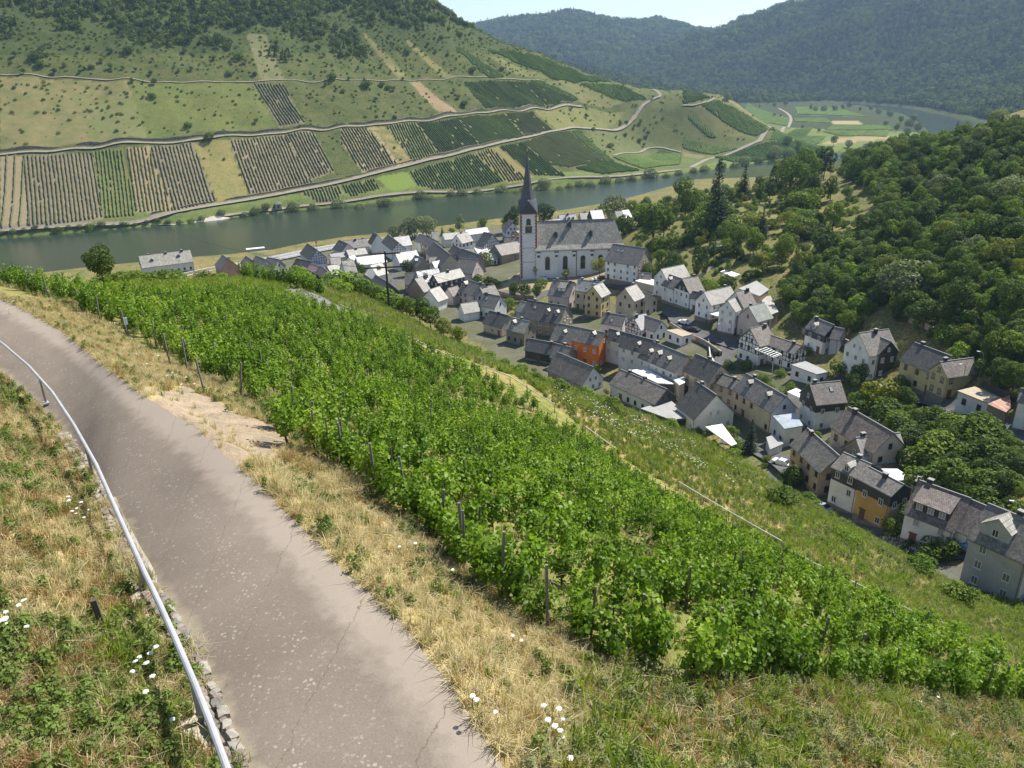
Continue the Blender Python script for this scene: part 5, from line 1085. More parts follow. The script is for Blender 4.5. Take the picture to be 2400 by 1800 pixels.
def scatter(name, P, rotz, scl, protos, idx, kind='stuff', label=None, cat=None, tilt=None):
    """many copies that nobody could count, as one object"""
    P = np.asarray(P, np.float32); me = bpy.data.meshes.new(name); me.vertices.add(len(P)); me.vertices.foreach_set('co', P.ravel())
    rot = np.zeros((len(P), 3), np.float32); rot[:, 2] = rotz
    if tilt is not None: rot[:, :2] = tilt
    at = me.attributes.new('rot', 'FLOAT_VECTOR', 'POINT'); at.data.foreach_set('vector', rot.ravel())
    at = me.attributes.new('scl', 'FLOAT', 'POINT'); at.data.foreach_set('value', np.asarray(scl, np.float32))
    at = me.attributes.new('idx', 'INT', 'POINT'); at.data.foreach_set('value', np.asarray(idx, np.int32))
    pc_ = bpy.data.collections.new(name + '_kinds')
    for i, m in enumerate(protos): pc_.objects.link(bpy.data.objects.new('%s_kind_%02d' % (name, i), m))
    ng = bpy.data.node_groups.new(name, 'GeometryNodeTree'); ng.interface.new_socket('Geometry', in_out='INPUT', socket_type='NodeSocketGeometry'); ng.interface.new_socket('Geometry', in_out='OUTPUT', socket_type='NodeSocketGeometry')
    n, l = ng.nodes, ng.links; gi = n.new('NodeGroupInput'); go = n.new('NodeGroupOutput'); ip = n.new('GeometryNodeInstanceOnPoints'); ci = n.new('GeometryNodeCollectionInfo')
    ci.inputs['Collection'].default_value = pc_; ci.inputs['Separate Children'].default_value = True; ci.inputs['Reset Children'].default_value = True
    def na(nm, t):
        q = n.new('GeometryNodeInputNamedAttribute'); q.data_type = t; q.inputs['Name'].default_value = nm; return next(s for s in q.outputs if s.enabled and s.name == 'Attribute')
    mp = n.new('GeometryNodeMeshToPoints'); l.new(gi.outputs[0], mp.inputs[0]); l.new(mp.outputs[0], ip.inputs['Points']); l.new(ci.outputs[0], ip.inputs['Instance']); ip.inputs['Pick Instance'].default_value = True
    l.new(na('idx', 'INT'), ip.inputs['Instance Index']); er = n.new('FunctionNodeEulerToRotation'); l.new(na('rot', 'FLOAT_VECTOR'), er.inputs[0]); l.new(er.outputs[0], ip.inputs['Rotation']); l.new(na('scl', 'FLOAT'), ip.inputs['Scale']); l.new(ip.outputs[0], go.inputs[0])
    o = link(name, me); o.modifiers.new('scatter', 'NODES').node_group = ng; return tag(o, label, cat, None, kind)
def jitter_grid(x0, x1, y0, y1, s):
    X, Y = np.meshgrid(np.arange(x0, x1, s), np.arange(y0, y1, s)); return (X + rng.uniform(-.45, .45, X.shape) * s).ravel(), (Y + rng.uniform(-.45, .45, X.shape) * s).ravel()

# ------------------------------------------------------------------ far woods
far_crowns = []
for i in range(6):
    r = np.random.default_rng(700 + i); P, nn = lobed(260, 4.2, 4.0, 5.0, 9, r, lobe=(.45, .65), inner=.05); far_crowns.append(leaves_mesh('far_crown', P, nn, 1.5, LM['far'], r))
for i in range(2):
    r = np.random.default_rng(720 + i); z = r.uniform(0, 13, 240); an = r.uniform(0, 6.28, 240); R = (1 - z / 13.5) * 3.0; P = np.stack([np.cos(an) * R, np.sin(an) * R, z], 1); far_crowns.append(leaves_mesh('far_fir', P, P * [1, 1, 0] + [0, 0, 1.5], 1.4, LM['far'], r))
def in_view(X, Y, Z, m=.06):
    d = np.stack([X, Y, Z - CAMZ], 1); D = d @ FWD; u = (d @ RI) / D; v = (d @ UP) / D; return (D > 0) & (np.abs(u) < .667 + m) & (v < .5 + m) & (v > -.5 - m)
def blocked(X, Y, Z, n=60):
    """hidden behind terrain as seen from the camera"""
    b = np.zeros(len(X), bool)
    for t in np.linspace(.25, .985, n): b |= (CAMZ + (Z - CAMZ) * t + 3) < zat(X * t, Y * t)
    return b
def wood(name, label, x0, x1, y0, y1, s, cond, sc, conif=.12, lift=10):
    X, Y = jitter_grid(x0, x1, y0, y1, s); Z = zat(X, Y); m = cond(X, Y, Z) & in_view(X, Y, Z + lift); X, Y, Z = X[m], Y[m], Z[m]
    m = ~blocked(X, Y, Z + lift); X, Y, Z = X[m], Y[m], Z[m]; n = len(X)
    # firs keep together in stands
    st = wav(X, Y, 260, 3) + rng.normal(size=n) * .5; idx = np.where(st > 1.35 - conif * 3, rng.integers(6, 8, n), rng.integers(0, 6, n))
    print('WOOD', name, n)
    return scatter(name, np.stack([X, Y, Z - 1.5], 1), rng.uniform(0, 6.28, n), rng.uniform(.75, 1.3, n) * sc, far_crowns, idx, label=label, cat='forest')
def rdist(X, Y): return np.hypot(X, Y)
dist_far = lambda X, Y, Z: (Z > 4) & (((polydist(X, Y, NB) < -4) & (rdist(X, Y) > 900)) | ((polydist(X, Y, FB) > 10) & (rdist(X, Y) > 1400) & (Z > 9)))
wood('valley_forest', 'hazy broadleaf forest covering the far valley side', -300, 2300, 900, 3050, 10.5, lambda X, Y, Z: dist_far(X, Y, Z) & (rdist(X, Y) < 3100), 1.25)
wood('horizon_forest', 'blue-green forest on the rounded hill at the horizon', -900, 2600, 2700, 4600, 19, lambda X, Y, Z: dist_far(X, Y, Z) & (rdist(X, Y) >= 3000), 2.1)
hilltop = lambda X, Y, Z: (polydist(X, Y, FB) > 120) & (rdist(X, Y) < 1150) & (Z > 125 + wav(X, Y, 90, 2) * 20 + np.clip(X + 150, 0, 999) * .22) & (Y < 1200)
wood('hilltop_forest', 'dark scrubby woodland along the top of the vineyard hill', -900, 260, 450, 1150, 6.0, hilltop, .62, .05, 4)
# ------------------------------------------------------------------ vine rows on the far hill: one object for each plot
VR = {'dark': leafmat('vines_far_grey', (.085, .10, .045), (.135, .15, .07), .1, .95, ns=.08), 'green': leafmat('vines_far_green', (.066, .10, .027), (.12, .165, .048), .1, .95, ns=.08), 'light': leafmat('vines_far_pale', (.10, .12, .045), (.17, .19, .075), .1, .95, ns=.08),
      'thick': leafmat('vines_far_lush', (.066, .108, .024), (.12, .175, .044), .1, .95, ns=.08)}
VR['wide'] = VR['dark']; SP = {'dark': 2.5, 'green': 2.4, 'light': 2.7, 'thick': 1.9, 'wide': 5.0}; WD = {'dark': .72, 'green': .95, 'light': .65, 'thick': 1.25, 'wide': .8}
plot_names = {'dark': 'grey-green vine rows on bare soil', 'green': 'green vine rows', 'light': 'thin pale vine rows', 'thick': 'dense green vines', 'wide': 'widely spaced vine rows'}
for fi, (P, kind) in enumerate(FIELDS):
    A = np.array(P); c = A.mean(0); e = 6.0
    g = np.array([gz(c[0] + e, c[1]) - gz(c[0] - e, c[1]), gz(c[0], c[1] + e) - gz(c[0], c[1] - e)]); gl = np.hypot(*g)
    d = g / gl if gl > .8 else np.array([.55, .83]); q = np.array([-d[1], d[0]])
    s = A @ q; t = A @ d; V = []; F = []
    for u in np.arange(s.min() + .8, s.max(), SP[kind]):
        tt = np.arange(t.min(), t.max(), 1.5); X = q[0] * u + d[0] * tt; Y = q[1] * u + d[1] * tt; ins = inpoly(X, Y, P) & (rng.random(len(tt)) > .008)
        if ins.sum() < 3: continue
        Z = zat(X, Y); w = WD[kind] * .5 * rng.uniform(.7, 1.3, len(tt)); h = rng.uniform(1.05, 1.6, len(tt)); ux = rng.normal(size=len(tt)) * .12; b0_ = len(V)
        for i in range(len(tt)):
            x, y, z = X[i] + q[0] * ux[i], Y[i] + q[1] * ux[i], Z[i]
            V += [(x - q[0] * w[i], y - q[1] * w[i], z + .25), (x - q[0] * w[i] * .8, y - q[1] * w[i] * .8, z + h[i] * .8), (x, y, z + h[i]), (x + q[0] * w[i] * .8, y + q[1] * w[i] * .8, z + h[i] * .8), (x + q[0] * w[i], y + q[1] * w[i], z + .25)]
            if i and ins[i] and ins[i - 1]:
                a = b0_ + 5 * (i - 1); b_ = b0_ + 5 * i
                for k in range(4): F.append((a + k, a + k + 1, b_ + k + 1, b_ + k))
    if not F: continue
    tag(link('vineyard_rows', big_mesh('vineyard_rows', np.array(V), np.array(F), [VR[kind]])), plot_names[kind] + ' in one plot across the river', 'vineyard', 'vineyard plots across the river', 'stuff')
# dry-stone walls above the two hill roads
stone = slate('terrace_stone', (.20, .165, .135), .9, .35, .7, var=.5, bstr=1.0)
def hill_wall(L, off, h, label):
    P = resample(smooth_line(np.array([hit(x, y, 150) for x, y in L])[:, :2], 1), 4); T = np.gradient(P, axis=0); T /= np.linalg.norm(T, axis=1)[:, None]; Nn = np.stack([-T[:, 1], T[:, 0]], 1)
    P = P + Nn * off; Z = zat(P[:, 0], P[:, 1]); mb = MB(); hh = h * (1 + .45 * wav(P[:, 0], P[:, 1], 30, 1))
    for i in range(len(P) - 1):
        if hh[i] < .6: continue
        a, b_ = P[i], P[i + 1]; n_ = Nn[i] * .3
        mb.face([(a[0] - n_[0], a[1] - n_[1], Z[i] - 2.5), (b_[0] - n_[0], b_[1] - n_[1], Z[i + 1] - 2.5), (b_[0] - n_[0], b_[1] - n_[1], Z[i + 1] + hh[i + 1]), (a[0] - n_[0], a[1] - n_[1], Z[i] + hh[i])], 0, [(i * 4, 0), (i * 4 + 4, 0), (i * 4 + 4, 3), (i * 4, 3)])
        mb.face([(a[0] - n_[0], a[1] - n_[1], Z[i] + hh[i]), (b_[0] - n_[0], b_[1] - n_[1], Z[i + 1] + hh[i + 1]), (b_[0] + n_[0] * 3, b_[1] + n_[1] * 3, Z[i + 1] + hh[i + 1]), (a[0] + n_[0] * 3, a[1] + n_[1] * 3, Z[i] + hh[i])], 0)
    tag(mb.build('terrace_wall', stone, uv=True), label, 'wall')
hill_wall(road_a, 3.6, 1.3, 'broken dry-stone terrace wall above the upper hill road')
hill_wall(road_b[1:8], 4.0, .9, 'dry-stone terrace wall above the lower hill road')
# shrubs on the vineyard hill
shr = [(20,p) for p in [(830,210),(880,290),(940,290),(840,345),(800,455),(880,465),(660,410),(595,445),(550,455),(720,350),(760,280),(1180,280),(1200,350),(1160,470),(1240,460),(1550,385),(1790,300),(1900,250),(1990,240),(2070,310),(1860,330),(2120,430),(2040,495),(1650,490),(930,545),(860,540),(930,640),(990,635),(1000,550),(1660,800),(1945,825),(1220,825),(355,480),(325,430),(420,435),(265,435),(155,480),(480,190),(620,235),(1020,180),(1320,190),(1420,130),(1180,180),(230,390),(100,370),(330,310),(400,320),(570,320),(520,480),(720,450),(1590,410),(2150,520),(2180,590),(2165,640),(2110,560),(1350,910),(980,490),(1100,240),(1460,280),(1410,280),(950,190),(990,400),(1390,395),(1490,490),(2000,330),(1950,360),(2100,370)]]
shr += [(21,p) for p in [(15,600),(60,350),(110,450),(150,520),(160,570),(225,660),(320,480),(340,590),(300,580),(470,620),(400,520),(410,670),(260,560),(560,300),(610,345),(690,360),(770,235),(830,240),(750,390),(800,440),(845,470),(640,470),(960,395),(990,430),(1040,455),(905,270),(730,600),(760,640),(790,690),(310,250),(340,300),(370,320),(430,350),(1590,770),(1830,560),(1930,570),(1630,845),(1690,920),(1700,880),(1810,810),(1850,800),(1900,830),(1940,800),(1890,900),(1930,920),(1985,880),(1970,840),(1780,900),(1840,880),(1960,950),(2020,640),(2100,630),(1740,960),(1340,700),(1490,715),(1890,690),(140,400),(200,350),(50,520),(260,440),(650,250),(700,200),(540,240),(480,300),(350,770)]]
for i, (k, p) in enumerate(shr):
    q = hit(*zp(k, p), 200); kind = ('darktree', 'broad', 'olivetree', 'darkbush')[i % 4]; h = random.uniform(2.6, 5.8)
    tree(kind, q[0], q[1], h, 'hill_shrub', 'round dark shrub on the open slopes of the vineyard hill', 'shrub', 'shrubs scattered over the vineyard hill', wide=1.25)
low = []
X, Y = jitter_grid(-900, 420, 430, 1100, 4.2); Z = zat(X, Y)
m = (polydist(X, Y, FB) > 30) & (Z > 16) & in_view(X, Y, Z + 2) & (rdist(X, Y) < 1150)
for P, kd in FIELDS: m &= ~inpoly(X, Y, P)
pz_ = np.clip((Z - 25) / 110, .06, 1) + .22 * wav(X, Y, 70, 2); m &= rng.random(len(X)) < pz_ * .75
for L_ in (road_a, road_b, road_c): m &= np.abs(polydist(X, Y, [tuple(hit(x, y, 150)[:2]) for x, y in L_])) > 5
X, Y, Z = X[m], Y[m], Z[m]; n = len(X); print('SCRUB', n)
scatter('hill_scrub', np.stack([X, Y, Z - .2], 1), rng.uniform(0, 6.28, n), rng.uniform(.2, .95, n) , [TREES[k][i][1] for k in ('bush', 'olivescrub') for i in range(4)], rng.integers(0, 8, n), label='low scrub dotting the open slopes of the vineyard hill', cat='scrub')
# ------------------------------------------------------------------ willows on the far bank, trees of the plain
bank = [(520,508,4),(575,515,5),(600,508,6),(625,498,5),(690,503,8),(735,503,7),(795,498,9),(845,500,6),(900,495,8),(915,490,6),(985,475,8),(1010,478,6),(1060,465,6),(1085,468,7),(1120,462,6),(1175,458,8),(1210,462,5),(1225,460,6),(1275,450,9),(1310,455,5),(1335,450,6),(1360,445,7),(1385,447,7),(1420,440,8),(1450,436,6),(1480,432,7),(1525,425,10),(1560,425,6),(1590,418,6),(1625,412,6),(1650,408,7),(1690,402,8),(1720,400,7),(1745,392,9),(1780,388,7),(1815,372,11),(1850,372,9),(1880,366,8)]
for i, (x, y, h) in enumerate(bank):
    q = hit(x, y - 2, 300); tree('willow', q[0], q[1], h * 1.15, 'willow_tree', 'grey-green willow on the far riverbank, %s counted from the left' % nth(i), 'tree', 'willows lining the far riverbank', wide=1.15)
for i, x in enumerate(range(-20, 500, 26)):
    q = hit(x, 548 - x * .055 + random.uniform(-5, 3), 300); tree('willow' if i % 3 else 'bush', q[0], q[1], random.uniform(2.0, 4.0), 'bank_shrub', 'low shrub on the far bank below the striped plots, %s from the left' % nth(i), 'shrub', 'shrubs on the far bank', wide=1.4)
plain = [(1953,342,13),(1990,348,9),(2030,352,8),(2085,345,11),(2060,350,9),(1845,340,10),(1870,350,9),(1895,355,8),(1880,300,5),(1830,275,6),(1815,272,6),(1920,310,5),(1900,258,12),(1930,262,13),(1955,260,12),(1975,258,12),(1910,262,10),(1990,252,11),(2015,262,10),(2060,268,12),(2085,275,12),(2110,290,13),(2130,300,13),(2150,308,12),(2100,310,12),(2075,295,8),(2125,318,10),(1800,245,11),(1815,250,12),(1840,246,12),(1770,243,10),(1740,240,10),(1705,236,9),(1780,253,8),(2040,258,9),(2140,285,12)]
for i, (x, y, h) in enumerate(plain):
    q = hit(x, y, 500); tree('willow' if i % 3 else 'broad', q[0], q[1], h, 'plain_tree', 'rounded tree on the river plain below the far forest', 'tree', 'trees of the river plain')
# ------------------------------------------------------------------ the wood on the right-hand hillside
W1 = wpoly([(1830,690),(1900,600),(2010,560),(2060,470),(2010,440),(1965,410),(2020,372),(2150,352),(2250,322),(2400,300),(2650,290),(2650,940),(2420,985),(2270,880),(2190,800),(2060,735),(1985,790),(1905,790),(1860,740)], 0)
W1 = [tuple(p[:2]) for p in hits([(1830,690),(1900,600),(2010,560),(2060,470),(2010,440),(1965,410),(2020,372),(2150,352),(2250,322),(2400,300),(2650,290),(2650,940),(2420,985),(2270,880),(2190,800),(2060,735),(1985,790),(1905,790),(1860,740)])]
A = np.array(W1); X, Y = jitter_grid(A[:, 0].min(), A[:, 0].max(), A[:, 1].min(), A[:, 1].max(), 7.2)
m = inpoly(X, Y, W1); X, Y = X[m], Y[m]; Z = zat(X, Y); m = in_view(X, Y, Z + 5, .03); X, Y, Z = X[m], Y[m], Z[m]
o_ = np.argsort(np.hypot(X, Y)); X, Y = X[o_], Y[o_]; print('WOOD TREES', len(X))
kinds = ('broad', 'darktree', 'olivetree', 'broad', 'darktree', 'darktree', 'broad', 'birch')
for i in range(min(len(X), 300)):
    k = kinds[int(rng.integers(0, 8))] if rng.random() > .10 else ('willow', 'fir', 'birch')[int(rng.integers(0, 3))]; h = random.uniform(4.0, 9.0) * (1.35 if rng.random() < .18 else 1.0)
    tree(k, X[i], Y[i], h, 'woodland_tree', 'broadleaf tree in the dense wood on the hillside above the village', 'tree', 'trees of the hillside wood', wide=random.uniform(.95, 1.45))
if len(X) > 300:
    n = len(X) - 300; Z = zat(X[300:], Y[300:]); pool = [TREES[k][i][1] for k in ('broad', 'darktree', 'olivetree', 'willow') for i in range(4)]
    scatter('woodland_edge', np.stack([X[300:], Y[300:], Z], 1), rng.uniform(0, 6.28, n), rng.uniform(.6, 1.05, n), pool, rng.integers(0, 16, n), label='more distant trees of the hillside wood', cat='forest')
X, Y = jitter_grid(A[:, 0].min(), A[:, 0].max(), A[:, 1].min(), A[:, 1].max(), 3.4); m = inpoly(X, Y, W1); X, Y = X[m], Y[m]; Z = zat(X, Y); n = len(X)
pool = [TREES[k][i][1] for k in ('bush', 'darkbush', 'brightbush') for i in range(4)]
scatter('woodland_undergrowth', np.stack([X, Y, Z], 1), rng.uniform(0, 6.28, n), rng.uniform(.8, 1.9, n), pool, rng.choice(12, n), label='undergrowth and brambles beneath the hillside wood', cat='undergrowth')
# shrubs between the two streets, right
W2 = [tuple(p[:2]) for p in hits([(2075,985),(2180,980),(2300,1020),(2420,1080),(2420,1330),(2330,1260),(2200,1170),(2120,1130),(2110,1060)])]
A = np.array(W2); X, Y = jitter_grid(A[:, 0].min(), A[:, 0].max(), A[:, 1].min(), A[:, 1].max(), 3.3); m = inpoly(X, Y, W2); X, Y = X[m], Y[m]
for i in range(len(X)):
    tree(('bush', 'darkbush', 'darktree', 'broad')[i % 4], X[i], Y[i], random.uniform(2.6, 5.2), 'bank_tree', 'dense shrub on the steep bank between the two right-hand streets', 'shrub', 'shrubs between the streets', wide=1.25)
print('BANK', len(X))
# ------------------------------------------------------------------ single trees (pixel of the foot, kind, height)
ONE = [((1253,652),'smalltree',6.0,'round street tree in front of the church tower'),((1327,656),'smalltree',5.6,'slender young tree in front of the church nave'),((1405,648),'smalltree',8.0,'leafy tree at the right end of the church nave'),
 ((1137,634),'smalltree',8.5,'thin-leaved tree at the edge of the church square'),((1195,596),'smalltree',5.5,'small tree on the church square beside the terrace'),
 ((849,650),'darktree',7.5,'dark green tree by the lane under the vineyard'),((953,648),'darktree',8,'round tree between bright roofs in the old town'),((925,560),'willow',8,'pale willow nearest the quay end of the old town'),((966,560),'willow',13,'tall pale willow by the water, left of a pair'),((1000,556),'willow',12,'broad pale willow by the water, right of a pair'),((1037,553),'fir',6,'dark conifer between the waterside willows'),((1078,552),'birch',14,'tall feathery poplar by the water'),((1060,556),'broad',6,'bushy green tree beside the feathery poplar'),((1130,545),'broad',9,'green tree behind the long white roof'),((1205,545),'darktree',15,'dark tree just left of the church spire'),((1275,538),'darktree',15,'dark tree just right of the church spire'),((1185,545),'olivetree',10,'olive green tree left of the dark churchyard tree'),
 ((1120,662),'bush',3.6,'clipped bush below the church square wall'),((1145,668),'bush',3.4,'rounded hedge bush beside the square steps'),((1165,672),'bush',3.0,'end bush of the row below the square'),
 ((1205,702),'darktree',7,'dark tree on the shaded bank under the tower'),((1232,706),'darktree',7.5,'shaded tree behind the long stone house'),((1258,704),'darktree',6.5,'tree on the bank beside the pinkish house'),((1268,675),'bush',4,'sunlit bush under the churchyard wall'),((1190,725),'bush',4.2,'bush beside the white sunlit gable'),((1220,735),'bush',3.6,'low bush against the long stone house'),
 ((1676,546),'fir',24,'huge dark fir on the garden slope'),((1606,505),'broad',14,'tall broad tree left of the huge fir'),((1531,575),'broad',15,'large bright tree right of the church'),((1555,560),'darktree',12,'dark tree behind the large bright garden tree'),((1741,470),'fir',14,'slim fir on the crest beside the road'),((1780,478),'broad',8,'round light tree by the crest road'),((1810,455),'cypress',11,'dark columnar tree on the crest'),((1850,470),'darktree',15,'dark spreading tree on the crest'),((1880,440),'broad',16,'big tree closing the crest road'),((1830,430),'olivetree',13,'olive tree on the skyline of the crest'),((1930,420),'darktree',14,'dark skyline tree at the corner of the wood'),((1900,470),'darktree',10,'dark tree under the crest road'),((1945,470),'broad',9,'tree at the top edge of the dry garden'),
 ((1445,540),'darkbush',5.5,'boxy dark hedge block beside the church roof'),((1470,545),'darkbush',5.5,'second boxy hedge block behind the church'),((1500,530),'darkbush',4.5,'third hedge block behind the church'),((1480,512),'broad',8,'garden tree near the water right of the church'),((1510,508),'broad',8,'second waterside garden tree'),((1440,515),'willow',10,'pale waterside tree beyond the church'),((1410,512),'broad',9,'green waterside tree over the white roofs'),((1550,505),'darktree',6,'small round dark tree near the water'),((1580,520),'broad',6,'leafy shrub by the garden path'),
 ((1610,572),'bush',3,'small round bush in the upper garden'),((1640,580),'smalltree',4.5,'little fruit tree in the upper garden'),((1697,575),'broad',8,'fruit tree above the garden shed'),((1730,590),'broad',9,'fruit tree beside the shed roof'),((1765,600),'broad',9,'third fruit tree in the middle garden'),((1785,560),'fir',10,'dark pointed fir in the middle garden'),((1840,545),'smalltree',7,'pale fruit tree on the dry slope'),((1880,555),'smalltree',7,'second pale fruit tree on the dry slope'),((1950,545),'broad',10,'green tree beside the brown hut'),((1833,620),'broad',9,'round sunlit tree on the lower garden slope'),((1880,630),'smalltree',6,'small tree right of the sunlit round tree'),((1770,640),'birch',7,'pale upright tree below the gardens'),((1725,620),'darktree',6,'dark fruit tree beside the stairs'),
 ((1705,648),'cypress',5,'narrow cypress beside the garden stairs'),((1632,640),'cypress',9,'large dark cypress behind the upper row'),((1650,640),'cypress',7,'second dark cypress behind the upper row'),((1668,600),'cypress',7,'cypress beside the shed canopy'),((1545,625),'broad',6,'garden tree left of the cypress'),((1560,640),'darkbush',4,'dark shrub behind the tall white house'),((1525,650),'bush',4,'light shrub behind the big church house'),((1570,610),'bush',3,'bush in the garden above the upper row'),((1680,690),'bush',4,'bush behind the upper row roofs'),((1700,680),'darkbush',4,'dark bush below the white awning'),((1655,680),'bush',3.6,'bush on the bank over the upper row'),
 ((1855,595),'cypress',3.4,'clipped cone in the row of yews, first'),((1868,600),'cypress',3.4,'clipped cone in the row of yews, second'),((1880,606),'cypress',3.4,'clipped cone in the row of yews, third'),((1900,520),'darkbush',3,'hedge clump on the dry slope, upper'),((1897,540),'darkbush',3,'hedge clump on the dry slope, middle'),((1893,562),'darkbush',3,'hedge clump on the dry slope, lower'),
 ((1880,760),'birch',7,'pale tree in front of the wood edge'),((1840,720),'broad',8,'tree behind the flat grey roof'),((1890,830),'bush',2.5,'bush beside the car park'),((2010,905),'broad',6.5,'green garden tree left of the yellow bush'),((1990,925),'darktree',6,'dark garden tree left of the yellow bush'),((2060,945),'yellowbush',6.5,'bright yellow-green tree between the streets'),((2105,935),'darktree',6,'dark tree right of the yellow-green tree'),((2120,965),'darktree',6,'second dark tree right of the yellow-green tree'),((1968,880),'bush',3.5,'light bush by the inn garage'),((2010,970),'darkbush',4,'dark bush below the garden trees'),((2010,955),'brightbush',3.6,'small bright bush in the shaded garden'),((1850,925),'bush',3,'bush on the inn lawn'),((1790,900),'bush',2.6,'rose bush by the inn wall'),((2080,860),'brightbush',3,'bush in front of the white house wall'),
 ((1756,1062),'fir',8.5,'lone spruce at the foot of the slope beside the street'),((1860,1145),'darkbush',4.6,'dark round bush at the street bend'),((2130,1255),'darkbush',4.2,'big dark rounded bush at the white house wall'),((2090,1250),'bush',2.6,'light bush beside the ochre house'),((2180,1320),'bush',3.2,'hedge tree in the white house garden'),((2215,1330),'bush',3,'leafy shrub beside the garden gate'),((2130,1300),'bush',2.2,'small garden shrub over the wall')]
for (x, y), k, h, lab in ONE:
    q = hit(x, y, 118); h = h * (1.25 if x > 1420 and y < 700 else 1.0); tree(k, q[0], q[1], h, {'fir': 'fir_tree', 'cypress': 'cypress_tree', 'willow': 'willow_tree', 'bush': 'garden_bush', 'darkbush': 'garden_bush', 'brightbush': 'garden_bush', 'yellowbush': 'garden_bush', 'birch': 'birch_tree'}.get(k, 'garden_tree'), lab, 'bush' if 'bush' in k else 'tree', 'single trees and bushes of the village')
tree('darktree', *hit_near(247, 662)[:2], 4.6, 'garden_tree', 'dark round tree at the crest of the vineyard against the river', 'tree', 'trees on the near slope')
SLB = [((790,668),'brightbush',2.4),((820,655),'brightbush',2.7),((860,680),'brightbush',2.6),((800,680),'brightbush',2.1),((900,700),'brightbush',2.4),((930,720),'brightbush',2.4),((985,745),'broad',4.5),((1010,752),'broad',4.2),((955,735),'broad',3.7),((1040,770),'olivetree',3.7),((1075,782),'olivetree',3.4),((1110,800),'brightbush',1.4),((1150,815),'brightbush',1.4),((1185,828),'brightbush',1.3),((1220,838),'brightbush',1.4),((1260,850),'brightbush',1.1),((1315,905),'darkbush',1.4),((1290,880),'brightbush',1.0),((1370,905),'brightbush',1.3),((1430,950),'bush',1.6),((1570,965),'brightbush',1.2),((1720,1020),'brightbush',1.2),((700,650),'brightbush',2.0),((340,650),'bush',1.6),((415,650),'brightbush',1.4),((380,650),'bush',1.8),((480,645),'bush',1.4),((300,655),'bush',1.6),((270,655),'bush',1.8),((520,645),'brightbush',1.1),((1830,1170),'bush',2.2),((1900,1170),'brightbush',1.6),((2160,1330),'brightbush',2.0),((2250,1400),'bush',2.2),((2230,1390),'bush',2.0),((1985,1255),'brightbush',1.6)]
for i, ((x, y), k, h) in enumerate(SLB):
    q = hit_near(x, y + (6 if x < 1100 else 14)); tree(k, q[0], q[1], h, 'slope_bush', 'leafy bush at the foot of the near grassy slope, %s from the left' % nth(sorted(range(len(SLB)), key=lambda j: SLB[j][0][0]).index(i)), 'bush', 'bushes at the foot of the near slope', wide=1.25)
# orchard and garden trees on the slope right of the church
GP = [tuple(p[:2]) for p in hits([(1480,560),(1560,500),(1700,455),(1850,440),(1985,455),(2040,500),(2010,560),(1900,605),(1840,690),(1760,680),(1700,650),(1560,650)])]
A = np.array(GP); X, Y = jitter_grid(A[:, 0].min(), A[:, 0].max(), A[:, 1].min(), A[:, 1].max(), 8.5); m = inpoly(X, Y, GP); X, Y = X[m], Y[m]
dens = np.clip(.45 + .45 * wav(X, Y, 38, 3), .15, .95); m = rng.random(len(X)) < dens; X, Y = X[m], Y[m]
for i in range(len(X)):
    tree(('smalltree', 'broad', 'olivetree', 'bush', 'darktree', 'bush')[int(rng.integers(0, 6))], X[i], Y[i], random.uniform(3.0, 8.5), 'orchard_tree', 'small fruit tree or shrub in the gardens right of the church', 'tree', 'orchard trees of the garden slope', wide=1.2)
print('ORCHARD', len(X))
CR = np.array([hit(x, y) for x, y in ((1560,490),(1620,470),(1700,450),(1780,440),(1860,430),(1940,410),(2000,395),(2060,380))]); CR = resample(CR, 6.5)
for i, p in enumerate(CR):
    tree(('broad', 'darktree', 'olivetree')[i % 3], p[0] + random.uniform(-3, 3), p[1] + random.uniform(-4, 4), random.uniform(3.5, 6.5) if p[0] < 130 else random.uniform(5, 9), 'crest_tree', 'tree in the row along the crest above the river, %s from the left' % nth(i), 'tree', 'trees along the crest above the river', wide=1.25)
X, Y = jitter_grid(A[:, 0].min(), A[:, 0].max(), A[:, 1].min(), A[:, 1].max(), 2.6); m = inpoly(X, Y, GP) & (wav(X, Y, 17, 2) > .2); X, Y = X[m], Y[m]; n = len(X)
scatter('garden_undergrowth', np.stack([X, Y, zat(X, Y) - .2], 1), rng.uniform(0, 6.28, n), rng.uniform(.3, 1.0, n), pool, rng.choice(12, n), label='rough grass and low bushes on the garden slope', cat='undergrowth')

# small garden greenery between the houses
HS = np.array([(o.location.x, o.location.y, max(o.get('_L', 5), o.get('_w', 5)) / 2 + 1.2) for o in bpy.data.objects if o.get('category') in ('house', 'barn', 'annex', 'church', 'shed', 'building', 'hall') and o.parent is None])
gp = [tuple(p[:2]) for p in hits([(700,600),(1100,560),(1240,700),(1500,690),(1700,760),(1900,800),(2050,900),(2200,1010),(2150,1250),(1950,1180),(1700,1060),(1450,960),(1250,880),(1000,790)], 0, 118)]
A = np.array(gp); X, Y = jitter_grid(A[:, 0].min(), A[:, 0].max(), A[:, 1].min(), A[:, 1].max(), 4.2); m = inpoly(X, Y, gp) & (zat(X, Y) < 40); X, Y = X[m], Y[m]
m = (np.hypot(X[:, None] - HS[None, :, 0], Y[:, None] - HS[None, :, 1]) > HS[None, :, 2]).all(1) & (rng.random(len(X)) < .42); X, Y = X[m], Y[m]; print('YARD', len(X))
for i in range(min(len(X), 120)):
    tree(('bush', 'darkbush', 'brightbush', 'smalltree')[int(rng.integers(0, 4))], X[i], Y[i], random.uniform(1.0, 2.6), 'yard_bush', 'small garden bush in a yard between the village houses', 'bush', 'garden bushes between the houses', wide=1.1)
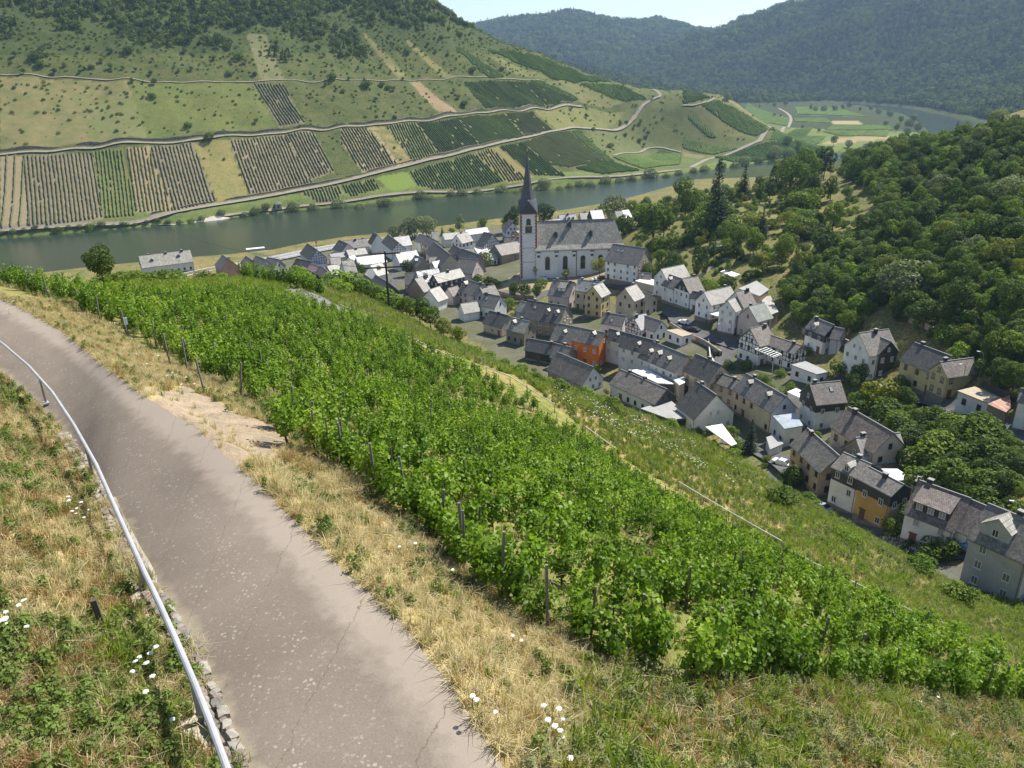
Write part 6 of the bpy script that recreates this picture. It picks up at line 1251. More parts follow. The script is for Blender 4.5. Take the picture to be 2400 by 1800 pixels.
# ------------------------------------------------------------------ the near vineyard
VLEAF = leafmat('vine_leaf', (.080, .150, .010), (.215, .325, .034), .42, .45, .5, .5, (.32, .36, .05))
vwood = mottled('vine_wood', (.085, .062, .045), .35, 6, .95, .5)
def vine_proto(seed, n=330, size=.155):
    r = np.random.default_rng(seed); mb = MB(); b_ = r.uniform(-.14, .14, 4)
    mb.tube([(0, 0, -.3), (b_[0] * .5, b_[1] * .5, .25), (b_[0], b_[1], .55), (b_[2] * .6, b_[3] * .6, .85), (b_[2], b_[3], 1.25)], .045, 6, 0, .018)
    for s in (-1, 1): mb.tube([(b_[0], b_[1], .62), (b_[0] + s * .2, b_[1], .85), (b_[0] + s * .36, b_[1], .95)], .022, 5, 0, .01)
    C = []; Nn = []
    for k in range(15):      # shoots tied up, hanging over at the top
        x0, y0 = r.uniform(-.38, .38), r.normal() * .15; h = r.uniform(1.15, 2.02); m = n // 15; t = np.linspace(0, 1, m); lean = r.normal(size=2) * .16; droop = r.uniform(0, .28)
        z = .55 + (h - .55) * t - droop * np.clip(t - .75, 0, 1) * 2; rad = .05 + .15 * np.sin(t * 2.7 + .3); an = r.uniform(0, 6.28, m)
        P = np.stack([x0 + lean[0] * t + np.cos(an) * rad, y0 + lean[1] * t + np.sin(an) * rad, z + r.normal(size=m) * .04], 1); C.append(P)
        Nn.append(np.stack([np.cos(an) * .7 + x0 * .8, np.sin(an) * .9 + y0 * 2, np.full(m, .75)], 1) + r.normal(size=(m, 3)) * .5)
    return mb.mesh('vine_trunk', vwood), leaves_mesh('vine_foliage', np.concatenate(C), np.concatenate(Nn), size, VLEAF, r, .3, .95)
VINES = [vine_proto(800 + i) for i in range(8)]
stake_m = MB(); stake_m.box(-.028, .028, -.028, .028, -.4, 1.72); stake_m = stake_m.mesh('vineyard_stake', mottled('stake_grey', (.20, .185, .165), .35, 5, .9, .3))
stake_m2 = MB(); stake_m2.tube([(0, 0, -.4), (.02, .01, 1.7)], .028, 6); stake_m2 = stake_m2.mesh('vineyard_stake', mottled('stake_rust', (.16, .12, .10), .35, 5, .8, .3))
dd_ = np.array([.69, .724]); qq_ = np.array([-.724, .69]); A = np.array(VP); s = A @ qq_; t = A @ dd_; P = []
for u in np.arange(s.min(), s.max(), 1.52):
    ph = rng.uniform(0, 1)
    for v in np.arange(t.min() + ph, t.max(), 1.22):
        uu, vv = u + rng.normal() * .13, v + rng.normal() * .12; P.append((qq_[0] * uu + dd_[0] * vv, qq_[1] * uu + dd_[1] * vv))
P = np.array(P); m = inpoly(P[:, 0], P[:, 1], VP) & (rng.random(len(P)) > .07); P = P[m]
lane = [tuple(hit_near(x, y)[:2]) for x, y in ((700,880),(860,905),(1010,940),(1150,965),(1320,1000),(1400,1035))]
P = P[np.abs(polydist(P[:, 0], P[:, 1], lane)) > 1.5]
fr_ = resample(np.array([hit_near(x, y) for x, y in ((690,1045),(790,1085),(900,1165),(1010,1255),(1100,1345),(1250,1450),(1400,1530),(1500,1565),(1620,1592),(1850,1604),(2100,1616),(2440,1648))]), .85)[:, :2]
P = np.concatenate([P, fr_ + rng.normal(size=fr_.shape) * .1])
Z = zat(P[:, 0], P[:, 1]); m = in_view(P[:, 0], P[:, 1], Z + 1.5, .04) & (Z > 38) & (np.hypot(P[:, 0], P[:, 1]) < 122); P, Z = P[m], Z[m]; m = ~blocked(P[:, 0], P[:, 1], Z - 1.0, 40); P, Z = P[m], Z[m]; o_ = np.argsort(np.hypot(P[:, 0], P[:, 1])); P, Z = P[o_], Z[o_]
print('VINES', len(P)); rowang = math.atan2(dd_[1], dd_[0])
for i in range(300):
    tm, fm = VINES[int(rng.integers(0, 8))]; sc_ = random.uniform(.72, 1.08)
    o = link('grapevine', tm, None, (P[i, 0], P[i, 1], Z[i]), (0, 0, rowang + random.choice((0, math.pi)) + random.uniform(-.3, .3)), (sc_, sc_, sc_ * random.uniform(.82, 1.0)))
    tag(o, 'leafy green grapevine in the vineyard beside the path', 'grapevine', 'grapevines of the near vineyard'); link('foliage', fm, o)
n = len(P) - 300; both = []
for i, (tm, fm) in enumerate(VINES):           # trunk and leaves as one shape for the far rows
    mb = bmesh.new(); mb.from_mesh(tm); k = len(mb.faces); mb.from_mesh(fm)
    mb.faces.ensure_lookup_table()
    for f in mb.faces[k:]: f.material_index = 1
    me = bpy.data.meshes.new('vine_whole'); mb.to_mesh(me); mb.free(); me.materials.append(vwood); me.materials.append(VLEAF); both.append(me)
scatter('vineyard_far_rows', np.stack([P[300:, 0], P[300:, 1], Z[300:]], 1), rowang + rng.uniform(-.3, .3, n) + rng.integers(0, 2, n) * math.pi, rng.uniform(.68, 1.02, n), both, rng.integers(0, 8, n), label='more distant rows of the near vineyard', cat='vineyard')
sk = [i for i in range(len(P)) if i % 6 == 1]
for c_, i in enumerate(sk[:110]):
    o = link('vineyard_stake', stake_m if c_ % 3 else stake_m2, None, (P[i, 0] + .12, P[i, 1] - .1, Z[i]), (random.gauss(0, .05), random.gauss(0, .05), 0)); tag(o, 'thin weathered vineyard stake among the near vines', 'stake', 'stakes of the near vineyard')
rest = np.array(sk[110:]); nr = len(rest)
scatter('distant_stakes', np.stack([P[rest, 0] + .1, P[rest, 1], Z[rest]], 1), rng.uniform(0, 6, nr), rng.uniform(.9, 1.1, nr), [stake_m, stake_m2], rng.integers(0, 2, nr), label='stakes in the distant vineyard rows', cat='stakes', tilt=rng.normal(size=(nr, 2)) * .05)
# stakes at the row ends beside the path, seen in full
ends = [((182,640),(232,692),2),((85,640),(120,690),0),((555,880),(560,905),0),((395,790),(402,850),2),((425,830),(468,905),1),((297,735),(303,785),0)]
for i, (x, y) in enumerate([(75,690),(117,705),(195,735),(236,757),(300,787),(367,815),(400,858),(440,870),(480,922),(565,935),(690,995),(738,1040),(810,1080),(885,1165),(955,1190),(1036,1275),(1088,1330),(1175,1405),(1283,1482),(1487,1520),(1690,1545),(2010,1580)]):
    q = hit(x, y); o = link('row_end_stake', stake_m, None, q, (random.gauss(0, .04), random.gauss(0, .06), 0), (1.15, 1.15, random.uniform(.95, 1.12))); tag(o, 'grey wooden stake at a vine row end by the path, %s from the left' % nth(i), 'stake', 'row-end stakes along the path')
q = hit(302, 788); wl_ = MB(); wl_.box(-.11, .11, -.02, .02, .75, 1.2); wl_.box(-.03, .03, -.03, .0, -.3, .75, 1); o = wl_.build('plot_marker', [mottled('marker_white', (.8, .8, .78), .05, 2, .6, 0), MATS['stake_grey']], None, q, (0, 0, .6)); tag(o, 'small white marker board on a post beside the vines', 'marker')
# vines standing below the lower track, against the roofs
low_v = [hit_near(x, y) for x, y in ((575,660),(590,662),(606,666),(625,668),(640,670),(655,672),(668,675),(682,678),(695,680),(710,684),(722,688),(735,692),(745,697),(755,700))]
for i, q in enumerate(low_v):
    tm, fm = VINES[i % 8]; o = link('grapevine', tm, None, q, (0, 0, i), (1.2, 1.2, 1.5)); tag(o, 'tall vine below the lower track against the roofs, %s from the left' % nth(i), 'grapevine', 'vines below the lower track'); link('foliage', fm, o)
# ------------------------------------------------------------------ grass and weeds
GM = {'dry': leafmat('grass_dry', (.38, .30, .155), (.62, .525, .32), .3, .8, .4, 1.5), 'green': leafmat('grass_green', (.105, .145, .030), (.21, .26, .06), .3, .6, .4, .8), 'rust': leafmat('grass_rust', (.27, .155, .07), (.42, .28, .13), .3, .8, .4, .8), 'herb': leafmat('herb_leaf', (.080, .120, .024), (.175, .235, .05), .3, .6, .4, .8), 'grey': leafmat('herb_grey', (.13, .148, .060), (.26, .275, .125), .3, .7, .4, .8), 'lush': leafmat('grass_lush', (.14, .20, .022), (.27, .33, .05), .35, .6, .4, .5)}
def tuft(seed, n, h, spread, mat, w=.008, lean=.5):
    r = np.random.default_rng(seed); V = []; F = []
    for i in range(n):
        a = r.uniform(0, 6.28); d = abs(r.normal()) * spread; bx, by = math.cos(a) * d, math.sin(a) * d; hh = h * r.uniform(.45, 1.15); la = r.uniform(0, 6.28); ln = abs(r.normal()) * lean * hh; wx, wy = math.cos(la + 1.57) * w, math.sin(la + 1.57) * w; k = len(V)
        mx, my = bx + math.cos(la) * ln * .35, by + math.sin(la) * ln * .35; tx, ty = bx + math.cos(la) * ln, by + math.sin(la) * ln
        V += [(bx - wx, by - wy, -.05), (bx + wx, by + wy, -.05), (mx + wx, my + wy, hh * .6), (mx - wx, my - wy, hh * .6), (tx, ty, hh * (1 - .25 * ln / max(hh, .01)))]
        F += [(k, k + 1, k + 2), (k, k + 2, k + 3), (k + 3, k + 2, k + 4)]
    return big_mesh('tuft', np.array(V), np.array(F), [mat])
def herb(seed, n, h, R, mat, leaf):
    r = np.random.default_rng(seed); z = r.uniform(.02, 1, n) ** .8 * h; a = r.uniform(0, 6.28, n); q = R * r.uniform(.2, 1, n) * (1.1 - .6 * z / h); P = np.stack([np.cos(a) * q, np.sin(a) * q, z], 1)
    return leaves_mesh('herb', P, np.stack([np.cos(a), np.sin(a), np.full(n, 1.0)], 1) + r.normal(size=(n, 3)) * .4, leaf, mat, r)
T_DRY = [tuft(900 + i, 34, .34, .10, GM['dry'], .006, .9) for i in range(4)]; T_GRN = [tuft(910 + i, 30, .36, .09, GM['green'], .008, .5) for i in range(4)]; T_RST = [tuft(920 + i, 26, .42, .09, GM['rust'], .006, .5) for i in range(3)]
T_HRB = [herb(930 + i, 90, .42, .22, GM['herb'], .075) for i in range(4)]; T_GRY = [herb(940 + i, 80, .5, .20, GM['grey'], .06) for i in range(3)]; T_LSH = [tuft(950 + i, 34, .5, .15, GM['lush'], .014, .5) for i in range(3)]
KINDS = T_DRY + T_GRN + T_RST + T_HRB + T_GRY + T_LSH; OFF = {'dry': (0, 4), 'green': (4, 4), 'rust': (8, 3), 'herb': (11, 4), 'grey': (15, 3), 'lush': (18, 3)}
pathP = [tuple(p[:2]) for p in pl] + [tuple(p[:2]) for p in pr[::-1]]
dirtP = [tuple(p[:2]) for p in hits([(328,908),(430,903),(568,975),(685,1015),(640,1088),(555,1138),(440,1060)])]
def sow(name, label, r0, r1, dens, mix, region=None, sc=1.0, a0=-50, a1=48, exclude=True, patch=.0):
    """plants sown over a sector of the slope; mix = {kind: weight}"""
    area = .5 * (r1 ** 2 - r0 ** 2) * R_(a1 - a0); n = int(area * dens); r = np.sqrt(rng.uniform(r0 ** 2, r1 ** 2, n)); a = R_(1) * rng.uniform(a0, a1, n); X, Y = r * np.sin(a), r * np.cos(a); Z = zat(X, Y)
    m = in_view(X, Y, Z + .2, .03) & (Z > 26)
    if region is not None: m &= inpoly(X + wav(X, Y, 3, 1) * .3, Y, region)
    if exclude: m &= ~inpoly(X, Y, pathP); m &= ~(inpoly(X, Y, dirtP) & (rng.random(n) < .97))
    if patch: m &= rng.random(n) < np.clip(.5 + patch * wav(X, Y, 2.2, 2), .05, 1)
    X, Y, Z = X[m], Y[m], Z[m]; m = ~blocked(X, Y, Z - 2.2, 40); X, Y, Z = X[m], Y[m], Z[m]; n = len(X); ks = list(mix); w = np.array([mix[k] for k in ks], float)
    base = np.stack([w[i] * np.exp(1.1 * wav(X, Y, 3.5 + i, i + 1)) for i in range(len(ks))], 1); base /= base.sum(1, keepdims=True); cum = base.cumsum(1); c = (rng.random(n)[:, None] > cum).sum(1).clip(0, len(ks) - 1)
    st = np.array([OFF[k][0] for k in ks])[c]; ln = np.array([OFF[k][1] for k in ks])[c]; idx = st + np.floor(rng.random(n) * ln).astype(int)
    print('SOW', name, n)
    return scatter(name, np.stack([X, Y, Z], 1), rng.uniform(0, 6.28, n), rng.uniform(.6, 1.35, n) * sc, KINDS, idx, label=label, cat='grass', tilt=rng.normal(size=(n, 2)) * .15)
def dNf(X, Y): return polydist(X, Y, NB)
def px(L): return [tuple(hit_near(*p)[:2]) for p in L]
verge = px([(-150,600),(0,640),(150,700),(400,845),(600,945),(700,1040),(900,1150),(1010,1250),(1110,1350),(1290,1450),(1500,1570),(1480,1640),(1380,1860),(1150,1860),(1060,1665),(927,1503),(832,1408),(757,1332),(681,1256),(615,1190),(530,1118),(454,1058),(359,995),(284,916),(189,840),(95,783),(0,726),(-150,665)])
sow('verge_grass', 'dry straw-coloured grass of the verge beside the path', 6, 62, 46, {'dry': 7, 'green': .35, 'rust': .5, 'herb': .15}, verge, .7)
green_b = px([(1180,1900),(1360,1640),(1420,1560),(1600,1575),(1850,1585),(2100,1598),(2450,1640),(2550,1900)])
sow('meadow_grass', 'mixed green and brown weeds on the slope below the vines', 6, 40, 42, {'dry': 3.6, 'green': 2.6, 'rust': 2.2, 'herb': .9, 'grey': 1.6, 'lush': .9}, green_b, .9)
edge_b = px([(560,890),(700,960),(900,1110),(1090,1310),(1300,1430),(1600,1560),(2400,1600),(2450,1650),(1900,1650),(1500,1640),(1250,1500),(1060,1390),(880,1190),(720,1060),(560,950)])
sow('vineyard_edge_weeds', 'green weeds growing along the edge of the vineyard', 10, 45, 20, {'green': 2, 'herb': .5, 'grey': 2, 'dry': 3.5}, edge_b, .75)
left_b = px([(-200,760),(0,850),(70,900),(160,1000),(250,1120),(345,1250),(415,1400),(470,1560),(560,1860),(-250,1860)])
sow('bank_grass', 'dry grass of the bank left of the handrail', 5, 52, 50, {'dry': 4, 'green': 1.3, 'rust': 1.6, 'herb': .8}, left_b, .75)
left_l = px([(-200,1500),(150,1480),(330,1440),(410,1560),(500,1860),(-250,1860)])
sow('bank_weeds', 'leafy green weeds at the bottom of the left-hand bank', 5, 20, 60, {'herb': 1.2, 'green': 1.4, 'rust': 2.6, 'dry': 2.2, 'lush': .3}, left_l, .75)
sow('vineyard_floor_grass', 'grass between the vine rows', 12, 110, 3.2, {'green': 2.5, 'dry': 2, 'herb': 1.5}, VP, 1.1)
slope_b = px([(560,640),(700,640),(900,690),(1050,745),(1230,830),(1450,885),(1700,985),(1900,1090),(2100,1220),(2300,1370),(2460,1470),(2460,1620),(2210,1478),(1900,1335),(1560,1135),(1372,1010),(1230,895),(915,780),(720,695),(620,660)])
sow('slope_grass', 'tall meadow grass on the strip below the vineyard', 35, 140, 7.0, {'green': 3, 'grey': 1.8, 'dry': 1.6, 'lush': 3.6, 'rust': .6, 'herb': 1}, slope_b, 1.2)
mead = px([(270,652),(620,640),(690,668),(640,694),(450,704),(320,706)])
sow('crest_meadow_grass', 'bright yellow-green meadow at the crest beyond the vines', 60, 130, 7, {'lush': 3, 'green': .6}, mead, 1.6)
foot_b = px([(1050,750),(1230,825),(1450,880),(1700,980),(1900,1085),(2100,1215),(2300,1365),(2460,1450),(2460,1520),(2200,1340),(1900,1160),(1700,1050),(1450,945),(1200,865)])
sow('slope_foot_brambles', 'bright green brambles at the lower edge of the slope', 50, 140, 2.4, {'lush': 2, 'herb': 2}, foot_b, 1.7)
# ------------------------------------------------------------------ umbel flowers
ub = MB(); ub.tube([(0, 0, -.05), (.02, .01, .5), (.03, .0, .72)], .006, 4)
for i in range(6): ub.bar((.0, 0, .1 + i * .09), (.09 * math.cos(i * 2.4), .09 * math.sin(i * 2.4), .17 + i * .09), .02, .004)
stem_m = ub.mesh('wild_carrot', GM['herb'])
r = np.random.default_rng(5); C = []; 
for i in range(46):
    a = i * 2.4; q = .06 * math.sqrt(i / 46) * 1.15; C.append((.03 + math.cos(a) * q, math.sin(a) * q, .74 - q * q * 4))
C = np.array(C); white = mottled('umbel_white', (.82, .82, .74), .1, 4, .9, 0); head_m = leaves_mesh('flower_head', C, np.tile([0, 0, 1.], (len(C), 1)) + r.normal(size=C.shape) * .25, .03, white, r, .1, 1)
FL = [(22,1450),(58,1445),(78,1440),(30,1470),(40,1490),(70,1495),(15,1490),(330,1555),(365,1555),(335,1575),(318,1590),(368,1590),(380,1545),(372,1620),(355,1650),(415,1700),(160,1185),(175,1190),(190,1200),(200,1190),(185,1215),(215,1205),(170,1210),(205,1220),(25,720),(40,700),(60,695),(35,690),(255,760),(270,770),(350,850),(375,830),(400,875),(420,885),(430,905),(445,920),(410,870),(440,890),(455,900),(1225,1510),(1215,1505),(1110,1660),(1125,1675),(1170,1685),(1290,1685),(1310,1690),(1320,1710),(1290,1720),(1305,1740),(1315,1750),(1330,1760),(940,1290),(970,1285),(1055,1345),(1330,1795),(2190,1630),(2150,1640),(660,990),(680,1000)]
for i, (x, y) in enumerate(FL):
    q = hit(x, y + 22); s_ = random.uniform(.5, .75); o = link('wild_carrot', stem_m, None, q, (random.gauss(0, .12), random.gauss(0, .12), random.uniform(0, 6)), (s_,) * 3)
    tag(o, 'white flat-topped umbel flower in the dry grass by the path', 'flower', 'white umbel flowers near the path'); link('flower_head', head_m, o)
uw = bmesh.new(); uw.from_mesh(stem_m); k = len(uw.faces); uw.from_mesh(head_m); uw.faces.ensure_lookup_table()
for f in uw.faces[k:]: f.material_index = 1
umb = bpy.data.meshes.new('umbel'); uw.to_mesh(umb); uw.free(); umb.materials.append(GM['herb']); umb.materials.append(white)
fz = px([(1280,880),(1420,930),(1560,1010),(1700,1080),(1800,1180),(1640,1110),(1480,1040),(1330,960)])
A = np.array(fz); n = 900; X = rng.uniform(A[:, 0].min(), A[:, 0].max(), n); Y = rng.uniform(A[:, 1].min(), A[:, 1].max(), n); m = inpoly(X, Y, fz) & (wav(X, Y, 9, 1) > .1) & (zat(X, Y) > 30); X, Y = X[m], Y[m]; n = len(X)
scatter('slope_umbels', np.stack([X, Y, zat(X, Y)], 1), rng.uniform(0, 6, n), rng.uniform(.7, 1.1, n), [umb], np.zeros(n), label='drift of white umbels on the grassy slope below the vineyard', cat='flowers', tilt=rng.normal(size=(n, 2)) * .1)
# ------------------------------------------------------------------ handrail and stone kerb of the path
galv = mottled('rail_galvanised', (.40, .40, .41), .2, 1.2, .5, .05, .002, spec=.6); postm = mottled('rail_post_grey', (.30, .28, .25), .25, 4, .7, .1)
rl = smooth_line(np.array([np.append(hit(x, y)[:2], 0) for x, y in ((-160,770),(-60,800),(0,838),(118,950),(222,1113),(338,1378),(420,1570),(510,1790),(600,2050))]), 1)
rl[:, 2] = [float(zat(p[0], p[1])) for p in rl]; rz_ = rl[:, 2].copy()
for _ in range(4): rz_[1:-1] = (rz_[:-2] + 2 * rz_[1:-1] + rz_[2:]) / 4
rl[:, 2] = rz_; root = empty('handrail', rl[8]); tag(root, 'galvanised tube handrail on square posts along the left side of the path', 'railing')
o0 = np.array(root.location); mb = MB(); top = resample(rl, .35); mb.tube([Vector(p - o0) + Vector((0, 0, 1.08)) for p in top], .052, 10)
mb.build('rail', galv, root)
for q in top[5::17]:
    c_ = MB(); i = int(np.argmin(np.abs(top - q).sum(1))); a = top[max(0, i - 1)]; b_ = top[min(len(top) - 1, i + 1)]; d = (b_ - a) / np.linalg.norm(b_ - a) * .05; c_.tube([Vector(q - o0 - d) + Vector((0, 0, 1.08)), Vector(q - o0 + d) + Vector((0, 0, 1.08))], .049, 10); c_.build('sleeve', galv, root)
for x, y in ((-25,838),(118,950),(222,1113),(338,1378),(470,1700)):
    g_ = hit(x, y); i = int(np.argmin(np.hypot(top[:, 0] - g_[0], top[:, 1] - g_[1]))); q = top[i]; p_ = MB(); l_ = Vector(q - o0); d = top[min(i + 1, len(top) - 1)] - q; an = math.atan2(d[1], d[0])
    p_.box(-.055, .055, -.03, .03, -.4, 1.06); p_.build('post', postm, root, l_, (0, 0, an)); b2 = MB(); b2.box(-.14, .14, -.1, .1, -.05, .02); b2.build('base_plate', galv, root, l_, (0, 0, an))
# low rubble kerb between rail and path: stone by stone
kroot = empty('stone_kerb', pl[30]); tag(kroot, 'low rubble stone kerb between handrail and path', 'kerb'); o0 = np.array(kroot.location)
stm = slate('kerb_stone', (.25, .215, .175), .9, .5, .8, var=.3); stm2 = mottled('kerb_stone_pale', (.36, .325, .27), .3, 4, .95, .6, .01); stm3 = mottled('kerb_stone_red', (.27, .22, .18), .3, 4, .95, .6, .01)
KS = []
for i in range(8):
    r = np.random.default_rng(60 + i); b_ = bmesh.new(); bmesh.ops.create_cube(b_, size=1.0); bmesh.ops.subdivide_edges(b_, edges=b_.edges[:], cuts=1, use_grid_fill=True)
    for v in b_.verts: v.co = v.co.normalized() * .3 + v.co * .62 + Vector(r.normal(size=3) * .05)
    me = bpy.data.meshes.new('stone'); b_.to_mesh(me); b_.free(); me.materials.append((stm2, stm3, mottled('kerb_stone_grey', (.22, .20, .175), .3, 4, .95, .6, .01))[i % 3]); KS.append(me)
kl = resample(np.concatenate([pl[:, :2], pz[:, None]], 1), .15); cnt = 0; ex = []
for i in range(1, len(kl) - 1):
    d = kl[i + 1] - kl[i - 1]; an = math.atan2(d[1], d[0]); nrm = np.array([-math.sin(an), math.cos(an)])
    if np.hypot(*kl[i][:2]) > 30 or kl[i][1] < 5.5: continue
    for j in range(2):
        off = (-.02, .17)[j] + random.uniform(-.03, .03); q = kl[i][:2] + nrm * off * 1.0; s_ = random.uniform(.13, .20)
        if cnt < 300:
            o = link('stone', KS[random.randrange(8)], kroot, (q[0] - o0[0], q[1] - o0[1], kl[i][2] - o0[2] + random.uniform(-.02, .03)), (random.uniform(-.2, .2), random.uniform(-.2, .2), an + random.uniform(-.3, .3)), (s_ * 1.15, s_ * .8, s_ * .75)); cnt += 1
        else: ex.append((q[0], q[1], kl[i][2], an, s_))
if ex:
    ex = np.array(ex); scatter('kerb_stones_far', ex[:, :3], ex[:, 3], ex[:, 4], KS, rng.integers(0, 8, len(ex)), label='far end of the rubble kerb along the path', cat='stones')
# pale concrete gutter under the rail
strip_pts = rl[8:]; gt = strip('gutter', strip_pts[:, :3], .55, mottled('gutter_concrete', (.50, .46, .38), .35, 1.5, .95, .4, .01, (.30, .26, .18)), .03, .5, 3, sm=0)
q = hit(245, 1480); sb_ = MB(); sb_.box(-.05, .05, -.04, .04, -.3, .75); tag(sb_.build('short_post', mottled('post_old_wood', (.11, .085, .065), .3, 5, .95, .4), None, q, (.05, -.05, .4)), 'short weathered wooden post left of the handrail', 'post')
# ------------------------------------------------------------------ lower rail at the foot of the vineyard
def low_rail(pts, label, mat):
    Q = np.array([hit_near(x, y) for x, y in pts]); root = empty('slope_rail', Q[0]); tag(root, label, 'railing', 'rails below the vineyard'); o0 = Q[0]; Q = resample(Q, 2.5); Q[:, 2] = zat(Q[:, 0], Q[:, 1]); mb = MB(); mb.tube([Vector(q - o0) + Vector((0, 0, 1.0)) for q in Q], .05, 6); mb.build('rail', mat, root)
    for q in Q: p_ = MB(); p_.box(-.04, .04, -.04, .04, -.3, 1.0); p_.build('post', postm, root, Vector(q - o0))
wr = mottled('rail_pale', (.55, .50, .46), .2, 2, .6, 0)
low_rail([(1140,880),(1170,890),(1200,905),(1230,925),(1262,945),(1300,968)], 'pale rail along the track below the vineyard, upper stretch', wr)
low_rail([(1372,1020),(1400,1040),(1440,1070)], 'short pale rail beside the gap in the vines', wr)
low_rail([(915,790),(960,812),(1000,832),(1040,850),(1090,872)], 'thin pale rail above the bushes at the vineyard foot', wr)
low_rail([(800,733),(830,745),(860,758)], 'short rail beside the lower track', wr)
low_rail([(1590,1150),(1640,1180),(1700,1215),(1760,1250),(1830,1290)], 'white rail at the vineyard foot, middle stretch', galv)
low_rail([(1850,1315),(1920,1350),(1990,1385),(2060,1420),(2130,1455),(2205,1495)], 'white rail at the vineyard foot, lower stretch', galv)
strip('lower_track', np.array([hit_near(x, y) for x, y in ((655,668),(700,690),(750,712),(800,735),(850,757))]), 2.6, mottled('track_grey', (.20, .19, .175), .2, 1, .95, .1), .06, 1.0)
# ------------------------------------------------------------------ streets, walls
def street(L, w, name='street'): return strip(name, np.array([hit(x, y, 118) for x, y in L]), w, asphalt, .12, 2.0, 4)
street([(2420,1440),(2330,1395),(2240,1345),(2130,1290),(2030,1240),(1930,1180),(1860,1120),(1820,1075),(1760,1045),(1700,1030)], 5)
street([(2420,1035),(2300,985),(2190,945),(2080,905),(2000,885),(1920,890),(1860,870)], 4.6)
street([(1560,730),(1600,760),(1650,790),(1700,805),(1730,815)], 4.6); street([(1730,800),(1700,820),(1690,860),(1700,900)], 5); street([(1740,790),(1790,800),(1850,830)], 9, 'car_park')
street([(910,705),(925,670),(925,640)], 3.5, 'lane'); street([(1240,705),(1300,680),(1380,665),(1470,672),(1520,700)], 5, 'church_lane')
def wall_line(L, h, th, label, mat, k=0):
    Q = np.array([hit(*zp(k, p), 118) for p in L]); Q = resample(Q, 3); root = empty('garden_wall', Q[0]); tag(root, label, 'wall'); mb = MB(); o0 = Q[0]
    for a, b_ in zip(Q[:-1], Q[1:]):
        za, zb_ = gz(a[0], a[1]) - o0[2], gz(b_[0], b_[1]) - o0[2]; d = (b_ - a)[:2]; d = d / np.linalg.norm(d); n_ = np.array([-d[1], d[0]]) * th / 2; A_, B_ = a[:2] - o0[:2], b_[:2] - o0[:2]
        for s in (1, -1): mb.face([(*(A_ + n_ * s), za - 2), (*(B_ + n_ * s), zb_ - 2), (*(B_ + n_ * s), zb_ + h), (*(A_ + n_ * s), za + h)][::s], 0, [(0, 0), (3, 0), (3, h), (0, h)])
        mb.face([(*(A_ - n_), za + h), (*(B_ - n_), zb_ + h), (*(B_ + n_), zb_ + h), (*(A_ + n_), za + h)], 0)
    mb.build('masonry', mat, root, uv=True)
gst = slate('garden_stone', (.26, .22, .17), .9, .3, .6, var=.4, bstr=1.0); whitew = wallm('white2')
wall_line([(2020,925),(2120,950),(2190,975),(2300,1020),(2420,1075)], .8, .4, 'stone parapet on the lower side of the upper right-hand street', gst)
wall_line([(1570,765),(1600,785),(1650,808),(1690,835)], 1.6, .5, 'tall retaining wall below the upper street by the white bungalow', gst)
wall_line([(1660,800),(1664,840),(1690,880)], 1.0, .3, 'white wall curving down the ramp beside the inn', whitew)
wall_line([(1900,1190),(2000,1245),(2100,1300),(2230,1370)], .9, .3, 'low wall with rail on the slope side of the lower street', gst)
wall_line([(1160,690),(1200,700),(1250,705)], 2.0, .5, 'churchyard retaining wall above the shaded bank', gst)
wall_line([(1880,780),(1960,800),(2020,830)], 1.6, .5, 'retaining wall behind the car park', gst)
wall_line([(2130,755),(2170,770),(2210,790)], 1.4, .5, 'dry-stone terrace wall in the overgrown garden', gst)
wall_line([(2300,905),(2350,930),(2400,955)], 1.4, .15, 'weathered board fence above the garages', FR['d'])
# stairs up the garden slope
st0, st1 = hit(1640, 648), hit(1700, 605); sr = empty('garden_stairs', st0); tag(sr, 'long flight of pale garden steps climbing beside the cypress', 'stairs')
tm_ = MB(); tm_.box(-.9, .9, -.25, .25, -.3, .12); tm_ = tm_.mesh('step', concrete); d = st1 - st0; an = math.atan2(d[1], d[0]) - math.pi / 2
for i in range(22):
    p = st0 + d * i / 21; link('step', tm_, sr, (p[0] - st0[0], p[1] - st0[1], gz(p[0], p[1]) - st0[2]), (0, 0, an))
# ------------------------------------------------------------------ cars
tyre = mottled('tyre_black', (.02, .02, .02), .2, 4, .9, 0)
def car_parts(col):
    m = mottled('car_paint_' + col[0], col[1], .03, 1, .3, 0, spec=.6); b_ = bmesh.new(); prof = [(-2.1, .35), (-2.15, .75), (-1.95, .95), (-1.2, 1.0), (-.55, 1.42), (.75, 1.45), (1.55, 1.02), (2.05, .92), (2.15, .6), (2.1, .35)]
    mb = MB(); W = .86; top = {3: .86, 4: .66, 5: .66, 6: .84}
    Lp = [(x, -top.get(i, W), z) for i, (x, z) in enumerate(prof)]; Rp = [(x, top.get(i, W), z) for i, (x, z) in enumerate(prof)]
    n = len(prof)
    for i in range(n - 1): mb.face([Lp[i], Lp[i + 1], Rp[i + 1], Rp[i]])
    mb.face(Lp[::-1]); mb.face(Rp)
    body = mb.mesh('body', m); wb = MB()
    wb.face([(-1.16, -.8, 1.03), (-.6, -.62, 1.405), (-.6, .62, 1.405), (-1.16, .8, 1.03)]); wb.face([(.8, -.62, 1.44), (1.5, -.78, 1.06), (1.5, .78, 1.06), (.8, .62, 1.44)])
    wb.v = [(x - .015 if x < 0 else x + .015, y, z + .012) for x, y, z in wb.v]
    for s in (-1, 1): wb.face([(-1.0, s * .82, 1.04), (1.25, s * .82, 1.06), (.72, s * .685, 1.38), (-.5, s * .685, 1.36)])
    return body, wb.mesh('window', glass)
wh = MB(); wh.tube([(0, -.1, 0), (0, .1, 0)], .33, 14); wh = wh.mesh('wheel', tyre); CAR = {}
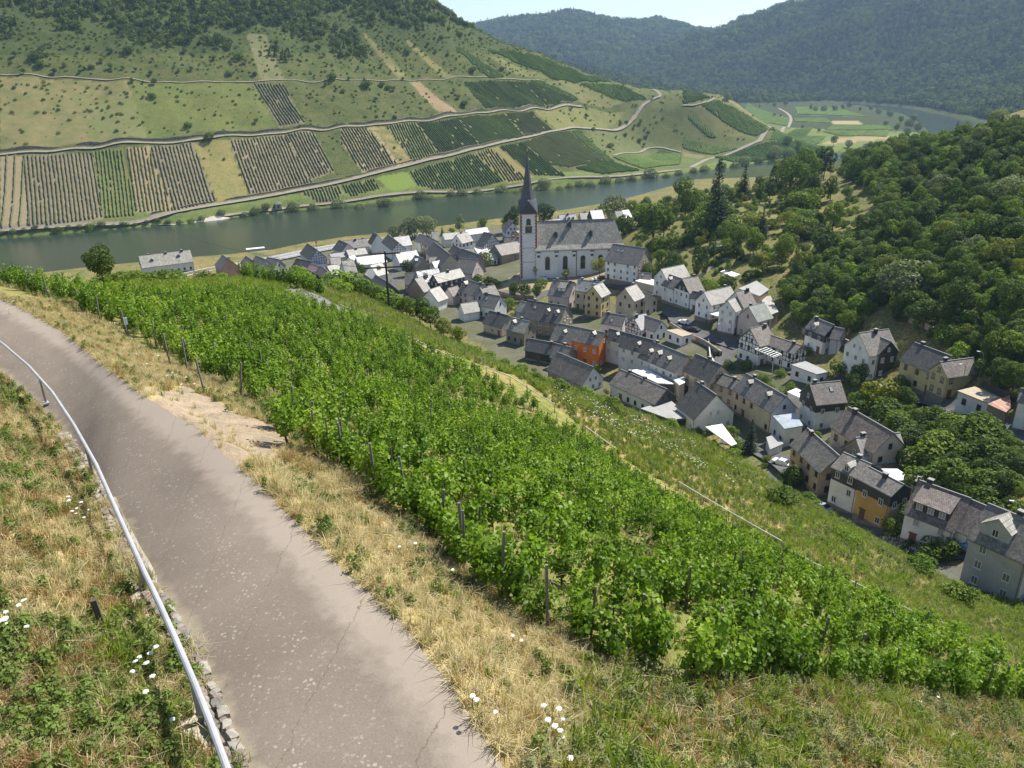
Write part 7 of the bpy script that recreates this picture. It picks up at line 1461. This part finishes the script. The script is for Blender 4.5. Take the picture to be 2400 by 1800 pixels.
def car(x, y, ang, col, label):
    if col[0] not in CAR: CAR[col[0]] = car_parts(col)
    b_, w_ = CAR[col[0]]; q = hit(x, y, 118); r0 = empty('parked_car', (q[0], q[1], q[2] + .14), ang); tag(r0, label, 'car', 'cars parked in the village'); link('body', b_, r0); link('window', w_, r0)
    for sx in (-1.3, 1.3):
        for sy in (-.8, .8): link('wheel', wh, r0, (sx, sy, .33))
WHT = ('white', (.75, .75, .75)); BLU = ('blue', (.12, .25, .42)); SIL = ('silver', (.35, .38, .42)); RED = ('red', (.30, .03, .02)); DRK = ('black', (.03, .03, .035))
car(1825,838,.3,SIL,'silver car in the car park above the inn'); car(1795,826,.3,DRK,'dark car in the car park above the inn'); car(1850,848,.4,BLU,'blue car at the end of the car park'); car(1832,1092,-.8,WHT,'white car on the lower street beside the long cream house'); car(1625,777,-.75,DRK,'dark car behind the white one on the upper street'); car(2080,918,-.55,WHT,'white car on the upper right-hand street'); car(1279,655,1.35,WHT,'white car parked nose-on in front of the church'); car(1398,659,.2,WHT,'white car at the right of the church front'); car(1412,655,.2,DRK,'dark car behind the white one beside the church'); car(1603,760,-.75,WHT,'white car on the upper street above the retaining wall'); car(1922,1196,-.9,SIL,'silver-blue car half hidden at the top of the lower street'); car(2255,1368,-.9,BLU,'light blue car beside the lilac grey house'); car(2118,915,-.6,RED,'red car in the shade of the yellow house'); car(2140,1300,-.9,SIL,'silver car by the garden of the white house')
# ------------------------------------------------------------------ power pole, lamps, small things
q = atd(911, 703, 118); q[2] = gz(q[0], q[1]); r0 = empty('power_pole', q, .12); tag(r0, 'wooden power pole with two cross-arms above the old town', 'pole'); H_ = np.linalg.norm(atd(903, 572, 118) - atd(911, 703, 118)) * 1.06; pw = mottled('pole_dark', (.05, .042, .038), .3, 4, .9, .2)
mb = MB(); mb.tube([(0, 0, -1), (0, 0, H_)], .2, 8, 0, .13); mb.build('mast', pw, r0)
for z, l_ in ((H_ - .3, 2.3), (H_ - 2.4, 3.2)): mb = MB(); mb.box(-l_, l_, -.09, .09, z - .1, z + .1); mb.build('cross_arm', pw, r0)
def wires(L, label):
    mb = MB()
    for a, b_ in L:
        a, b_ = Vector(a), Vector(b_); mb.tube([a.lerp(b_, t_) - Vector((0, 0, 4 * t_ * (1 - t_) * (a - b_).length * .02)) for t_ in np.linspace(0, 1, 9)], .03, 4)
    tag(mb.build('power_line', pw), label, 'cable')
pt = Vector(q) + Vector((0, 0, H_ - 2.4)); wires([(pt + Vector((-2.8, -.3, 0)), Vector(hit(300, 560, 200)) + Vector((0, 0, 30)))], 'dark cable running from the pole towards the river'); wires([(pt + Vector((2.8, .3, 0)), Vector(hit(1240, 690, 118)) + Vector((0, 0, 8)))], 'dark cable running from the pole over the old town')
lampm = mottled('lamp_grey', (.22, .22, .22), .2, 4, .6, 0)
def lamp(x, y, h, label):
    q = hit(x, y, 118); r0 = empty('street_lamp', q, random.uniform(-1, 1)); tag(r0, label, 'street lamp', 'street lamps'); mb = MB(); mb.tube([(0, 0, -.5), (0, 0, h * .85), (-.12, 0, h * .95), (-.5, 0, h), (-.9, 0, h)], .06, 6); mb.build('pole', lampm, r0); mb = MB(); mb.box(-1.45, -.85, -.12, .12, h - .04, h + .08); mb.build('lamp_head', FR['w'], r0)
lamp(2332,1400,7.0,'curved street lamp before the lilac grey house'); lamp(2250,920,6.5,'street lamp beside the yellow gabled wing'); lamp(1690,800,5.5,'lamp at the road fork by the inn'); lamp(2290,905,7.5,'pale wooden pole above the garages'); lamp(1332,668,5,'small lamp on the church lane'); lamp(1712,790,5,'lamp before the beige-pink house')
# pergola of the inn
C = [atz(*zp(7, p), 15 * SC + 4.6) for p in ((570,432),(655,402),(850,490),(768,522))]; m_ = np.mean(C, 0); r0 = empty('pergola', m_); tag(r0, 'white slatted pergola over the inn terrace', 'pergola'); Cl = [Vector(c - m_) for c in C]
for i in range(4): mb = MB(); mb.bar(Cl[i], Cl[(i + 1) % 4], .14, .16); mb.build('beam', FR['w'], r0)
for i in range(7): t_ = (i + .5) / 7; mb = MB(); mb.bar(Cl[0].lerp(Cl[3], t_) + Vector((0, 0, .12)), Cl[1].lerp(Cl[2], t_) + Vector((0, 0, .12)), .28, .05); mb.build('slat', FR['w'], r0)
for i in range(4): mb = MB(); mb.box(Cl[i].x - .07, Cl[i].x + .07, Cl[i].y - .07, Cl[i].y + .07, -6, Cl[i].z - .08); mb.build('post', FR['w'], r0)
# satellite dishes
def dish(k, p, h, label):
    q = atz(*zp(k, p), h); b_ = MB(); n = 14
    for i in range(n):
        a0, a1 = 6.283 * i / n, 6.283 * (i + 1) / n; b_.face([(0, .12, 0), (.45 * math.cos(a0), 0, .45 * math.sin(a0)), (.45 * math.cos(a1), 0, .45 * math.sin(a1))])
    b_.tube([(0, .1, 0), (.1, .55, -.5)], .03, 5); tag(b_.build('satellite_dish', mottled('dish_grey', (.30, .30, .31), .1, 3, .5, 0), None, q, (-.4, 0, .5)), label, 'satellite dish')
# sheds and canopies in the gardens
block(5, [(1045,430),(1110,405),(1290,465),(1205,500)], [2.4,2.4,2.2,2.2], 'brownw', 'white', 'white corrugated canopy over the garden store above the upper row', name='garden_canopy', cat='canopy', nowin=True, posts=True, group='garden sheds')
block(5, [(890,65),(990,55),(1120,85),(1010,105)], [2.4]*4, 'brownw', 'metal', 'dark garden shed with thin blue roof at the top of the steps', name='garden_shed', cat='shed', nowin=True, posts=True, group='garden sheds')
house(0, (1915,525), (1940,533), 3.2, 2.0, 'brownw', 'tile', 'brown wooden hut on the dry slope', nowin=True, chim=0, name='garden_hut', cat='hut', group='garden sheds')
q = hit(653, 487, 250); cr = empty('wayside_chapel', q, .3); tag(cr, 'tiny stone chapel on the far riverbank', 'chapel'); mb = MB(); mb.box(-2.2, 2.2, -2.2, 2.2, -1, 3); mb.build('wall', wallm('beige'), cr); mb = MB()
for a, b_ in (((-2.5, -2.5), (2.5, -2.5)), ((2.5, -2.5), (2.5, 2.5)), ((2.5, 2.5), (-2.5, 2.5)), ((-2.5, 2.5), (-2.5, -2.5))): mb.face([(*a, 3), (*b_, 3), (0, 0, 5)])
mb.build('roof', ROOF['light'], cr); mb = MB(); mb.box(-.7, .7, -2.3, -2.19, 0, 2.2); mb.build('door', FR['d'], cr)
# jetty pontoon and channel marker at the quay
q = atz(596, 596, .0); jr = empty('landing_pontoon', (q[0], q[1], 0), .42); tag(jr, 'grey landing pontoon with railings at the quay', 'pontoon'); mb = MB(); mb.box(-9, 9, -2.4, 2.4, -.4, 1.0); mb.build('hull', mottled('pontoon_grey', (.42, .44, .46), .2, 1, .6, 0), jr); mb = MB(); mb.box(-4, 6, -1.8, 1.8, 3.2, 3.4); mb.build('canopy', FR['w'], jr)
for x in (-3.8, 0, 5.8):
    for y in (-1.7, 1.7): mb = MB(); mb.box(x - .08, x + .08, y - .08, y + .08, 1, 3.2); mb.build('post', galv, jr)
q = atz(744, 590, 5.2); br_ = empty('channel_marker', q); tag(br_, 'red topped channel mark on the quay edge', 'marker'); mb = MB(); mb.tube([(0, 0, -.5), (0, 0, 5)], .12, 6); mb.build('pole', lampm, br_); mb = MB(); mb.tube([(0, 0, 4.6), (0, 0, 6.2)], .75, 10, 0, .12); mb.build('cone', mottled('marker_red', (.55, .06, .03), .1, 2, .5, 0), br_)
# slipway on the far bank
SLW = [hit(*zp(20, p), 250) for p in ((830,1452),(1000,1424),(1430,1402),(1520,1420),(1440,1462),(1000,1466))]
mb = MB(); c0 = np.mean(SLW, 0); mb.face([tuple(p - c0 + [0, 0, .35]) for p in SLW][::-1]); o = mb.build('slipway', mottled('slipway_pale', (.46, .41, .34), .2, .3, .95, 0), None, c0); tag(o, kind='structure')
# ------------------------------------------------------------------ the air over the valley
hz = bpy.data.materials.new('valley_haze'); hz.use_nodes = True; n, l = hz.node_tree.nodes, hz.node_tree.links
n.remove(n['Principled BSDF']); pv = n.new('ShaderNodeVolumePrincipled'); pv.inputs['Color'].default_value = (.50, .72, 1.0, 1); pv.inputs['Density'].default_value = .00008; pv.inputs['Anisotropy'].default_value = .1
l.new(pv.outputs[0], n['Material Output'].inputs['Volume'])
hb = MB(); hb.box(-7100, 7100, -400, 7200, -5, 520); ho = hb.build('haze', hz); tag(ho, 'thin blue summer haze filling the valley', 'haze', None, 'stuff')
